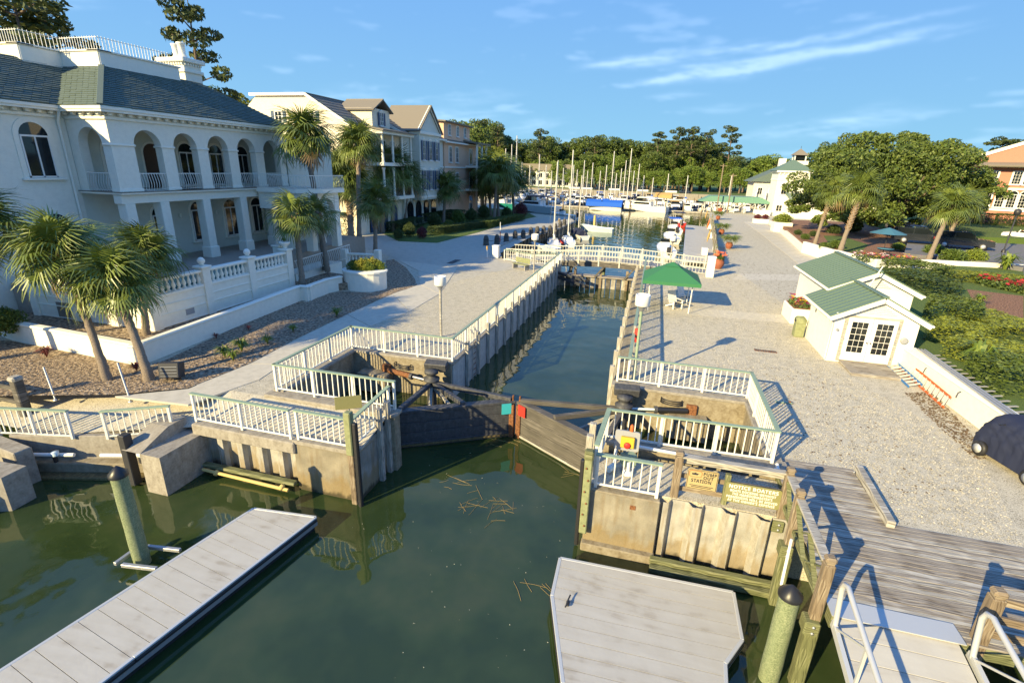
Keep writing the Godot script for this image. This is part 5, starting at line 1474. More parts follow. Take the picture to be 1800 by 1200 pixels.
	for k in 4:
		var a: Vector3 = px_[k][0]
		var b: Vector3 = px_[k][1]
		bar("parapet", a + Vector3(0, 0.12, 0), b + Vector3(0, 0.12, 0), 0.3, 0.9, M.stucco_trim, t).rotation = Vector3.ZERO
		var o: MeshInstance3D = t.get_child(t.get_child_count() - 1)
		var d := b - a
		o.mesh = bx(Vector3(snappedf(absf(d.x) + (0.62 if k % 2 else 0.7), 0.01), 1.7 - k * 0.01, snappedf(absf(d.z) + (0.7 if k % 2 else 0.6), 0.01)), 0.02)
		o.position = (a + b) * 0.5 + Vector3(0, -0.24 + k * 0.002, 0)
		put("parapet_cap", bx(Vector3(snappedf(absf(d.x) + 0.86, 0.01), 0.1, snappedf(absf(d.z) + 0.86, 0.01)), 0.02), M.stucco_trim, t, (a + b) * 0.5 + Vector3(0, 0.66 + k * 0.003, 0))
		var n := int(d.length() / 0.2)
		for q in n: put("roof_picket", bx(Vector3(0.024, 0.8, 0.024)), M.white_rail, t, a.lerp(b, (q + 0.5) / n) + Vector3(0, 1.1, 0))
		bar("roof_rail", a + Vector3(0, 1.42, 0), b + Vector3(0, 1.42, 0), 0.03, 0.03, M.white_rail, t)
	# chimney
	put("chimney", bx(Vector3(2.0, 4.6, 1.5), 0.03), M.stucco, t, Vector3(-6.0, 12.9, -11.2))
	put("chimney_band", bx(Vector3(2.25, 0.22, 1.75), 0.04), M.stucco_trim, t, Vector3(-6.0, 14.4, -11.2))
	put("chimney_cap", bx(Vector3(2.5, 0.3, 2.0), 0.05), M.stucco_trim, t, Vector3(-6.0, 15.1, -11.2))
	for k in 9: put("dentil", bx(Vector3(0.12, 0.14, 0.12)), M.stucco_trim, t, Vector3(-6.9 + k * 0.225, 14.85, -10.4))
	for k in 7: put("dentil", bx(Vector3(0.12, 0.14, 0.12)), M.stucco_trim, t, Vector3(-4.95, 14.85, -10.55 - k * 0.22))
	for q in [-0.45, 0.45]: put("chimney_pot", turned([[0.3, 0.0], [0.3, 0.2], [0.22, 0.3], [0.24, 0.9], [0.3, 0.95], [0.3, 1.05], [0.2, 1.06]], 8), M.stucco_trim, t, Vector3(-6.0 + q, 15.25, -11.2 + q * 0.4))
	# porch at the far end, open arches below a balcony
	for q in [[2.1, -10.9], [4.2, -10.6], [4.3, -13.6], [2.3, -14.4]]:
		put("porch_pier", bx(Vector3(0.6, 4.0, 0.6), 0.03), M.stucco, t, Vector3(q[0], 4.0, q[1]))
		put("pier_cap", bx(Vector3(0.76, 0.14, 0.76), 0.03), M.stucco_trim, t, Vector3(q[0], 4.75, q[1]))
	s = ST()
	var pa := [[0.0, 5.0], [0.0, 6.2], [3.6, 6.2], [3.6, 5.0]]
	var pc := arch_pts(1.8, 5.0, 5.0, 1.2, 12, 0.7)
	pc.reverse()
	for q in pc: pa.append(q)
	outline(s, P2(pa), 0.5, facing(Vector3(4.55, 0, -10.3), true))
	put("porch_arch", fin(s), M.stucco, t)
	s = ST()
	pa = [[0.0, 5.0], [0.0, 6.2], [4.4, 6.2], [4.4, 5.0]]
	for q in pc: pa.append([q[0] + 0.4, q[1]])
	outline(s, P2(pa), 0.5, facing(Vector3(0.1, 0, -10.35), false))
	put("porch_arch", fin(s), M.stucco, t)
	put("porch_slab", slab_mesh([[0.1, -10.1], [3.6, -10.1], [4.5, -10.5], [4.95, -11.4], [4.95, -14.2], [0.1, -14.6]], 6.2, 6.5), M.stucco_trim, t)
	var rim := [Vector3(0.1, 6.5, -10.15), Vector3(3.5, 6.5, -10.15), Vector3(4.4, 6.5, -10.5), Vector3(4.9, 6.5, -11.5), Vector3(4.9, 6.5, -14.2)]
	for k in 4:
		var d: Vector3 = rim[k + 1] - rim[k]
		belly_baluster(t, rim[k], rim[k + 1], Vector3(-d.z, 0, d.x).normalized(), 0.95)
	put("far_wing", bx(Vector3(6.0, 8.4, 6.0)), M.blue_stucco, t, Vector3(-3.1, 6.2, -17.2))
func pool_terrace():
	var t := thing("pool_terrace", "raised white pool terrace wall with panels and a stone balustrade", "terrace", Vector3(-22.7, 0, -17.8))
	put("deck", slab_mesh([[-9.2, 0.0], [-9.2, -24], [-3.0, -24], [-2.2, -11.5], [-0.1, -9.6], [-0.1, -0.1]], 0.3, 2.0), M.paver, t)
	put("pool_rim", bx(Vector3(2.9, 0.1, 8.7)), M.pool_tile, t, Vector3(-2.2, 2.02, -5.6))
	put("pool", bx(Vector3(2.4, 0.04, 8.2)), M.water_pool, t, Vector3(-2.2, 2.08, -5.6))
	# walls: +x side, then the return, and the sunlit side
	var runs := [[Vector3(0, 0, 0), Vector3(0, 0, -9.7), [0.0, 0.33, 0.66, 1.0]], [Vector3(0, 0, -9.7), Vector3(-1.5, 0, -10.8), [1.0]], [Vector3(-7.5, 0, 0), Vector3(0, 0, 0), [0.0, 0.38, 0.7]]]
	for rn in runs:
		var a: Vector3 = rn[0]
		var b: Vector3 = rn[1]
		var d := b - a
		var turn := atan2(-d.z, d.x)
		var mid := (a + b) * 0.5
		var len_: float = snappedf(d.length(), 0.01)
		put("wall", bx(Vector3(len_, 1.75, 0.3), 0.01), M.stucco, t, mid + Vector3(0, 1.12, 0), Vector3(0, turn, 0))
		for k in 3: put("moulding", bx(Vector3(len_, 0.05, 0.4), 0.012), M.stucco_trim, t, mid + Vector3(0, [0.55, 1.15, 1.6][k], 0), Vector3(0, turn, 0))
		put("plinth_rail", bx(Vector3(len_, 0.16, 0.42), 0.03), M.stucco_trim, t, mid + Vector3(0, 2.08, 0), Vector3(0, turn, 0))
		put("coping", bx(Vector3(len_, 0.14, 0.38), 0.03), M.stucco_trim, t, mid + Vector3(0, 2.84, 0), Vector3(0, turn, 0))
		stone_balusters(t, a + Vector3(0, 2.16, 0), b + Vector3(0, 2.16, 0), int(len_ / 0.3), 0.62)
		for f in rn[2]:
			var p: Vector3 = a.lerp(b, f)
			put("pillar", bx(Vector3(0.5, 2.75, 0.5), 0.02), M.stucco, t, p + Vector3(0, 1.6, 0))
			put("pillar_cap", bx(Vector3(0.66, 0.12, 0.66), 0.03), M.stucco_trim, t, p + Vector3(0, 3.03, 0))
			if f < 0.99: put("ball", turned([[0.0, 0.0], [0.12, 0.03], [0.1, 0.08], [0.19, 0.2], [0.19, 0.3], [0.1, 0.42], [0.0, 0.45]], 14), M.stucco_trim, t, p + Vector3(0, 3.08, 0))
	put("vent", bx(Vector3(0.02, 0.3, 0.5)), M.grey_paint, t, Vector3(0.16, 0.95, -1.9))
	put("hatch", bx(Vector3(0.9, 1.1, 0.02)), M.brown_shingle, t, Vector3(-5.6, 0.8, 0.16))
	for q in [[Vector3(-22.75, 3.1, -27.5), "stone urn of green leaves on the pool terrace corner pillar"], [Vector3(-23.9, 2.9, -28.9), "stone urn of green leaves beside the stairs of the pool terrace"]]:
		var u := thing("stone_urn", q[1], "urn", q[0])
		put("bowl", turned([[0.16, 0.0], [0.1, 0.08], [0.14, 0.14], [0.33, 0.3], [0.36, 0.42], [0.3, 0.42], [0.0, 0.38]], 16), M.stucco_trim, u)
		put("leaves", protos["tuft0"], M.tree_leaf, u, Vector3(0, 0.38, 0), Vector3.ZERO, Vector3.ONE * 0.45)
	put("urn_pillar", bx(Vector3(0.5, 2.7, 0.5), 0.02), M.stucco, t, Vector3(-1.25, 1.5, -11.1))
	# belly railing and stone balustrade of the stairs beyond the porch
	var r := thing("stair_railing", "curving white iron railing beside the porch of the white house", "railing", Vector3(-23.6, 0.9, -29.3))
	belly_baluster(r, Vector3.ZERO, Vector3(0.3, 0.2, -2.6), Vector3.RIGHT, 1.0)
	belly_baluster(r, Vector3(0.3, 0.2, -2.6), Vector3(0.9, 0.5, -5.4), Vector3.RIGHT, 1.0)
	put("steps", bx(Vector3(1.6, 1.2, 5.5)), M.stucco, r, Vector3(-0.75, -0.5, -2.7))
	var sb := thing("stone_balustrade", "short stone balustrade with a pedestal between two tall palms by the road", "balustrade", Vector3(-24.4, 0.2, -36.5))
	for q in [0.0, 2.6]: put("pedestal", bx(Vector3(0.5, 1.5, 0.5), 0.03), M.stucco_trim, sb, Vector3(q, 0.75, -q * 0.3))
	put("coping", bx(Vector3(2.6, 0.14, 0.36), 0.03), M.stucco_trim, sb, Vector3(1.3, 1.1, -0.39), Vector3(0, 0.29, 0))
	put("base", bx(Vector3(2.6, 0.5, 0.4), 0.02), M.stucco, sb, Vector3(1.3, 0.2, -0.39), Vector3(0, 0.29, 0))
	stone_balusters(sb, Vector3(0.2, 0.45, -0.06), Vector3(2.4, 0.45, -0.72), 8, 0.6)
	# low garden wall round the beds and the round planter
	var w := thing("garden_wall", "low smooth white garden wall turning a corner behind the two leaning palms", "wall", Vector3(-20.3, 0, -14.9))
	var pts := [Vector3(-13, 0, -1.5), Vector3(-8.2, 0, -0.45), Vector3(0.0, 0, 0.0), Vector3(-0.85, 0, -11.6), Vector3(-0.35, 0, -11.75), Vector3(-0.5, 0, -14.0), Vector3(-0.2, 0, -15.1)]
	for k in pts.size() - 1:
		var d: Vector3 = pts[k + 1] - pts[k]
		var n := Vector3(d.z, 0, -d.x).normalized() * 0.14
		var mid: Vector3 = (pts[k] + pts[k + 1]) * 0.5 + n
		put("wall", bx(Vector3(snappedf(d.length() + 0.26, 0.01), 0.86, 0.26), 0.02), M.stucco, w, mid + Vector3(0, 0.42, 0), Vector3(0, atan2(-d.z, d.x), 0))
		put("capping", bx(Vector3(snappedf(d.length() + 0.34, 0.01), 0.13, 0.36), 0.04), M.stucco_trim, w, mid + Vector3(0, 0.91 + k * 0.002, 0), Vector3(0, atan2(-d.z, d.x), 0))
	var pl := thing("round_planter", "tall curved white planter full of bright green shrubs beside the walkway", "planter", Vector3(-19.4, 0, -31.3))
	var ring := []
	for k in 15:
		var a := deg_to_rad(-60 + k * 17.0)
		ring.append([cos(a) * 1.55, sin(a) * 1.25])
	ring.append([-1.5, -0.3])
	put("wall", slab_mesh(ring, -0.05, 1.2), M.stucco, pl)
	var cap := []
	for q in ring: cap.append([q[0] * 1.06, q[1] * 1.06])
	put("capping", slab_mesh(cap, 1.2, 1.32), M.stucco_trim, pl)
	for k in 7: put("bush", protos["shrub%d" % [0, 1, 4, 1, 0, 4, 1][k]], M.tree_leaf, pl, Vector3(-0.7 + (k % 4) * 0.5, 1.15, -0.6 + (k / 4) * 0.7), Vector3(0, k, 0), Vector3.ONE * (1.25 + 0.2 * (k % 3)))
	# soil between wall and terrace
	struct("planting_bed", slab_mesh([[-33, -16.2], [-28.4, -15.4], [-20.4, -15.0], [-21.2, -26.4], [-20.8, -29.5], [-18.6, -32], [-24, -33], [-34, -30]], 0.0, 0.5), M.soil, "raised bare soil bed behind the low white wall")
func town_house(called: String, label: String, x: float, z0: float, z1: float, deep: float, eave: float, ridge: float, wallm: Material, roofm: Material) -> Node3D:
	# front looks along +x; z0 is the near end
	var t := thing(called, label, "house", Vector3(x, 0, z0))
	var len_ := z0 - z1
	put("walls", bx(Vector3(deep, snappedf(eave, 0.01), len_)), wallm, t, Vector3(-deep * 0.5, eave * 0.5, -len_ * 0.5))
	# gable ends
	var s := ST()
	outline(s, P2([[-deep, eave], [0.0, eave], [-deep * 0.35, ridge - 0.1], [-deep * 0.75, ridge - 0.1]]), len_, Transform3D())
	put("gable", fin(s), wallm, t)
	courses(t, Vector3(0.6, eave - 0.1, 0.3), Vector3(0.6, eave - 0.1, -len_ - 0.3), Vector3(-deep * 0.35, ridge, -len_ - 0.3), Vector3(-deep * 0.35, ridge, 0.3), roofm, 10)
	put("roof_top", bx(Vector3(deep * 0.45, 0.12, len_ + 0.6)), roofm, t, Vector3(-deep * 0.56, ridge - 0.02, -len_ * 0.5))
	bar("barge_board", Vector3(0.6, eave - 0.2, 0.3), Vector3(-deep * 0.35, ridge - 0.1, 0.3), 0.1, 0.3, M.stucco_trim, t)
	bar("barge_board", Vector3(-deep * 0.8, ridge - 0.1, 0.3), Vector3(-deep * 0.35, ridge - 0.1, 0.3), 0.1, 0.3, M.stucco_trim, t)
	bar("gutter", Vector3(0.55, eave - 0.12, 0.3), Vector3(0.55, eave - 0.12, -len_ - 0.3), 0.2, 0.22, M.stucco_trim, t)
	for y in [4.3, 8.2]: put("string_course", bx(Vector3(0.2, 0.22, len_), 0.03), M.stucco_trim, t, Vector3(0.05, y, -len_ * 0.5))
	return t
func shuttered(t: Node3D, at: Vector3, w: float, h: float):
	var f := window(t, facing(at, true), w, h, false, M.white_paint, 0.08, 2, 3)
	for sx in [-1, 1]: put("shutter", bx(Vector3(snappedf(w * 0.42, 0.01), h, 0.06)), M.shutter_blue, f, Vector3(sx * (w * 0.5 + w * 0.26), h * 0.5, 0.08))
	put("hood", plate([[-w * 0.6, 0.0], [w * 0.6, 0.0], [0.0, w * 0.3]], 0.12), M.stucco_trim, f, Vector3(0, h + 0.12, 0.1))
func town_houses():
	var a := town_house("town_house", "cream town house with a columned two storey porch behind the palms", -34.6, -55.5, -66.5, 17.0, 12.2, 15.9, M.cream_stucco, M.brown_shingle)
	# lit end wall windows
	for q in [[-5.5, 12.6], [-10.0, 12.6], [-5.0, 8.7], [-9.5, 8.7], [-5.0, 4.8]]:
		var f := window(a, facing(Vector3(q[0], q[1], 0.0), false), 1.0, 1.7 if q[1] < 12 else 1.3, false, M.white_paint, 0.1, 2, 3)
		for sx in [-1, 1]: put("shutter", bx(Vector3(0.4, 1.6 if q[1] < 12 else 1.25, 0.05)), M.shutter_blue, f, Vector3(sx * 0.82, 0.8, 0.06))
	for st in 2:
		var y: float = [4.3, 8.4][st]
		put("porch_floor", bx(Vector3(2.2, 0.4, 8.0)), M.stucco_trim, a, Vector3(1.1, y, -6.6))
		for k in 4: put("porch_column", turned([[0.22, 0.0], [0.2, 0.1], [0.16, 0.2], [0.14, 3.2], [0.2, 3.3], [0.22, 3.5]], 12), M.stucco_trim, a, Vector3(1.95, y + 0.2, -2.9 - k * 2.5))
		for k in 3:
			put("porch_rail", bx(Vector3(0.06, 0.06, 2.3)), M.dark_paint, a, Vector3(1.95, y + 1.15, -4.15 - k * 2.5))
			for b in 9: put("rail_bar", bx(Vector3(0.025, 0.9, 0.025)), M.dark_paint, a, Vector3(1.95, y + 0.65, -3.15 - k * 2.5 - b * 0.25))
			window(a, facing(Vector3(0.0, y + 0.2, -4.1 - k * 2.4), true), 1.1, 2.6, false, M.white_paint, 0.1, 2, 4)
	put("porch_beam", bx(Vector3(2.4, 0.5, 8.4)), M.stucco_trim, a, Vector3(1.1, 12.1, -6.6))
	put("porch_roof", bx(Vector3(2.8, 0.16, 9.0)), M.brown_shingle, a, Vector3(1.2, 12.45, -6.6), Vector3(0, 0, -0.16))
	for k in 3:
		var s := ST()
		outline(s, P2(arch_pts(0, 0, 2.3, 0.85, 10)), 0.1, Transform3D())
		putx("arched_opening", fin(s), M.shutter_blue, a, facing(Vector3(0.06, 0.1, -3.2 - k * 2.7), true))
		s = ST()
		outline(s, P2(arch_pts(0, 0, 2.3, 1.05, 10)), 0.1, Transform3D())
		putx("arch_surround", fin(s), M.stucco_trim, a, facing(Vector3(0.0, 0.1, -3.2 - k * 2.7), true))
	# dormer
	put("dormer", bx(Vector3(4.5, 2.6, 4.4)), M.cream_stucco, a, Vector3(-2.6, 13.6, -7.0))
	for sd in [-1, 1]: put("dormer_roof", bx(Vector3(5.2, 0.14, 3.0)), M.brown_shingle, a, Vector3(-2.5, 15.35, -7.0 + sd * 1.2), Vector3(sd * 0.5, 0, 0))
	shuttered(a, Vector3(-0.32, 13.0, -7.0), 0.9, 1.5)
	var b := town_house("town_house", "pale blue town house with navy shutters and a gabled bay", -34.2, -66.5, -80.5, 17.0, 12.4, 15.6, M.blue_stucco, M.brown_shingle)
	put("bay", bx(Vector3(1.4, 9.2, 7.0), 0.02), M.blue_stucco, b, Vector3(0.7, 8.2, -6.0))
	put("bay_cornice", bx(Vector3(1.8, 0.4, 7.5), 0.05), M.stucco_trim, b, Vector3(0.75, 12.7, -6.0))
	put("bay_string", bx(Vector3(1.55, 0.3, 7.15), 0.04), M.stucco_trim, b, Vector3(0.72, 4.0, -6.0))
	var s2 := ST()
	outline(s2, P2([[-3.8, 0.0], [3.8, 0.0], [0.0, 3.3]]), 5.0, Transform3D())
	putx("bay_gable", fin(s2), M.blue_stucco, b, facing(Vector3(1.3, 12.9, -6.0), true))
	for sd in [-1, 1]:
		var o := Vector3(-1.4, 14.65, -6.0 + sd * 2.0)
		put("bay_roof", bx(Vector3(6.4, 0.16, 5.5)), M.brown_shingle, b, o, Vector3(sd * 0.715, 0, 0))
		bar("barge_board", Vector3(1.5, 12.95, -6.0 + sd * 4.0), Vector3(1.5, 16.3, -6.0), 0.14, 0.34, M.stucco_trim, b)
	for k in 3:
		shuttered(b, Vector3(1.42, 9.1, -3.8 - k * 2.2), 0.95, 2.6)
		shuttered(b, Vector3(1.42, 5.0, -3.8 - k * 2.2), 0.95, 2.7)
	for k in 4:
		var s := ST()
		outline(s, P2(arch_pts(0, 0, 2.2, 0.85, 10)), 0.1, Transform3D())
		putx("arched_opening", fin(s), M.window_glass, b, facing(Vector3(0.06, 0.2, -1.8 - k * 2.7), true))
		s = ST()
		outline(s, P2(arch_pts(0, 0, 2.2, 1.05, 10)), 0.1, Transform3D())
		putx("arch_surround", fin(s), M.stucco_trim, b, facing(Vector3(0.0, 0.2, -1.8 - k * 2.7), true))
		put("gate_rail", bx(Vector3(0.05, 1.0, 1.6)), M.shutter_blue, b, Vector3(0.1, 0.7, -1.8 - k * 2.7))
	var c := town_house("town_house", "salmon town house with white balconies at the end of the row", -34.0, -80.6, -97.0, 17.0, 12.2, 15.2, M.salmon_stucco, M.brown_shingle)
	for k in 2:
		for y in [4.9, 9.0]: window(c, facing(Vector3(0.0, y, -2.5 - k * 3.0), true), 1.1, 2.4, false, M.white_paint, 0.15, 2, 3)
	for k in 3: window(c, facing(Vector3(-0.3, 13.2, -3.0 - k * 3.6), true), 1.0, 1.6, false, M.white_paint, 0.12, 2, 3)
	put("attic", bx(Vector3(9.0, 3.0, 12.0)), M.salmon_stucco, c, Vector3(-4.8, 13.8, -6.6))
	put("attic_roof", bx(Vector3(10.2, 0.2, 13.2)), M.brown_shingle, c, Vector3(-4.8, 15.5, -6.6), Vector3(0, 0, -0.06))
	for y in [0.2, 4.4, 8.4]:
		put("balcony_floor", bx(Vector3(2.4, 0.35, 6.0)), M.stucco_trim, c, Vector3(1.2, y, -12.6))
		for k in 3:
			put("balcony_post", bx(Vector3(0.3, 4.0, 0.3)), M.stucco_trim if y > 1 else M.salmon_stucco, c, Vector3(2.1, y + 2.1, -9.9 - k * 2.6))
			if y > 1 and k < 2: put("balcony_rail", bx(Vector3(0.05, 0.95, 2.2)), M.shutter_blue, c, Vector3(2.1, y + 0.65, -11.2 - k * 2.6))
		window(c, facing(Vector3(0.0, y + 0.4, -12.4), true), 1.6, 2.6, false, M.white_paint, 0.12, 2, 1)
	put("balcony_roof", bx(Vector3(3.0, 0.3, 6.6)), M.brown_shingle, c, Vector3(1.2, 12.5, -12.6), Vector3(0, 0, -0.12))
func house_side_ground():
	# walkway, road, beds and lawns; each sheet a few millimetres above the one below
	var walk_l := [[200, 697], [330, 684], [440, 640], [520, 597], [610, 553], [690, 517], [738, 500], [735, 476], [700, 458]]
	var walk_r := [[330, 712], [455, 668], [497, 640], [570, 602], [650, 574], [720, 548], [772, 517], [790, 492], [805, 470]]
	for k in walk_l.size() - 1:
		var q := gp([walk_l[k], walk_l[k + 1], walk_r[k + 1], walk_r[k]])
		var c := Vector2.ZERO
		for p in q: c += Vector2(p[0], p[1]) * 0.25
		var inset := []
		for p in q: inset.append([lerpf(p[0], c.x, 0.012), lerpf(p[1], c.y, 0.012)])
		struct("walkway", slab_mesh(inset, -0.05, 0.02 + 0.001 * k), M.sidewalk, "pale concrete walkway slab beside the soil bed")
	struct("road", sheet(gp([[735, 476], [700, 458], [655, 438], [600, 424], [560, 400], [600, 396], [660, 410], [700, 428], [770, 430], [845, 411], [905, 392], [945, 384], [1000, 380], [1012, 390], [985, 402], [930, 418], [868, 451], [880, 462], [925, 470], [870, 478], [800, 475]]), 0.012), M.road, "grey blue concrete road curving past the town houses")
	struct("lawn", sheet(gp([[668, 408], [700, 424], [768, 427], [842, 408], [905, 389], [943, 381], [925, 372], [870, 366], [780, 378], [700, 390]]), 0.02), M.lawn, "shaded green lawn strip along the road")
	struct("soil_bed", sheet(gp([[-300, 700], [-300, 585], [30, 600], [242, 643], [265, 645], [513, 529], [542, 532], [578, 516], [600, 512], [652, 515], [677, 507], [690, 470], [720, 480], [733, 500], [690, 516], [610, 552], [520, 596], [440, 638], [330, 682], [200, 694]]), 0.016), M.soil, "bare sandy soil bed with bark mulch beside the walkway")
	var st := sheet(gp([[678, 458], [692, 456], [713, 470], [729, 490], [733, 503], [700, 512], [680, 504]]), 0.024)
	struct("mulch_bed", st, M.soil, "brown mulch corner beside the round planter")
	var dr := thing("road_drain", "dark drain grating across the road by the bridge", "drain", g(798, 460) + Vector3(0, 0.02, 0), 0.0)
	for k in 12: put("grate_bar", bx(Vector3(0.5, 0.02, 0.07)), M.gate_steel, dr, Vector3(0, 0, -1.0 + k * 0.17))
	put("frame", bx(Vector3(0.6, 0.012, 2.2)), M.dark_paint, dr)
	# small things on this side
	lamp_post("dark lamp post with a white drum head behind the house side recess", Vector3(-10.0, 0, -22.95), 3.2, M.grey_wood)
	var sp := thing("spot_lamp", "black box spotlight on the soil between the palms and the walkway", "spotlight", g(305, 668), 0.4)
	put("body", bx(Vector3(0.75, 0.62, 0.5), 0.03), M.dark_paint, sp, Vector3(0, 0.45, 0), Vector3(-0.25, 0, 0))
	for k in 4: put("grille", bx(Vector3(0.6, 0.04, 0.02)), M.grey_paint, sp, Vector3(0, 0.28 + k * 0.12, 0.29 - k * 0.03))
	for q in [-0.25, 0.25]: put("leg", bx(Vector3(0.06, 0.3, 0.06)), M.dark_paint, sp, Vector3(q, 0.12, 0))
	for q in [[97, 703, 76, 645], [229, 706, 206, 637]]:
		var b := g(q[0], q[1], -0.2)
		var pp := thing("steel_stake", "thin grey steel stake standing by the walkway, " + ("near the old timber handrail" if q[0] < 150 else "near the two leaning palms"), "stake", b)
		put("pole", rod(Vector3.ZERO, at_depth(q[2], q[3], depth_of(b)) - b, 0.035), M.galvanised, pp)
		put("foot", turned([[0.08, 0.0], [0.07, 0.04], [0.035, 0.06]], 8), M.galvanised, pp)
	var tr := thing("timber_handrail", "old dark timber handrail with a lumpy post beside the sea wall", "handrail", g(48, 735, -0.9))
	put("post", bx(Vector3(0.3, 1.9, 0.3), 0.03), M.gate_wood, tr, Vector3(0, 0.6, 0))
	put("post_head", bx(Vector3(0.36, 0.2, 0.36), 0.06), M.grey_wood, tr, Vector3(0, 1.6, 0))
	for y in [1.25, 0.7]: put("rail", bx(Vector3(2.6, 0.14, 0.07)), M.gate_wood, tr, Vector3(-1.3, y, 0.1))
	put("rail_post", bx(Vector3(0.2, 1.6, 0.2)), M.gate_wood, tr, Vector3(-2.3, 0.5, 0.1))
	var bs := thing("sign_back", "tan metal sign seen from behind on the pier block railing", "sign", Vector3(-9.1, 0.9, -13.15), 0.55)
	put("plate", bx(Vector3(0.85, 0.46, 0.03), 0.005), M.sign_tan, bs)
	put("post", rod(Vector3(0, -1.2, -0.05), Vector3(0, 0.2, -0.05), 0.03), M.galvanised, bs)
	# plants in the soil
	var spots := [[395, 628, 1.0, 0], [425, 618, 1.15, 0], [470, 605, 0.8, 0], [515, 583, 0.7, 0], [592, 556, 0.95, 0], [82, 628, 0.9, 1], [240, 652, 0.7, 1], [437, 580, 0.5, 1], [380, 595, 0.5, 1], [410, 634, 0.9, 0]]
	for q in spots:
		tuft("small clump of green strap leaves in the soil bed" if q[3] == 0 else "small dark red leafy plant in the soil bed", q[3], g(q[0], q[1], 0.02), q[2], "green clumps in the soil bed" if q[3] == 0 else "red leafed plants in the soil bed")
	shrub("round leafy shrub against the pool terrace wall", 0, g(10, 585, 0.5), Vector3(2.0, 1.6, 2.0))
	shrub("yellow green shrub above the low garden wall by the pool terrace", 4, g(15, 500, 1.2), Vector3(2.6, 1.8, 2.2))
func house_side_palms():
	px_palm("palm with a slim leaning trunk in the soil, further from the black spotlight", [188, 668], 0.0, [106, 440], 0.15, 36, 1.12)
	px_palm("palm with a leaning trunk rising from the soil right beside the black spotlight", [262, 668], 0.0, [196, 492], 0.17, 34, 1.08)
	px_palm("palm growing behind the low white wall at the corner of the pool terrace", [257, 588], 0.5, [252, 446], 0.15, 30, 1.1)
	px_palm("palm whose trunk stands out of view, its fans hanging beside the terrace", [-60, 640], 0.0, [-30, 400], 0.2, 26, 1.2)
	px_palm("short palm in the walled bed before the porch of the white house", [532, 505], 0.5, [518, 378], 0.19, 22, 1.1, 0.2)
	px_palm("tall palm with a full crown above the porch balcony of the white house", [572, 472], 0.9, [536, 240], 0.2, 38, 1.5)
	px_palm("low palm with few fans beside the tall one at the porch", [575, 474], 0.9, [560, 376], 0.17, 12, 1.1)
	px_palm("tall slender palm rising behind the round planter", [632, 432], 0.2, [630, 255], 0.24, 38, 1.65)
	px_palm("palm with an orange fibrous neck and stubbed trunk beside the road", [660, 455], 0.2, [661, 352], 0.2, 30, 1.35, 0.8)
	px_palm("stout palm with crossed leaf stubs all down its trunk", [617, 418], 0.1, [614, 320], 0.34, 38, 2.0, 1.3)
	px_palm("dark palm behind the stout stubbed one near the porch", [596, 418], 0.1, [592, 300], 0.25, 36, 1.9)
	px_palm("dark bushy palm against the cream town house", [672, 408], 0.1, [662, 292], 0.28, 42, 2.1, 0.6)
	px_palm("dark palm before the columned porch of the cream town house", [690, 405], 0.1, [694, 300], 0.25, 40, 2.1)
	px_palm("leaning palm before the navy shuttered windows", [712, 398], 0.1, [717, 318], 0.2, 30, 1.8)
	px_palm("small bright palm before the pale blue bay", [780, 390], 0.1, [783, 330], 0.24, 32, 1.9)
	px_palm("thin palm just behind the small bright one", [772, 380], 0.1, [768, 322], 0.2, 22, 1.7)
	var i := 0
	for q in [[862, 378, 858, 312], [876, 380, 872, 318], [869, 384, 874, 302], [903, 375, 899, 316], [850, 372, 846, 320]]:
		px_palm("dark palm in the shaded group at the tip of the lawn by the marina", [q[0], q[1]], 0.1, [q[2], q[3]], 0.26, 32, 2.5, 0.0, "palms at the tip of the lawn")
		i += 1
func house_side_garden():
	# hedges and shrubs before the town houses
	hedge("dark clipped hedge along the curving lawn by the road", 2, g(760, 412, 0.1), g(850, 398, 0.1), 0.9, 1.6)
	hedge("clipped hedge curving to the tip of the lawn", 0, g(850, 400, 0.1), g(915, 386, 0.1), 1.0, 1.8)
	hedge("dark hedge at the foot of the cream town house", 2, g(690, 408, 0.1), g(735, 396, 0.1), 1.2, 1.8)
	hedge("dark hedge before the pale blue town house", 2, g(738, 392, 0.1), g(810, 382, 0.1), 1.4, 2.0)
	hedge("high dark hedge behind the stout palm", 2, g(596, 412, 0.1), g(668, 402, 0.1), 2.6, 2.0)
	var list := [[720, 415, 2.0, 2, "dark round shrub on the lawn by the road"], [742, 418, 1.6, 3, "red leafed shrub beside the dark round one on the lawn"], [788, 405, 1.8, 0, "pale flowering shrub on the lawn before the blue bay"], [805, 392, 2.6, 0, "big green shrub below the small bright palm"], [828, 388, 2.4, 2, "dark shrub before the salmon town house"], [850, 384, 2.8, 2, "broad dark shrub beside the palm group"], [915, 380, 3.0, 3, "dark purple shrub at the very tip of the lawn"], [890, 384, 2.4, 2, "low dark shrub beside the purple one"], [700, 420, 1.5, 2, "low dark shrub at the bend of the road"], [765, 400, 2.4, 2, "tall dark shrub before the navy shutters"]]
	for q in list: shrub(q[4], q[3], g(q[0], q[1], 0.1), Vector3.ONE * q[2])
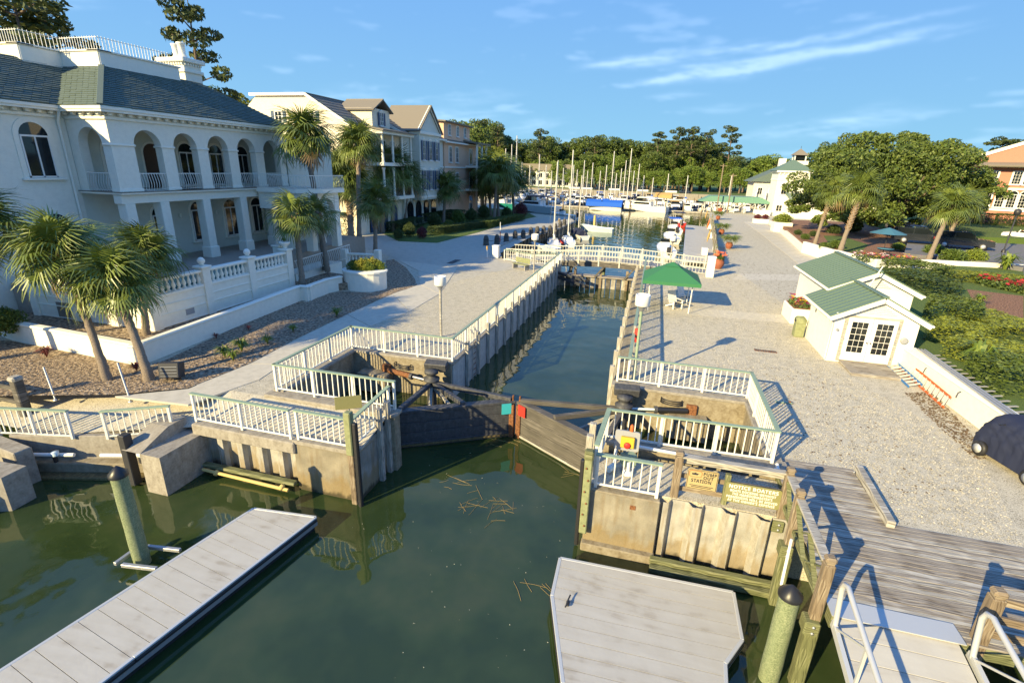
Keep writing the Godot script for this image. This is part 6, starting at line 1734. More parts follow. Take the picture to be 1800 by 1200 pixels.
# ---------- bridge, marina, promenade ----------
func bridge():
	var t := thing("foot_bridge", "white picket foot bridge arching over the far end of the lock", "bridge", Vector3(-8.4, 0, -47.3))
	var xs := [-5.2, -2.6, 0.0, 1.9, 3.8, 5.7, 7.6, 9.5, 11.4, 13.4]
	var ys := [-0.1, -0.05, 0.1, 0.26, 0.33, 0.32, 0.24, 0.12, 0.0, -0.1]
	for i in xs.size() - 1:
		var a := Vector3(xs[i], ys[i], 0)
		var b := Vector3(xs[i + 1], ys[i + 1], 0)
		var d := b - a
		putx("deck_section", bx(Vector3(snappedf(d.length() + 0.02, 0.01), 0.12, 3.0)), M.grey_wood, t, Transform3D(Basis(d.normalized(), Vector3(-d.y, d.x, 0).normalized(), Vector3.BACK), (a + b) * 0.5 + Vector3(0, 0.02, -1.5)))
		if i > 1: putx("girder", bx(Vector3(snappedf(d.length() + 0.02, 0.01), 0.42, 0.16)), M.gate_wood, t, Transform3D(Basis(d.normalized(), Vector3(-d.y, d.x, 0).normalized(), Vector3.BACK), (a + b) * 0.5 + Vector3(0, -0.22, 0.02)))
		for z in [0.06, -3.0]:
			for y in [0.14, 0.55, 1.08]: bar("rail", a + Vector3(0, y, z), b + Vector3(0, y, z), 0.06, 0.05 if y < 1 else 0.08, M.bridge_rail, t)
			var n := int(d.length() / 0.27)
			for k in n:
				var p := a.lerp(b, (k + 0.5) / n)
				put("picket", bx(Vector3(0.036, 1.0, 0.03)), M.bridge_rail, t, p + Vector3(0, 0.6, z))
			if i % 2 == 0 or i > 1: put("post", bx(Vector3(0.12, 1.6, 0.12)), M.bridge_rail, t, b + Vector3(0, 0.42, z))
	for x in [1.0, 4.2, 7.4]: put("pile", rod(Vector3(x, -3, -1.5), Vector3(x, 0.2, -1.5), 0.16, 10), M.pile_wood, t)
	# rail on the ground at the house end
	railing("white picket fence at the house end of the foot bridge", [Vector3(-13.5, 0, -46.4), Vector3(-10.6, 0, -45.0), Vector3(-8.2, 0, -46.6)], "", 1.0, 0.24)
	# far gate
	var fg := thing("lock_gate", "closed dark gate with a plank walkway across the far end of the lock", "lock gate", Vector3(-8.0, 0, -45.2))
	for k in 14: put("sheet", bx(Vector3(0.4, 2.4, 0.12), 0.03), M.gate_wood if k % 2 else M.grey_wood_up, fg, Vector3(0.45 + k * 0.46, -1.85, -0.08 * (k % 2)))
	put("walkway", bx(Vector3(6.6, 0.14, 0.9), 0.02), M.deck_wood, fg, Vector3(3.5, -0.62, -0.2))
	for k in 3:
		bar("brace", Vector3(0.8 + k * 2.6, -0.6, 0.3), Vector3(1.5 + k * 2.6, 0.3, 0.3), 0.16, 0.16, M.gate_wood, fg)
		put("post", bx(Vector3(0.22, 2.6, 0.22), 0.02), M.post_wood, fg, Vector3(1.6 + k * 2.3, -1.2, 0.1))
	for k in 2: bar("arm", Vector3(0.1, -0.5 - k * 0.4, 0.2), Vector3(2.8, -0.75 - k * 0.5, 1.6), 0.24, 0.24, M.gate_steel, fg)
	# pillar, posts, bench at the bridge ends
	for q in [[872, 453, 1.15, "white square pillar at the house end of the foot bridge"], [1247, 487, 1.7, "tall white square pillar at the shed end of the foot bridge"]]:
		var p := thing("gate_pillar", q[3], "pillar", g(q[0], q[1]))
		put("shaft", bx(Vector3(0.62, q[2], 0.62), 0.04), M.white_paint, p, Vector3(0, q[2] * 0.5, 0))
		put("cap", bx(Vector3(0.7, 0.08, 0.7), 0.03), M.white_paint, p, Vector3(0, q[2] + 0.04, 0))
	var mp := thing("marker_post", "white marker post with an orange top beside the road", "post", g(856, 453))
	put("shaft", rod(Vector3.ZERO, Vector3(0, 0.8, 0), 0.06), M.white_paint, mp)
	put("top", rod(Vector3(0, 0.8, 0), Vector3(0, 1.15, 0), 0.09), M.cover_tan, mp)
	mp = thing("marker_post", "tall thin red and white pole beside the lawn", "post", g(879, 425))
	put("shaft", rod(Vector3.ZERO, Vector3(0, 1.2, 0), 0.05), M.red_paint, mp)
	put("top", rod(Vector3(0, 1.2, 0), Vector3(0, 2.3, 0), 0.045), M.white_paint, mp)
	var bn := thing("bench", "green slatted bench beside the lamp post at the foot bridge", "bench", g(915, 473), -0.5)
	for k in 3: put("seat_slat", bx(Vector3(1.7, 0.04, 0.13)), M.green_timber, bn, Vector3(0, 0.45, -0.15 + k * 0.15))
	for k in 3: put("back_slat", bx(Vector3(1.7, 0.13, 0.04)), M.green_timber, bn, Vector3(0, 0.6 + k * 0.15, -0.28))
	for x in [-0.7, 0.7]:
		put("leg", bx(Vector3(0.08, 0.45, 0.5)), M.grey_wood, bn, Vector3(x, 0.22, 0))
		put("back_post", bx(Vector3(0.08, 1.0, 0.07)), M.grey_wood, bn, Vector3(x, 0.5, -0.31))
	lamp_post("slim lamp post with a brass coloured head at the house end of the bridge", g(938, 481), 3.3, M.grey_wood)
	lamp_post("lamp post with a drum head at the shed end of the foot bridge", g(1178, 462), 2.6, M.grey_wood)
func bollards():
	var px := [[869, 432], [888, 430], [904, 427], [919, 422], [933, 420], [946, 415], [957, 413], [968, 412], [979, 411], [988, 407], [996, 402], [1003, 398]]
	var prev := Vector3.ZERO
	for k in px.size():
		var p := g(px[k][0], px[k][1]) + Vector3(-1.0, 0, 0)
		var t := thing("stone_bollard", "round topped grey stone bollard in the chained row along the bulkhead", "bollard", p, 0.0, "chained bollards along the bulkhead")
		put("shaft", turned([[0.34, 0.0], [0.3, 0.5], [0.27, 0.85], [0.18, 1.08], [0.0, 1.16]], 14), M.gate_wood, t)
		put("ring", turned([[0.32, 0.62], [0.34, 0.66], [0.32, 0.7]], 12), M.dark_paint, t)
		if k > 0:
			var pts := []
			for q in 7:
				var f := q / 6.0
				pts.append(prev.lerp(p, f) - p + Vector3(0, 0.68 - sin(f * PI) * 0.25, 0))
			put("chain", pipe(pts, 0.03, 5), M.dark_paint, t)
		prev = p
	var bw := thing("bulkhead", "timber bulkhead below the bollard row along the marina water", "bulkhead", Vector3(-16.6, 0, -53.5))
	var line := [Vector3(2.3, 0, 6.2), Vector3(0, 0, 0), Vector3(0.0, 0, -6.5), Vector3(1.4, 0, -13.5), Vector3(2.9, 0, -22.5), Vector3(3.2, 0, -34.5)]
	for i in line.size() - 1:
		var n := int((line[i + 1] - line[i]).length() / 0.9)
		for k in n:
			var p: Vector3 = line[i].lerp(line[i + 1], (k + 0.5) / n)
			put("plank", bx(Vector3(0.16, 2.2, 0.8), 0.02), M.post_wood, bw, p + Vector3(0.1, -1.05, 0))
		bar("capping", line[i] + Vector3(0.05, 0.08, 0), line[i + 1] + Vector3(0.05, 0.08, 0), 0.4, 0.16, M.grey_wood, bw)
	for q in [[982, 408, 2.2], [932, 431, 2.0], [1044, 405, 2.6]]:
		var p := g(q[0], q[1], W_IN)
		var pl := thing("dock_pile", ["yellow topped timber pile standing in the marina beyond the dinghies", "tan timber pile between the bollards and the moored dinghy", "short timber pile beside the tallest bollards"][0 if q[0] > 1040 else (1 if q[0] < 940 else 2)], "pile", p)
		put("shaft", rod(Vector3(0, -1, 0), Vector3(0, q[2], 0), 0.2, 10), M.rope if q[0] > 1040 else M.post_wood, pl)
		put("cap", turned([[0.22, q[2]], [0.0, q[2] + 0.15]], 10), M.grey_wood, pl)
func hull(s: SurfaceTool, l: float, b: float, h: float, transom := 0.85, sheer := 0.35, low := -0.25):
	# bow to -z
	var n := 10
	var prev := []
	for i in n + 1:
		var f := float(i) / n
		var w := b * 0.5 * (transom + (1 - transom) * sin(minf(f * 2.2, 1.0) * PI / 2)) * pow(maxf(1.0 - pow(f, 3.2), 0.0), 0.62)
		var z := l * 0.5 - l * f
		var top := h + sheer * f * f
		var ch := low + 0.15 + 0.5 * h * f * f
		var ring := [Vector3(0, low, z + l * 0.04 * f), Vector3(w * 0.72, ch, z + l * 0.03 * f), Vector3(w, top, z), Vector3(-w, top, z), Vector3(-w * 0.72, ch, z + l * 0.03 * f)]
		if i > 0:
			for k in [0, 1, 3, 4]:
				var k2: int = (k + 1) % 5
				s.set_smooth_group(2 if k in [1, 3] else 1)
				for v in [prev[k], ring[k], ring[k2], prev[k], ring[k2], prev[k2]]: s.add_vertex(v)
		else:
			quad(s, ring[1], ring[2], ring[3], ring[4])
			tri(s, ring[0], ring[1], ring[4])
		prev = ring
func deck(s: SurfaceTool, l: float, b: float, h: float, transom := 0.85, sheer := 0.35, drop := 0.06):
	var n := 10
	var pw := 0.0
	var pz := 0.0
	var pt := 0.0
	for i in n + 1:
		var f := float(i) / n
		var w := b * 0.5 * (transom + (1 - transom) * sin(minf(f * 2.2, 1.0) * PI / 2)) * pow(maxf(1.0 - pow(f, 3.2), 0.0), 0.62) * 0.96
		var z := l * 0.5 - l * f
		var top := h + sheer * f * f - drop
		if i > 0: quad(s, Vector3(-pw, pt, pz), Vector3(-w, top, z), Vector3(w, top, z), Vector3(pw, pt, pz))
		pw = w; pz = z; pt = top
func wedge(l0: float, l1: float, y0: float, y1: float, w: float, rake0: float, rake1: float) -> ArrayMesh:
	# a cabin: side outline pushed across
	var s := ST()
	outline(s, P2([[l0, y0], [l1, y0], [l1 - rake1, y1], [l0 + rake0, y1]]), w, Transform3D(Basis(Vector3(0, 0, 1), Vector3.UP, Vector3(-1, 0, 0)), Vector3(-w * 0.5, 0, 0)))
	return fin(s)
func make_boats():
	# meshes shared by all boats, kept by kind
	for q in [["cruiser", 9.5, 3.2, 1.15], ["runabout", 6.8, 2.4, 0.8], ["sail", 9.0, 2.8, 0.95], ["dinghy", 3.8, 1.5, 0.45]]:
		var s := ST()
		hull(s, q[1], q[2], q[3])
		protos["hull_" + q[0]] = fin(s)
		s = ST()
		deck(s, q[1], q[2], q[3])
		protos["deck_" + q[0]] = fin(s)
func boat(called: String, label: String, kind: String, at: Vector3, turn: float, hullm: Material, coverm: Material, scl := 1.0, group := "", mast := 0.0) -> Node3D:
	var t := thing(called, label, "boat", at, turn, group)
	t.scale = Vector3.ONE * scl
	put("hull", protos["hull_" + kind], hullm, t)
	put("deck", protos["deck_" + kind], M.gelcoat, t)
	if kind == "cruiser":
		put("cabin", wedge(-3.2, 1.6, 1.1, 2.0, 2.4, 1.5, 0.1), M.gelcoat, t)
		put("window", wedge(-2.35, 1.3, 1.45, 1.85, 2.44, 0.7, 0.1), M.window_glass, t)
		put("hardtop", wedge(-1.6, 2.4, 2.7, 2.85, 2.5, 0.3, 0.2), M.gelcoat if coverm == null else coverm, t)
		put("windscreen", wedge(-1.9, -0.2, 2.0, 2.7, 2.2, 0.7, 0.05), M.window_glass, t)
		for x in [-1.1, 1.1]: put("top_post", rod(Vector3(x, 1.1, 2.2), Vector3(x, 2.75, 2.1), 0.05, 6), M.mast_metal, t)
		put("bow_rail", pipe([Vector3(-1.2, 1.9, -1.5), Vector3(-0.9, 2.05, -3.4), Vector3(0, 2.15, -4.6), Vector3(0.9, 2.05, -3.4), Vector3(1.2, 1.9, -1.5)], 0.035, 5), M.mast_metal, t)
	elif kind == "runabout":
		put("console", wedge(-1.0, 0.4, 0.7, 1.5, 0.9, 0.3, 0.1), M.gelcoat, t)
		put("windscreen", wedge(-0.9, -0.3, 1.5, 1.9, 1.2, 0.3, 0.0), M.window_glass, t)
		put("outboard", bx(Vector3(0.5, 0.9, 0.6), 0.1), M.dark_paint, t, Vector3(0, 0.9, 3.5))
		if coverm:
			put("bimini", wedge(-1.6, 1.4, 2.5, 2.62, 2.0, 0.25, 0.25), coverm, t)
			for q in [[-0.9, -1.2], [0.9, -1.2], [-0.9, 1.1], [0.9, 1.1]]: put("top_post", rod(Vector3(q[0], 0.75, q[1]), Vector3(q[0], 2.55, q[1]), 0.035, 5), M.mast_metal, t)
	elif kind == "covered":
		pass
	elif kind == "sail":
		put("cabin", wedge(-2.6, 1.2, 0.9, 1.45, 1.7, 0.6, 0.2), M.gelcoat, t)
		put("window", wedge(-1.9, 0.7, 1.08, 1.3, 1.74, 0.2, 0.1), M.window_glass, t)
	elif kind == "dinghy":
		for z in [-0.4, 0.6]: put("thwart", bx(Vector3(1.3, 0.05, 0.25)), M.gelcoat_pale, t, Vector3(0, 0.42, z))
	if mast > 0.0:
		put("mast", rod(Vector3(0, 0.5, -0.7), Vector3(0, mast, -0.7), 0.11, 8), M.mast_metal, t)
		put("boom", rod(Vector3(0, 2.1, -0.6), Vector3(0, 2.0, 3.0), 0.06, 6), M.mast_metal, t)
		put("sail_cover", pipe([Vector3(0, 2.25, -0.6), Vector3(0, 2.3, 0.8), Vector3(0, 2.15, 2.9)], [0.2, 0.2, 0.1], 8), coverm if coverm else M.cover_navy, t)
		put("spreader", bx(Vector3(1.3, 0.05, 0.06)), M.mast_metal, t, Vector3(0, mast * 0.62, -0.7))
		for q in [[0.0, -4.3], [0.0, 4.2], [-1.2, -0.5], [1.2, -0.5]]: put("stay", rod(Vector3(q[0], 0.95, q[1]), Vector3(0, mast * 0.97, -0.7), 0.015, 3), M.galvanised, t)
	return t
func marina():
	make_boats()
	var tent := func(t: Node3D, mt: Material, l: float, w: float, y: float):
		put("tarpaulin", plate([[-w * 0.5, 0.0], [w * 0.5, 0.0], [w * 0.34, 0.8], [0.0, 1.25], [-w * 0.34, 0.8]], l), mt, t, Vector3(0, y, l * 0.5))
	# boats near the bulkhead
	boat("dinghy", "pale blue dinghy moored just behind the foot bridge railing", "dinghy", Vector3(-13.6, W_IN, -64.5), 1.2, M.gelcoat_pale, null, 1.25)
	boat("dinghy", "pale dinghy floating beyond the navy covered sailing boat", "dinghy", Vector3(-9.6, W_IN, -90), 1.5, M.gelcoat_pale, null, 1.5)
	var nb := boat("sailing_boat", "small sailing boat under a navy tent cover by the bulkhead", "sail", Vector3(-11.2, W_IN, -80), 0.5, M.gelcoat, M.cover_navy, 0.62, "", 15.0)
	tent.call(nb, M.cover_navy, 6.0, 2.4, 1.0)
	for q in [[955, 411, 960, 268, "moored sailing boat with a tall pale mast beside the bollards"], [941, 420, 948, 285, "grey sailing dinghy with red buoys beside the bulkhead"]]:
		var p := g(q[0], q[1], W_IN)
		var b := boat("sailing_boat", q[4], "sail", Vector3(-11.6, W_IN, -72) if q[0] > 950 else Vector3(-13.0, W_IN, -68.5), 0.25, M.hull_grey if q[0] < 950 else M.gelcoat, M.cover_white, 0.7, "", (at_depth(q[2], q[3], depth_of(p)).y - W_IN) / 0.7)
		if q[0] < 950:
			for k in 2: put("red_buoy", turned([[0.0, -0.5], [0.35, -0.3], [0.5, 0.0], [0.35, 0.3], [0.0, 0.5]], 12), M.red_paint, b, Vector3(1.6, 0.9, -1.0 + k * 1.3))
	# front row of the marina
	var cb := boat("motor_boat", "motor boat under a bright blue tarpaulin in the front row", "runabout", g(1062, 370, W_IN), 1.5, M.gelcoat, null, 1.35)
	tent.call(cb, M.cover_blue, 7.0, 2.6, 0.85)
	boat("motor_yacht", "white motor yacht with dark side windows in the front row", "cruiser", g(1133, 371, W_IN), 1.25, M.gelcoat, null, 1.3)
	boat("motor_yacht", "navy hulled motor yacht beside the white one in the front row", "cruiser", g(1185, 370, W_IN), 1.75, M.hull_navy, M.cover_white, 1.05)
	var tb := boat("motor_boat", "motor boat with a tan canvas top behind the white yacht", "runabout", g(1165, 362, W_IN), 1.4, M.gelcoat, M.cover_tan, 1.3)
	tent.call(tb, M.cover_tan, 4.0, 2.6, 1.9)
	boat("motor_yacht", "pale blue motor yacht with a navy top beyond the road end", "cruiser", g(940, 372, W_IN), 1.35, M.gelcoat_pale, M.cover_navy, 1.35)
	boat("motor_boat", "small pale motor boat beyond the bollards", "runabout", g(990, 383, W_IN), 1.2, M.gelcoat_pale, null, 1.0)
	boat("motor_boat", "teal hulled boat glimpsed behind the palms at the lawn tip", "runabout", g(885, 365, W_IN), 1.4, M.hull_teal, M.cover_white, 1.5)
	# boats at the floating dock along the promenade
	var dk := [[1168, 446, "white runabout nearest the bridge along the promenade dock", M.gelcoat, null, "runabout"], [1178, 424, "cream runabout second from the bridge along the promenade dock", M.gelcoat_cream, null, "runabout"], [1184, 409, "runabout with a blue top along the promenade dock", M.gelcoat, M.cover_blue, "runabout"], [1192, 396, "red hulled runabout with a navy top along the promenade dock", M.hull_red, M.cover_navy, "runabout"]]
	for q in dk: boat("motor_boat", q[2], q[5], g(q[0], q[1], W_IN), 0.12, q[3], q[4], 1.0)
	# rows behind
	var hulls := [M.gelcoat, M.gelcoat, M.gelcoat, M.gelcoat_cream, M.gelcoat_pale, M.hull_navy]
	var tops := [null, M.cover_white, M.cover_navy, null, M.cover_tan, M.cover_blue, M.cover_white]
	var rows := [[-152, -30, 30], [-163, -58, 36], [-174, -62, 40], [-186, -66, 46], [-197, -70, 52]]
	var k := 0
	for r in rows:
		var x: float = r[1]
		while x < r[2]:
			var kind: String = ["cruiser", "runabout", "cruiser", "sail"][(k * 7 + k / 3) % 4]
			var hm = hulls[(k * 5 + 1) % hulls.size()]
			var tm = tops[(k * 3 + k / 5) % tops.size()]
			var say: String = ["white", "white", "white", "cream", "pale blue", "navy"][(k * 5 + 1) % hulls.size()] + {"cruiser": " motor yacht", "runabout": " small motor boat", "sail": " sailing boat hull"}[kind] + ([" without a top", " with a white top", " with a navy top", " without a top", " with a tan top", " with a blue top", " with a white top"][(k * 3 + k / 5) % tops.size()] if kind != "sail" else "") + " in the far berths"
			boat({"cruiser": "motor_yacht", "runabout": "motor_boat", "sail": "sailing_boat"}[kind], say, kind, Vector3(x + rng.randf_range(-0.6, 0.6), W_IN, r[0] + rng.randf_range(-1.5, 1.5)), rng.randf_range(-0.15, 0.15) + (0.0 if k % 2 else PI), hm, tm, rng.randf_range(0.65, 0.98), {"cruiser": "motor yachts in the far berths", "runabout": "motor boats in the far berths", "sail": "sailing boats in the far berths"}[kind], 0.0)
			x += rng.randf_range(3.6, 5.2)
			k += 1
		var d := thing("marina_dock", "grey finger dock with piles between the far rows of boats", "dock", Vector3((r[1] + r[2]) * 0.5, W_IN, r[0] + 6.2), 0.0, "finger docks between far boats")
		put("deck", bx(Vector3(r[2] - r[1], 0.5, 1.6)), M.grey_wood, d, Vector3(0, 0.3, 0))
		for q in 14: put("pile", rod(Vector3((q / 13.0 - 0.5) * (r[2] - r[1]), -1, 0.9), Vector3((q / 13.0 - 0.5) * (r[2] - r[1]), 2.6, 0.9), 0.16, 6), M.post_wood, d)
	# masts that stand up among them
	for q in [[888, 262, -150], [905, 240, -158], [898, 255, -170], [988, 295, -180], [1005, 290, -170], [1023, 282, -160], [1038, 286, -168], [1073, 266, -158], [1095, 282, -164], [1102, 262, -158], [1110, 300, -170], [1128, 308, -175], [1080, 304, -180], [968, 300, -176], [930, 290, -160], [915, 285, -172], [1052, 300, -184], [1205, 308, -180], [1281, 308, -190], [945, 272, -150], [958, 290, -165], [978, 282, -158], [1012, 298, -175], [1030, 300, -185], [1062, 290, -172], [1088, 296, -178], [1118, 288, -182], [895, 278, -182], [922, 300, -186], [1145, 312, -186], [1170, 305, -178]]:
		var ry := ray(q[0], 350)
		var kz: float = q[2] / ry.z
		var p := CAM + ry * kz
		var top := at_depth(q[0], q[1], kz)
		boat("sailing_boat", "moored sailing boat with a bare pale mast among the far berths", "sail", Vector3(p.x, W_IN, q[2]), 0.1 + (0.0 if int(q[0]) % 2 else PI), M.gelcoat, M.cover_blue if int(q[0]) % 3 else M.cover_navy, 1.1, "masted boats in the far berths", (top.y - W_IN) / 1.1)
	for q in [[1263, 288, 350], [1283, 305, 345]]:
		var ry := ray(q[0], q[2])
		var kz := -128.0 / ry.z
		var p := CAM + ry * kz
		var pole := thing("flood_pole", "tall timber light pole beside the awning dock" if q[0] < 1270 else "shorter timber light pole behind the awning dock", "light pole", Vector3(p.x, 0, p.z))
		put("shaft", rod(Vector3.ZERO, Vector3(0, at_depth(q[0], q[1], kz).y, 0), 0.14, 8), M.post_wood, pole)
		put("cross_arm", bx(Vector3(1.6, 0.12, 0.12)), M.post_wood, pole, Vector3(0, at_depth(q[0], q[1], kz).y - 0.4, 0))
	# sea wall of the far shore
	var sw := thing("far_sea_wall", "long pale sea wall behind the far rows of boats", "sea wall", Vector3(0, 0, -211.8))
	for q in 26: put("section", bx(Vector3(9.9, 2.8, 0.5)), M.concrete, sw, Vector3(-140 + q * 10.0, -0.4, 0))
func promenade():
	floating_dock("long grey floating dock beside the promenade with small boats alongside", [[3.7, -62], [8.1, -62], [9.7, -104], [7.3, -106], [6.0, -106]], -1.15, Vector2(0.05, -1).normalized(), 1.0)
	for q in [[1258, 440], [1251, 418], [1247, 402], [1238, 448]]:
		var p := g(q[0], q[1], -1.15)
		var bxx := thing("dock_box", "white storage box on the promenade floating dock", "dock box", p, 0.0, "white boxes on the floating dock")
		put("box", bx(Vector3(0.7, 0.75, 1.3), 0.05), M.white_paint, bxx, Vector3(0, 0.38, 0))
		put("lid", bx(Vector3(0.76, 0.12, 1.36), 0.04), M.white_paint, bxx, Vector3(0, 0.8, 0))
	var f := thing("plank_fence", "weathered upright plank fence between the promenade and the floating dock", "fence", Vector3(6.2, 0, -52))
	var b := Vector3(4.3, 0, -54)
	for k in 110:
		var p := b * (k / 110.0)
		put("board", bx(Vector3(0.12, [1.1, 1.3, 1.2, 1.45][k % 4], 0.4), 0.02), [M.grey_wood_up, M.post_wood_up, M.green_wood_up][(k * 5 + k / 7) % 3], f, p + Vector3(0.05 * sin(k * 1.3), 0.5, 0))
	for q in [[1243, 402, M.orange_paint], [1240, 384, M.cover_tan], [1243, 425, M.cover_tan]]:
		var ky := thing("kayak", "orange kayak standing against the plank fence" if q[2] == M.orange_paint else "tan kayak standing against the plank fence", "kayak", g(q[0], q[1], -0.3), 0.0, "" if q[2] == M.orange_paint else "tan kayaks by the plank fence")
		put("hull", pipe([Vector3(0, 0, 0), Vector3(0.05, 0.5, 0), Vector3(0.15, 1.1, 0), Vector3(0.25, 1.7, 0)], [0.04, 0.13, 0.13, 0.03], 10), q[2], ky)
		put("seat", bx(Vector3(0.1, 0.4, 0.2), 0.04), M.dark_paint, ky, Vector3(0.22, 0.8, 0))
	# pots with little palms and flowers
	var i := 0
	for q in [[1262, 472, 1.2, 1], [1281, 437, 1.0, 0], [1268, 412, 1.0, 0], [1262, 386, 1.0, 0]]:
		var p := g(q[0], q[1])
		var t := thing("plant_pot", ["terracotta pot of orange flowers beside the white pillar", "terracotta pot with a thin young palm on the promenade", "terracotta pot with a spreading young palm on the promenade", "terracotta pot with a green plant at the end of the promenade"][i], "pot", p)
		put("pot", turned([[0.22, 0.0], [0.4, 0.3], [0.42, 0.55], [0.3, 0.72], [0.36, 0.78], [0.3, 0.78], [0.0, 0.7]], 16), M.terracotta, t, Vector3.ZERO, Vector3.ZERO, Vector3.ONE * q[2])
		if q[3] == 0:
			for k in 9:
				var a := k * 2.4
				putx("frond", fronds[k % 3], M.palm_leaf, t, Transform3D(Basis(Vector3.UP, a) * Basis(Vector3.RIGHT, -0.5) * Basis().scaled(Vector3.ONE * 0.9), Vector3(0, 0.9, 0)))
		else:
			put("leaves", protos["shrub0"], M.tree_leaf, t, Vector3(0, 0.75, 0), Vector3.ZERO, Vector3.ONE * 1.1)
			for k in 24: put("flower", flower_mesh(Color(0.6, 0.14, 0.05)), M.petal, t, Vector3(rng.randf_range(-0.5, 0.5), rng.randf_range(1.2, 1.7), rng.randf_range(-0.5, 0.5)), Vector3(rng.randf(), 0, rng.randf()), Vector3.ONE * 1.6)
		i += 1
	# paved path
	var l := [[1308, 390], [1318, 397], [1330, 405], [1343, 415], [1356, 426], [1370, 437], [1385, 449], [1400, 461], [1414, 473]]
	var r := [[1338, 389], [1349, 396], [1362, 404], [1376, 413], [1392, 423], [1408, 433], [1424, 444], [1441, 455], [1458, 466]]
	for k in l.size() - 1:
		for h in 2:
			var la := [lerpf(l[k][0], l[k + 1][0], h * 0.5), lerpf(l[k][1], l[k + 1][1], h * 0.5)]
			var lb := [lerpf(l[k][0], l[k + 1][0], h * 0.5 + 0.48), lerpf(l[k][1], l[k + 1][1], h * 0.5 + 0.48)]
			var ra := [lerpf(r[k][0], r[k + 1][0], h * 0.5), lerpf(r[k][1], r[k + 1][1], h * 0.5)]
			var rb := [lerpf(r[k][0], r[k + 1][0], h * 0.5 + 0.48), lerpf(r[k][1], r[k + 1][1], h * 0.5 + 0.48)]
			struct("paving_slab", slab_mesh(gp([la, lb, rb, ra]), -0.05, 0.035), M.sidewalk, "grey paving slab of the promenade path")
	# awning dock
	var aw := thing("awning_shelter", "low teal roofed shelter on white posts at the end of the promenade", "shelter", Vector3(17.5, 0, -133))
	put("roof", plate([[-8.0, 2.3], [8.0, 2.3], [5.5, 3.6], [-5.5, 3.6]], 6.0), M.teal_awning, aw, Vector3(0, 0, 3.0))
	for k in 7:
		for z in [-2.6, 2.6]: put("post", rod(Vector3(-6.6 + k * 2.2, -0.2, z), Vector3(-6.6 + k * 2.2, 2.4, z), 0.08, 6), M.white_paint, aw)
	for k in 6: put("brace", rod(Vector3(-6.6 + k * 2.2, 0.3, 2.6), Vector3(-4.4 + k * 2.2, 2.2, 2.6), 0.05, 5), M.white_paint, aw)
	for k in 5: put("crate", bx(Vector3(1.0, 0.9, 0.9), 0.05), [M.white_paint, M.terracotta, M.gelcoat_cream, M.grey_paint, M.white_paint][k], aw, Vector3(-5.5 + k * 2.6, 0.45, 1.0))
# ---------- garden, cars and buildings on the shed side ----------
func car(label: String, at: Vector3, turn: float, paint: Material, suv := true):
	var t := thing("parked_car", label, "car", at, turn)
	var l := 5.3 if suv else 4.5
	var h := 1.85 if suv else 1.45
	var w := 1.98
	# side outline along x, front to +x
	var body := [[-l * 0.5, 0.42], [l * 0.5 - 0.1, 0.4], [l * 0.5, 0.7], [l * 0.49, 1.02], [l * 0.24, 1.16], [-l * 0.48, 1.16], [-l * 0.5, 1.0]]
	var s := ST()
	outline(s, P2(body), w, Transform3D(Basis(), Vector3(0, 0, w * 0.5)))
	put("body", fin(s), paint, t)
	s = ST()
	outline(s, P2([[-l * 0.47, 1.16], [l * 0.22, 1.16], [l * 0.08, h - 0.08], [-l * 0.44 if suv else -l * 0.3, h - 0.08]]), w - 0.2, Transform3D(Basis(), Vector3(0, 0, w * 0.5 - 0.1)))
	put("cabin", fin(s), M.window_glass, t)
	put("roof", bx(Vector3(l * 0.5, 0.08, w - 0.24), 0.03), paint, t, Vector3(-l * 0.18, h - 0.04, 0))
	for x in [-l * 0.46, -l * 0.17, l * 0.15]:
		for z in [-1, 1]: put("pillar", bx(Vector3(0.09, h - 1.2, 0.03)), paint, t, Vector3(x, (h + 1.12) * 0.5, z * (w * 0.5 - 0.09)), Vector3(0, 0, 0.3 if x > 0 else 0.0))
	for x in [-l * 0.31, l * 0.32]:
		for z in [-1, 1]:
			var wh := put("wheel", turned([[0.0, -0.12], [0.34, -0.12], [0.39, -0.07], [0.39, 0.07], [0.34, 0.12], [0.0, 0.12]], 20), M.rubber, t, Vector3(x, 0.39, z * (w * 0.5 - 0.1)), Vector3(PI / 2, 0, 0))
			put("rim", turned([[0.0, -0.13], [0.22, -0.13], [0.23, 0.13], [0.0, 0.13]], 14), M.aluminium, wh)
	for z in [-0.75, 0.75]:
		put("headlight", bx(Vector3(0.06, 0.18, 0.36), 0.02), M.white_paint, t, Vector3(l * 0.5 - 0.02, 0.85, z))
		put("tail_light", bx(Vector3(0.05, 0.3, 0.16), 0.02), M.red_paint, t, Vector3(-l * 0.5 + 0.01, 0.98, z))
	put("bumper", bx(Vector3(0.16, 0.2, w), 0.05), M.dark_paint, t, Vector3(l * 0.5 - 0.04, 0.5, 0))
func flower_bed(label: String, pts: Array, y: float, cols: Array, n: int, size: float):
	var a := g(pts[0], pts[1], y)
	var b := g(pts[2], pts[3], y)
	var t := thing("flower_bed", label, "flower bed", a)
	var m := (b - a)
	var s := ST()
	for k in 10: leaf_cloud(s, m * ((k + 0.5) / 10.0) + Vector3(0, 0.3, 0), Vector3(m.length() / 14.0 + 0.4, 0.4, 1.0), 170, 0.16, [Color(0.05, 0.09, 0.02), Color(0.1, 0.14, 0.03)])
	put("foliage", fin(s), M.tree_leaf, t)
	for k in n: put("flower", flower_mesh(cols[rng.randi() % cols.size()]), M.petal, t, m * rng.randf() + Vector3(rng.randf_range(-0.5, 0.5), rng.randf_range(0.45, 0.85), rng.randf_range(-1.0, 1.0)), Vector3(rng.randf_range(-0.2, 0.8), rng.randf() * 6, 0), Vector3.ONE * size * rng.randf_range(0.7, 1.3))
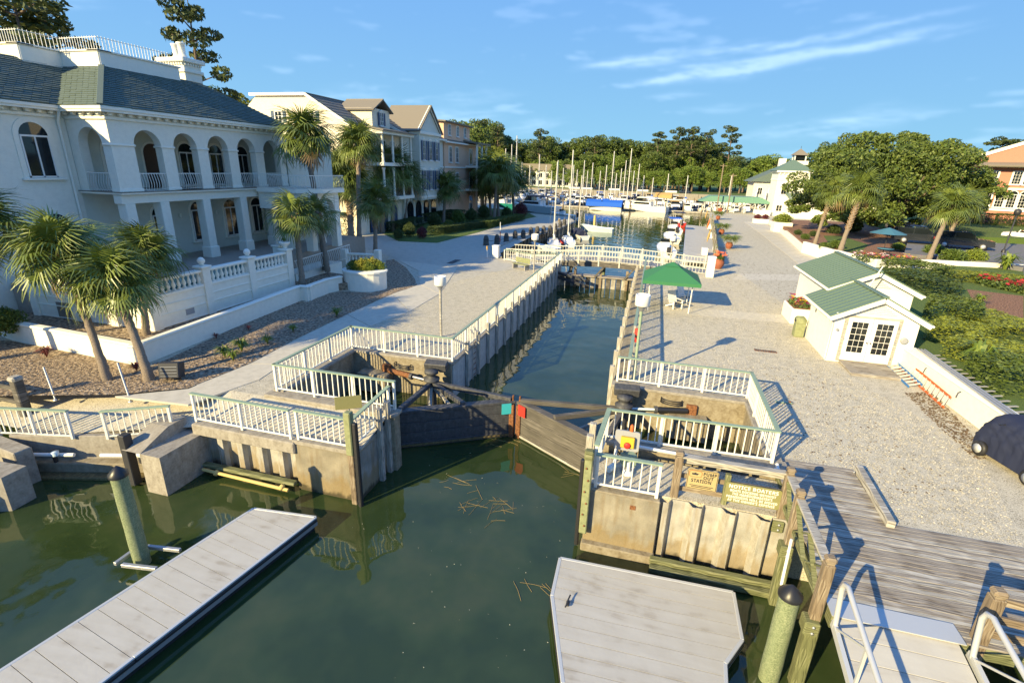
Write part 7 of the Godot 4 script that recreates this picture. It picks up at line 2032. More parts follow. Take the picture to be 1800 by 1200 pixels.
func shed_side_garden():
	# raised ground in steps
	struct("garden_ground", slab_mesh([[12.45, -10], [12.5, -28], [13.5, -30], [13.5, -38], [15.5, -52], [24, -54.5], [75, -62], [75, -10]], -0.5, 0.72), M.lawn, "grassy raised garden ground behind the white wall")
	struct("garden_ground", slab_mesh([[17.2, -66], [18.6, -59.5], [20.3, -54], [24.6, -56], [75, -62.2], [100, -110], [20.7, -104], [19.1, -84]], -0.5, 0.98), M.mulch, "red brown mulch terrace with clipped shrubs")
	struct("garden_ground", sheet(gp([[1700, 508], [1800, 520], [1800, 585], [1760, 560], [1715, 535]], 0.74), 0.735), M.mulch, "brown mulch patch between the hedges")
	struct("parking_road", slab_mesh(gp([[1590, 446], [1680, 452], [1800, 470], [1900, 460], [1900, 400], [1780, 398], [1700, 402], [1600, 410]], 1.35), -0.5, 1.35), M.asphalt, "grey parking road beyond the clipped shrubs")
	struct("garden_ground", slab_mesh([[34, -76], [52, -78], [120, -60], [220, -70], [220, -200], [40, -200]], -0.5, 2.0), M.lawn, "sunlit lawn before the pink house")
	struct("garden_lawn", sheet(gp([[1462, 434], [1508, 446], [1528, 430], [1478, 414], [1448, 414]], 1.0), 0.99), M.lawn, "patch of grass among the mulch by the paved path")
	struct("garden_lawn", sheet(gp([[1640, 470], [1740, 480], [1800, 484], [1800, 470], [1700, 460]], 1.0), 0.99), M.lawn, "patch of grass beside the parking road")
	# white retaining walls
	var wl := [[20.5, -104], [18.9, -84], [17.1, -66], [18.5, -59.4], [20.2, -53.85], [24.7, -55.85], [46, -58.5]]
	var w := thing("garden_wall", "white stucco retaining wall holding the flower beds behind the sheds", "wall", Vector3(18, 0, -60))
	for k in wl.size() - 1:
		var a := Vector3(wl[k][0] - 18, 0, wl[k][1] + 60)
		var b := Vector3(wl[k + 1][0] - 18, 0, wl[k + 1][1] + 60)
		var d := b - a
		var hh: float = [0.5, 0.7, 1.2, 1.25, 1.3, 1.3][k]
		put("wall", bx(Vector3(snappedf(d.length() + 0.3, 0.01), hh + 0.5, 0.35), 0.02), M.stucco, w, (a + b) * 0.5 + Vector3(0, (hh - 0.5) * 0.5 + 0.1, 0), Vector3(0, atan2(-d.z, d.x), 0))
	# hedges round the sheds
	var hs := [[1560, 482, 1655, 498, 1.3, 3.0, 0, "broad clipped hedge right behind the louvred shed"], [1575, 500, 1660, 520, 1.2, 3.0, 2, "dark clipped hedge below the red roses"], [1625, 560, 1715, 575, 1.3, 2.6, 0, "rough green hedge beside the shed door gable"], [1640, 590, 1730, 610, 0.9, 2.6, 1, "yellow green hedge on the slope above the ladders"], [1680, 620, 1790, 650, 1.0, 2.4, 1, "yellow green ground hedge above the garden wall"], [1740, 665, 1810, 700, 1.2, 2.2, 0, "dark leafy hedge at the wall end by the tarpaulin"], [1645, 488, 1800, 500, 0.7, 2.4, 1, "long yellow green hedge before the retaining wall"], [1700, 560, 1800, 600, 0.7, 2.6, 1, "low yellow green hedge beside the mulch patch"], [1720, 470, 1810, 476, 0.6, 2.0, 1, "yellow hedge beside the parking road"]]
	for q in hs: hedge(q[7], q[6], g(q[0], q[1], 0.72), g(q[2], q[3], 0.72), q[4], q[5])
	tuft("tall grassy clump above the garden wall by the ladders", 0, g(1715, 650, 0.75), 2.2)
	tuft("strap leafed plant on the grass by the roses", 0, g(1720, 535, 0.75), 1.3)
	tuft("pale spiky plant beside the parking road", 0, g(1765, 478, 0.75), 3.0)
	var ys := [[1578, 440, 1.7, 1, "clipped round yellow bush beside the patio umbrella"], [1640, 450, 2.6, 0, "clipped round bush beside the leaning palm pair"], [1672, 462, 2.8, 0, "large clipped round bush between palm and parking road"], [1712, 462, 2.6, 1, "low yellow mounded bush beside the large clipped one"], [1450, 438, 1.6, 0, "round flowering bush at the foot of the thinner palm"], [1470, 436, 1.9, 0, "broad bush between the pair of palms by the path"], [1415, 420, 1.4, 0, "small clipped bush beside the paved path"], [1402, 412, 1.3, 2, "dark clipped bush near the white planter box"], [1430, 415, 1.4, 2, "low dark clipped bush behind the paved path"], [1465, 410, 2.4, 2, "dark shrub under the spreading tree by the path"], [1500, 408, 2.2, 2, "dark shrub behind the two palms by the path"]]
	for q in ys: shrub(q[4], q[3], g(q[0], q[1], 1.0), Vector3(q[2], q[2] * 0.62, q[2]))
	flower_bed("bed of red, yellow and purple flowers behind the white retaining wall", [1505, 458, 1612, 466], 1.0, [Color(0.5, 0.03, 0.05), Color(0.65, 0.42, 0.03), Color(0.3, 0.03, 0.2), Color(0.6, 0.1, 0.1), Color(0.7, 0.55, 0.5)], 150, 1.5)
	flower_bed("bank of red roses between the hedges", [1728, 500, 1820, 520], 0.72, [Color(0.5, 0.015, 0.05), Color(0.4, 0.01, 0.03)], 90, 1.5)
	# patio umbrella and table
	var p := g(1552, 447, 1.0)
	var u := thing("patio_umbrella", "teal patterned patio umbrella above a garden table", "umbrella", p)
	var s := ST()
	for k in 8:
		var a := TAU * k / 8
		var b := TAU * (k + 1) / 8
		tri(s, Vector3(0, 2.75, 0), Vector3(cos(a) * 1.7, 2.15, sin(a) * 1.7), Vector3(cos(b) * 1.7, 2.15, sin(b) * 1.7))
	put("canopy", fin(s), M.umbrella_cloth, u)
	put("pole", rod(Vector3.ZERO, Vector3(0, 2.75, 0), 0.03), M.dark_paint, u)
	for k in 8: put("rib", rod(Vector3(0, 2.7, 0), Vector3(cos(TAU * k / 8) * 1.68, 2.13, sin(TAU * k / 8) * 1.68), 0.015, 4), M.dark_paint, u)
	var tb := thing("patio_table", "round blue garden table below the teal umbrella", "table", p + Vector3(-0.2, 0, 0.9))
	put("table_top", turned([[0.0, 0.7], [0.75, 0.7], [0.75, 0.74], [0.0, 0.74]], 20), M.umbrella_cloth, tb)
	for k in 4: put("leg", rod(Vector3(cos(k * PI / 2) * 0.5, 0, sin(k * PI / 2) * 0.5), Vector3(cos(k * PI / 2) * 0.4, 0.7, sin(k * PI / 2) * 0.4), 0.025, 6), M.dark_paint, tb)
	# cars
	car("black sport utility car parked behind the leaning palm pair", g(1688, 436, 1.35), -0.25, M.car_black)
	car("black car parked nose to the patio umbrella", g(1615, 428, 1.35), -0.2, M.car_black)
	car("white car parked beyond the street lamp", g(1800, 425, 1.35), 2.6, M.car_white, false)
	car("dark blue car in the shade under the spreading tree", g(1590, 408, 1.35), -0.2, M.hull_navy, false)
	# street lamp
	var lp := g(1764, 444, 1.35)
	var sl := thing("street_lamp", "dark slim street lamp beside the parking road", "street lamp", lp)
	put("pole", rod(Vector3.ZERO, at_depth(1788, 378, depth_of(lp)) - lp, 0.07, 8), M.dark_paint, sl)
	put("head", turned([[0.05, -0.1], [0.3, 0.1], [0.34, 0.45], [0.2, 0.6], [0.0, 0.7]], 8), M.dark_paint, sl, at_depth(1788, 378, depth_of(lp)) - lp)
	put("base", turned([[0.2, 0.0], [0.18, 0.3], [0.08, 0.4]], 10), M.dark_paint, sl)
	# palms
	px_palm("thinner palm with crossed stubs by the paved path", [1432, 432], 0.9, [1466, 336], 0.2, 30, 1.35, 0.9)
	px_palm("thicker palm with crossed stubs by the paved path", [1476, 446], 0.9, [1518, 334], 0.24, 34, 1.45, 1.1)
	px_palm("leaning palm with a smooth trunk and orange neck beside the clipped bushes", [1632, 460], 1.0, [1676, 362], 0.22, 34, 1.35, 0.05)
	px_palm("second smooth trunked palm just behind the leaning one", [1662, 432], 1.2, [1694, 362], 0.22, 34, 1.5, 0.05)
	# spreading live oak
	var ob := g(1570, 410, 1.3)
	var oak := thing("live_oak", "broad spreading evergreen oak shading the parked cars", "tree", ob)
	var d := depth_of(ob)
	var lobes := []
	for q in [[1500, 300, 5.0], [1450, 330, 3.6], [1430, 350, 3.0], [1540, 265, 5.0], [1590, 262, 5.0], [1640, 290, 4.6], [1690, 300, 4.2], [1720, 325, 3.4], [1560, 310, 6.0], [1620, 330, 5.0], [1510, 350, 4.0], [1670, 345, 3.6], [1580, 355, 4.0], [1480, 370, 2.4], [1530, 380, 2.2], [1640, 370, 2.6], [1500, 265, 3.2], [1650, 262, 3.2], [1600, 245, 2.6], [1470, 300, 3.0], [1410, 365, 2.0], [1550, 248, 2.6], [1700, 285, 2.6], [1445, 385, 1.8], [1470, 345, 3.4], [1540, 345, 4.2], [1600, 300, 5.5], [1480, 275, 3.4], [1425, 335, 2.6], [1650, 320, 4.2], [1710, 345, 2.8], [1560, 375, 3.0], [1610, 380, 2.4], [1500, 385, 2.2], [1690, 325, 3.6], [1740, 335, 2.4], [1585, 285, 5.0], [1625, 270, 4.0], [1560, 330, 5.0], [1640, 345, 4.0], [1520, 320, 4.5], [1490, 325, 4.0], [1670, 310, 4.2], [1610, 355, 3.6], [1540, 290, 5.0], [1455, 355, 2.6], [1700, 360, 2.4]]:
		var c := at_depth(q[0], q[1], d + 3.0 * sin(q[0] * 0.7)) - ob
		for k in 7:
			var o: Vector3 = Vector3(rng.randfn(), rng.randfn() * 0.55, rng.randfn()) * q[2] * 0.40
			var r: float = q[2] * rng.randf_range(0.3, 0.5)
			lobes.append([c + o, Vector3(r, r * 0.62, r)])
	put("crown", crown_mesh(lobes, 130, 0.34, [Color(0.055, 0.09, 0.016), Color(0.09, 0.135, 0.022), Color(0.14, 0.18, 0.035)]), M.tree_leaf, oak)
	s = ST()
	tube(s, [Vector3(0, -0.3, 0), Vector3(0.3, 2.2, 0.2), Vector3(-0.4, 4.2, 0)], [0.6, 0.5, 0.42], 10)
	for k in 9:
		var a := k * 0.7
		tube(s, [Vector3(0.1, 2.4 + k * 0.15, 0), Vector3(cos(a) * 1.8, 4.2 + (k % 3) * 0.5, sin(a) * 1.8), Vector3(cos(a) * 3.4, 5.6 + (k % 3), sin(a) * 3.2)], [0.3, 0.2, 0.06], 7)
	put("trunk", fin(s), M.bark, oak)
	# pink house
	var ph := at_depth(1672, 372, 86.0)
	var pk := thing("pink_house", "pink stucco house with arched windows beyond the parking road", "house", Vector3(ph.x, 2.0, ph.z), -0.42)
	put("walls", bx(Vector3(26, 9.4, 14)), M.pink_stucco, pk, Vector3(13, 4.7, -7))
	s = ST()
	outline(s, P2([[-1.0, 9.4], [27, 9.4], [13, 15.0]]), 14.5, Transform3D(Basis(), Vector3(0, 0, 0.3)))
	put("gable", fin(s), M.pink_stucco, pk)
	bar("barge_board", Vector3(-1.2, 9.35, 0.4), Vector3(13, 15.1, 0.4), 0.2, 0.5, M.stucco_trim, pk)
	put("porch_roof", bx(Vector3(27, 0.3, 2.0), 0.05), M.brown_shingle, pk, Vector3(13.4, 9.2, 0.9), Vector3(0.3, 0, 0))
	for y in [2.2, 5.5, 8.9]: put("string_course", bx(Vector3(26.3, 0.35, 0.35), 0.05), M.stucco_trim, pk, Vector3(13, y, 0.05))
	for k in 6:
		for n in 2: window(pk, Transform3D(Basis(), Vector3(2.6 + k * 4.2 + n * 1.35, 6.2, 0.02)), 1.1, 1.9, false, M.white_paint, 0.16, 3, 4)
		for n in 3: window(pk, Transform3D(Basis(), Vector3(1.2 + k * 4.4 + n * 1.4, 2.6, 0.02)), 1.1, 2.6, true, M.white_paint, 0.12, 3, 4)
	hedge("long dark hedge at the foot of the pink house", 2, Vector3(ph.x - 2, 2.0, ph.z + 3.0), Vector3(ph.x + 22, 2.0, ph.z + 12.0), 1.8, 2.2)
	# harbour building
	var hp := at_depth(1354, 373, 112.0)
	var hb := thing("harbour_house", "white harbour building with a green hipped tower roof beside the promenade", "building", Vector3(hp.x, 0, hp.z))
	put("tower", bx(Vector3(6.2, 9.4, 7.0)), M.stucco, hb, Vector3(3.4, 4.7, -3.5))
	var s3 := ST()
	lathe(s3, [[5.6, 9.5], [0.0, 12.0]], 4, Vector3.ZERO, true)
	put("tower_roof", fin(s3), M.green_tin, hb, Vector3(3.4, 0, -3.5), Vector3(0, PI / 4, 0))
	put("eaves", bx(Vector3(7.2, 0.4, 8.0), 0.05), M.stucco_trim, hb, Vector3(3.4, 9.35, -3.5))
	for k in 8: put("bracket", bx(Vector3(0.28, 0.4, 0.3), 0.05), M.stucco_trim, hb, Vector3(0.6 + k * 0.8, 8.95, 0.12))
	put("string_course", bx(Vector3(6.4, 0.3, 7.2), 0.05), M.stucco_trim, hb, Vector3(3.4, 7.6, -3.5))
	window(hb, Transform3D(Basis(), Vector3(2.2, 4.6, 0.02)), 1.7, 2.2, false, M.white_paint, 0.25, 3, 2)
	window(hb, Transform3D(Basis(), Vector3(1.6, 1.0, 0.02)), 1.2, 1.3, false, M.white_paint, 0.22, 2, 2)
	put("side_wing", bx(Vector3(16, 4.2, 6.0)), M.stucco, hb, Vector3(10.6, 2.1, 2.0))
	put("side_roof", bx(Vector3(16.6, 0.3, 7.4), 0.05), M.green_tin, hb, Vector3(10.6, 4.5, 2.0), Vector3(0.2, 0, 0))
	put("porch_rail", bx(Vector3(3.0, 1.2, 0.2)), M.white_rail, hb, Vector3(-1.6, 0.6, 1.0))
	var hq := at_depth(1322, 345, 158.0)
	var lw := thing("harbour_house", "long white building with a grey green roof and chimney behind the tower", "building", Vector3(hq.x, 0, hq.z))
	put("walls", bx(Vector3(14, 6.6, 12)), M.cream_stucco, lw, Vector3(7, 3.3, -6))
	s3 = ST()
	outline(s3, P2([[-1.5, 0.0], [15.5, 0.0], [12.0, 4.6], [7.0, 4.2]]), 14.0, Transform3D(Basis(), Vector3(0, 6.6, 1.0)))
	put("roof", fin(s3), M.shingle, lw)
	put("chimney", bx(Vector3(1.9, 5.0, 1.9), 0.05), M.stucco, lw, Vector3(7.2, 11.0, -2.0))
	for k in 4: window(lw, Transform3D(Basis(), Vector3(2.0 + k * 3.2, 2.8, 0.02)), 1.3, 2.0, k == 1, M.white_paint, 0.2, 2, 2)
	for k in 5: put("porch_column", rod(Vector3(1.0 + k * 2.8, 0, 0.9), Vector3(1.0 + k * 2.8, 3.6, 0.9), 0.22, 8), M.stucco_trim, lw)
	var tp := at_depth(1403, 289, 135.0)
	var lt := thing("lookout_tower", "white lookout tower with a brown pyramid roof above the harbour building", "tower", Vector3(tp.x, 0, tp.z))
	var ty := tp.y
	put("shaft", bx(Vector3(2.6, snappedf(ty, 0.01), 2.6)), M.stucco, lt, Vector3(0, ty * 0.5, 0))
	put("gallery", bx(Vector3(4.0, 0.25, 4.0), 0.05), M.white_paint, lt, Vector3(0, ty, 0))
	for k in 4:
		var a := k * PI / 2
		put("rail", bx(Vector3(4.0, 0.8, 0.1)), M.white_rail, lt, Vector3(sin(a) * 1.95, ty + 0.5, cos(a) * 1.95), Vector3(0, a, 0))
		put("post", bx(Vector3(0.26, 2.2, 0.26)), M.white_paint, lt, Vector3(1.3 * (1 if k % 2 else -1), ty + 1.2, 1.3 * (1 if k < 2 else -1)))
	put("room", bx(Vector3(2.1, 2.2, 2.1)), M.window_glass, lt, Vector3(0, ty + 1.2, 0))
	s3 = ST()
	lathe(s3, [[2.7, 0.0], [0.0, 1.7]], 4, Vector3.ZERO, true)
	put("roof", fin(s3), M.brown_shingle, lt, Vector3(0, ty + 2.3, 0), Vector3(0, PI / 4, 0))
	put("finial", rod(Vector3(0, ty + 3.9, 0), Vector3(0, ty + 4.6, 0), 0.05, 6), M.dark_paint, lt)
	# planters along the path
	var pb := thing("flower_planter", "white planter box with a clipped round bush beside the paved path", "planter", g(1368, 408))
	put("box", bx(Vector3(2.6, 1.5, 2.6), 0.05), M.stucco, pb, Vector3(0.6, 0.75, -1.2))
	put("bush", protos["shrub1"], M.tree_leaf, pb, Vector3(0.6, 1.3, -1.2), Vector3.ZERO, Vector3(3.4, 2.6, 3.2))
	var pc := thing("flower_planter", "low white planter box of dark red flowers at the far end of the path", "planter", g(1338, 393))
	put("box", bx(Vector3(2.6, 0.8, 1.6), 0.05), M.stucco, pc, Vector3(0, 0.4, -0.8))
	for k in 2: put("bush", protos["shrub3"], M.tree_leaf, pc, Vector3(-0.6 + k * 1.3, 0.7, -0.8), Vector3(0, k, 0), Vector3(1.6, 1.6, 1.6))
func far_trees():
	var prof := [[780, 225], [800, 205], [830, 202], [860, 210], [885, 232], [905, 238], [940, 240], [965, 230], [985, 244], [1010, 240], [1035, 234], [1055, 228], [1080, 242], [1100, 238], [1130, 250], [1160, 240], [1190, 236], [1215, 234], [1250, 236], [1275, 262], [1300, 272], [1325, 275], [1345, 270], [1375, 280], [1400, 284], [1430, 276], [1460, 280]]
	var k := 0
	# back row: tall, touching crowns
	var x := 790.0
	while x < 1480.0:
		var top := 240.0
		for i in prof.size() - 1:
			if x >= prof[i][0] and x < prof[i + 1][0]: top = lerpf(prof[i][1], prof[i + 1][1], (x - prof[i][0]) / (prof[i + 1][0] - prof[i][0]))
		px_tree("forest_tree", "tall dark green tree in the wood behind the marina", "broad%d" % (k % 3), x, top + rng.randf_range(-3, 8), 245.0 + rng.randf_range(0, 25), 0.6, rng.randf_range(0.85, 1.15), "wood behind the marina")
		x += rng.randf_range(12, 17)
		k += 1
	# middle row, lower and brighter
	x = 780.0
	while x < 1420.0:
		px_tree("forest_tree", "mid green rounded tree before the wood behind the marina", ["broad3", "broad1", "broad4", "broad0"][k % 4], x, rng.randf_range(262, 290), 232.0 + rng.randf_range(-4, 6), 0.6, rng.randf_range(1.0, 1.3), "rounded trees before the wood")
		x += rng.randf_range(15, 21)
		k += 1
	# front row by the sea wall
	x = 1005.0
	while x < 1350.0:
		px_tree("shore_tree", "bright green round tree on the shore behind the sea wall", ["broad3", "broad4", "broad3"][k % 3], x, rng.randf_range(288, 302), 218.0 + rng.randf_range(0, 5), 0.6, rng.randf_range(1.15, 1.5), "round trees behind the sea wall")
		x += rng.randf_range(24, 34)
		k += 1
	for q in [[1160, 226], [1196, 220], [1222, 217], [1246, 224], [1291, 214], [950, 222], [1048, 234], [875, 215], [842, 204]]:
		px_tree("pine_tree", "tall pine with a bare trunk rising above the wood behind the marina", "pine%d" % (k % 4), q[0], q[1], 228.0 + rng.randf_range(0, 6), 0.6, 1.0, "pines above the wood")
		k += 1
	# land beyond the salmon house
	for q in [[838, 215, 125, "broad1", 1.0], [862, 250, 150, "broad5", 1.0], [880, 275, 170, "broad3", 1.1], [850, 280, 140, "broad0", 1.2], [905, 290, 190, "broad2", 1.2]]:
		px_tree("shore_tree", "leafy tree standing beyond the salmon town house", q[3], q[0], q[1], q[2], 0.0, q[4], "trees beyond the salmon house")
	# behind the big house
	px_tree("pine_tree", "big pine reaching over the roof of the white house", "pine0", 10, -40, 62, 0.0, 1.5)
	px_tree("pine_tree", "second big pine behind the roof railing of the white house", "pine2", 55, -10, 66, 0.0, 1.3)
	px_tree("pine_tree", "slender sparse pine rising behind the chimney", "pine1", 325, -25, 72, 0.0, 0.85)
	for q in [[430, 152, 90, "broad5", 1.0], [400, 165, 84, "broad5", 0.8], [465, 172, 100, "broad5", 1.0], [360, 140, 95, "broad1", 0.7], [500, 178, 105, "broad3", 1.0]]:
		px_tree("garden_tree", "yellow green tree behind the roof of the white house" if q[3] == "broad5" else "dark green tree behind the roof of the white house", q[3], q[0], q[1], q[2], 0.0, q[4], "yellow green trees behind the roof" if q[3] == "broad5" else "dark trees behind the roof")
	for q in [[1770, 234, 120, "pine3", 1.5], [1730, 262, 125, "broad1", 1.3], [1800, 240, 130, "pine1", 1.5], [1440, 262, 150, "broad0", 1.2], [1480, 250, 120, "broad2", 1.2], [1700, 270, 110, "broad2", 1.1]]:
		px_tree("garden_tree", "tall tree behind the pink house" if q[0] > 1650 else "tall tree behind the harbour building", q[3], q[0], q[1], q[2], 1.5, q[4], "trees behind the pink house" if q[0] > 1650 else "trees behind the harbour building")
	# far flats between the trees, and cars on the shore
	var fb := at_depth(912, 336, 240.0)
	var fl := thing("apartment_block", "pale two storey apartment block among the far trees", "building", Vector3(fb.x, 0.6, fb.z))
	put("walls", bx(Vector3(30, 7, 10)), M.blue_stucco, fl, Vector3(13, 3.5, -5))
	put("roof", plate([[-2, 7.0], [28, 7.0], [24, 10.0], [2, 10.0]], 12.0), M.brown_shingle, fl, Vector3(0, 0, 1.0))
	for i in 9:
		for j in 2: window(fl, Transform3D(Basis(), Vector3(1.0 + i * 3.1, 0.8 + j * 3.2, 0.02)), 1.8, 2.0, false, M.white_paint, 0.2, 2, 1)
	for i in 10: put("porch_post", rod(Vector3(-0.6 + i * 3.1, 0, 1.2), Vector3(-0.6 + i * 3.1, 7, 1.2), 0.15, 6), M.white_paint, fl)
	for q in [[1010, 338], [1032, 339], [1055, 339], [1080, 340], [1105, 340], [1130, 341], [1155, 341], [1180, 342], [1205, 343]]:
		var ry := ray(q[0], 335)
		var p := CAM + ry * (-216.0 / ry.z)
		var c := thing("distant_car", "dark car parked along the far shore" if int(q[0]) % 2 else "pale car parked along the far shore", "car", Vector3(p.x, 0.6, -216), 0.0, "dark cars on the far shore" if int(q[0]) % 2 else "pale cars on the far shore")
		put("body", bx(Vector3(4.6, 0.8, 1.8), 0.15), M.car_black if int(q[0]) % 2 else M.car_white, c, Vector3(0, 0.75, 0))
		put("cabin", bx(Vector3(2.6, 0.6, 1.6), 0.2), M.window_glass, c, Vector3(-0.2, 1.4, 0))
func sky_and_light():
	cam_basis = Basis.from_euler(Vector3(deg_to_rad(-19.0), deg_to_rad(15.08), deg_to_rad(1.73)))
	var c := Camera3D.new()
	c.name = "camera"
	add_child(c)
	c.position = CAM
	c.basis = cam_basis
	c.fov = rad_to_deg(2.0 * atan(600.0 / FOCAL))
	c.near = 0.1
	c.far = 4000.0
	c.current = true
	var sun := DirectionalLight3D.new()
	sun.name = "sun"
	add_child(sun)
	var travel := Vector3(0.531, 0, -0.847) * cos(deg_to_rad(22.5)) + Vector3(0, -sin(deg_to_rad(22.5)), 0)
	sun.look_at_from_position(Vector3.ZERO, travel, Vector3.UP)
	sun.light_color = Color(1.0, 0.91, 0.685)
	sun.light_energy = 1.4
	sun.light_angular_distance = 0.5
	sun.shadow_enabled = true
	var e := Environment.new()
	e.background_mode = Environment.BG_SKY
	var ps := ProceduralSkyMaterial.new()
	ps.sky_top_color = lin(0.064, 0.162, 0.405)
	ps.sky_horizon_color = lin(0.145, 0.30, 0.395)
	ps.sky_curve = 0.18
	ps.ground_bottom_color = Color(0.15, 0.15, 0.13)
	ps.ground_horizon_color = Color(0.42, 0.5, 0.55)
	ps.sun_angle_max = 8.0
	ps.sky_cover = clouds()
	ps.sky_cover_modulate = Color(1, 1, 1, 1)
	var sk := Sky.new()
	sk.sky_material = ps
	e.sky = sk
	e.tonemap_mode = Environment.TONE_MAPPER_LINEAR
	e.tonemap_exposure = 2.3
	e.sdfgi_enabled = true
	e.ssao_enabled = true
	e.ssil_enabled = true
	var we := WorldEnvironment.new()
	we.name = "sky_environment"
	we.environment = e
	add_child(we)
func clouds() -> ImageTexture:
	# thin cirrus: long slanting wisps, with faint ones all round the horizon
	var w := 2048
	var h := 1024
	var dens := PackedFloat32Array()
	dens.resize(w * h)
	var n := FastNoiseLite.new()
	n.seed = 8
	n.frequency = 1.0
	n.fractal_octaves = 4
	for py in range(400, 510):
		var el := (511.5 - py) / 1024.0 * 180.0
		for px in w:
			var a := TAU * px / w
			var v := n.get_noise_3d(cos(a) * 7.0, sin(a) * 7.0, el * 0.75) + 0.45 * n.get_noise_3d(cos(a) * 1.6 + 4.0, sin(a) * 1.6, el * 0.08)
			dens[py * w + px] = clampf((v - 0.24) * 1.5, 0.0, 0.45) * clampf((19.0 - el) / 9.0, 0.0, 1.0)
	# wisps: start and end in the picture, half width in degrees, strength; the same family goes on round the sky
	var wisps := [[1190, 118, 1620, 55, 0.36, 0.8], [1290, 145, 2000, 5, 0.34, 1.0], [1290, 143, 1640, 92, 0.4, 0.9], [1520, 75, 2000, -25, 0.25, 0.8], [1200, 113, 1370, 88, 0.3, 0.9], [1450, 108, 2000, 25, 0.24, 0.8], [1350, 115, 1860, 45, 0.22, 0.7], [1330, 166, 1420, 164, 0.25, 0.6], [1410, 188, 1530, 182, 0.3, 0.6], [860, 218, 1030, 208, 0.7, 0.7], [700, 190, 850, 182, 0.8, 0.5], [1040, 232, 1140, 218, 0.6, 0.55], [1500, 240, 1800, 205, 0.6, 0.5], [930, 178, 1060, 170, 0.5, 0.4], [1700, 205, 1900, 185, 0.7, 0.6]]
	for q in wisps:
		for turn in [0.0, 97.0, 171.0, 248.0]:
			var da := ray(q[0], q[1]).normalized()
			var db := ray(q[2], q[3]).normalized()
			var a := Vector2(rad_to_deg(atan2(da.x, -da.z)) + turn, rad_to_deg(asin(da.y)))
			var b := Vector2(rad_to_deg(atan2(db.x, -db.z)) + turn, rad_to_deg(asin(db.y)))
			var d := b - a
			var l := d.length()
			var u := d / l
			var hw: float = q[4]
			for ix in range(int((minf(a.x, b.x) - 3.0) / 360.0 * w), int((maxf(a.x, b.x) + 3.0) / 360.0 * w)):
				for iy in range(int((90.0 - maxf(a.y, b.y) - 3.0) / 180.0 * h), int((90.0 - minf(a.y, b.y) + 3.0) / 180.0 * h)):
					var p := Vector2((ix + 0.5) / w * 360.0, 90.0 - (iy + 0.5) / h * 180.0)
					var t := (p - a).dot(u)
					var s := (p - a).cross(u)
					var bend := 0.35 * n.get_noise_2d(t * 0.12 + q[0], 3.0)
					var off := absf(s + bend) / (hw * (0.6 + 0.6 * sin(clampf(t / l, 0, 1) * PI)))
					if off > 2.2: continue
					var k: float = exp(-off * off) * smoothstep(-2.5, 3.0, t) * smoothstep(l + 2.5, l - 4.0, t)
					k *= clampf(0.55 + 0.9 * n.get_noise_2d(t * 0.16 + q[1], s * 2.2 + q[0]), 0.0, 1.2)
					var ii: int = iy * w + ((ix + w / 2) % w + w) % w
					dens[ii] = minf(dens[ii] + k * float(q[5]), 1.0)
	var img := Image.create(w, h, false, Image.FORMAT_RGBA8)
	img.fill(Color(0, 0, 0, 0))
	for py in range(200, 512):
		for px in w:
			var k := dens[py * w + px]
			if k > 0.01: img.set_pixel(px, py, Color(0.40, 0.41, 0.42, k))
	return ImageTexture.create_from_image(img)
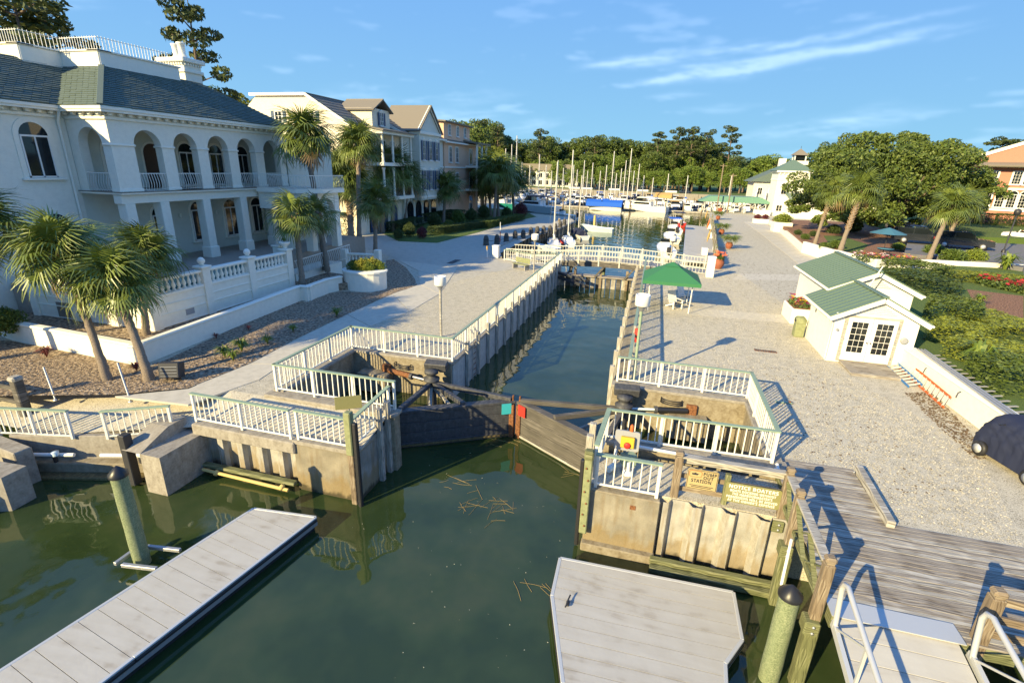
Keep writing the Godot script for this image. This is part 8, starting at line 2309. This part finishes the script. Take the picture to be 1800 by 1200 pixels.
func pebbles():
	# loose shell chips and clods lying on the ground
	var s := ST()
	lathe(s, [[0.0, -0.3], [0.5, 0.0], [0.0, 0.32]], 5, Vector3.ZERO, true)
	var chip := fin(s)
	var areas := [["loose_gravel", 52000, [[1160, 690], [1085, 660], [1120, 480], [1300, 480], [1415, 560], [1450, 640], [1720, 790], [1800, 960], [1545, 905], [1500, 825], [1370, 810], [1310, 690]], "white", 0.036], ["loose_gravel", 26000, [[490, 690], [612, 612], [795, 640], [985, 470], [900, 470], [780, 500], [600, 600], [480, 655]], "white", 0.036], ["soil_clods", 9000, [[0, 690], [0, 612], [240, 648], [300, 630], [513, 532], [600, 514], [690, 516], [520, 594], [330, 680], [200, 692]], "soil", 0.09], ["leaf_litter", 1100, [[1590, 690], [1640, 690], [1745, 800], [1720, 812], [1640, 740]], "litter", 0.07], ["leaf_litter", 600, [[1300, 455], [1415, 480], [1405, 560], [1330, 530], [1250, 500], [1300, 420]], "litter", 0.06], ["leaf_litter", 700, [[1160, 640], [1440, 650], [1700, 860], [1550, 900], [1330, 720]], "litter", 0.05], ["floating_specks", 60, [[700, 860], [760, 800], [900, 790], [1010, 850], [980, 980], [960, 1200], [560, 1200], [640, 1000], [600, 930]], "speck", 0.022]]
	for q in areas:
		var poly := P2(q[2])
		var spots := []
		var yy: float = W_OUT + 0.004 if q[3] == "speck" else 0.012
		var lo := Vector2(1e9, 1e9)
		var hi := -lo
		var wp := P2(gp(q[2], W_OUT if q[3] == "speck" else 0.0))
		for v in wp:
			lo = lo.min(v); hi = hi.max(v)
		while spots.size() < q[1]:
			var v := Vector2(rng.randf_range(lo.x, hi.x), rng.randf_range(lo.y, hi.y))
			if Geometry2D.is_point_in_polygon(v, wp): spots.append(v)
		var mm := MultiMesh.new()
		mm.transform_format = MultiMesh.TRANSFORM_3D
		mm.use_colors = true
		mm.mesh = chip
		mm.instance_count = spots.size()
		for k in spots.size():
			var b := Basis.from_euler(Vector3(rng.randf() * 0.6, rng.randf() * TAU, rng.randf() * 0.6)).scaled(Vector3(1.0, rng.randf_range(0.4, 0.8), rng.randf_range(0.5, 1.0)) * float(q[4]) * rng.randf_range(0.5, 1.5))
			mm.set_instance_transform(k, Transform3D(b, Vector3(spots[k].x, yy, spots[k].y)))
			var f := rng.randf_range(0.55, 1.0)
			mm.set_instance_color(k, Color(0.66, 0.61, 0.49) * f if q[3] == "white" else (Color(0.34, 0.25, 0.17) * f if q[3] == "soil" else (Color(0.13, 0.085, 0.05) * f if q[3] == "litter" else Color(0.7, 0.66, 0.5) * f)))
		var o := MultiMeshInstance3D.new()
		o.name = numbered(q[0])
		o.multimesh = mm
		var m: StandardMaterial3D = M["chip"]
		o.material_override = m
		add_child(o)
		meta(o, {"white": "pale loose shell chips strewn over the gravel", "soil": "dry clods strewn over the soil bed", "litter": "dark dry leaves strewn over the gravel", "speck": "pale specks floating on the green water"}[q[3]], {"white": "gravel", "soil": "soil", "litter": "leaves", "speck": "specks"}[q[3]], "", "stuff")
func _ready():
	rng.seed = 20250
	sky_and_light()
	materials()
	print("materials ", Time.get_ticks_msec())
	make_fronds()
	make_trees()
	print("plants ", Time.get_ticks_msec())
	water_and_ground()
	lock_walls()
	front_walls()
	gates()
	railings()
	notices()
	boardwalk_deck()
	docks()
	pedestal_and_pipes()
	shed_side_things()
	print("near ", Time.get_ticks_msec())
	house_side_ground()
	big_house()
	pool_terrace()
	town_houses()
	house_side_palms()
	house_side_garden()
	print("houses ", Time.get_ticks_msec())
	bridge()
	bollards()
	marina()
	promenade()
	shed_side_garden()
	far_trees()
	pebbles()
	print("all ", Time.get_ticks_msec())
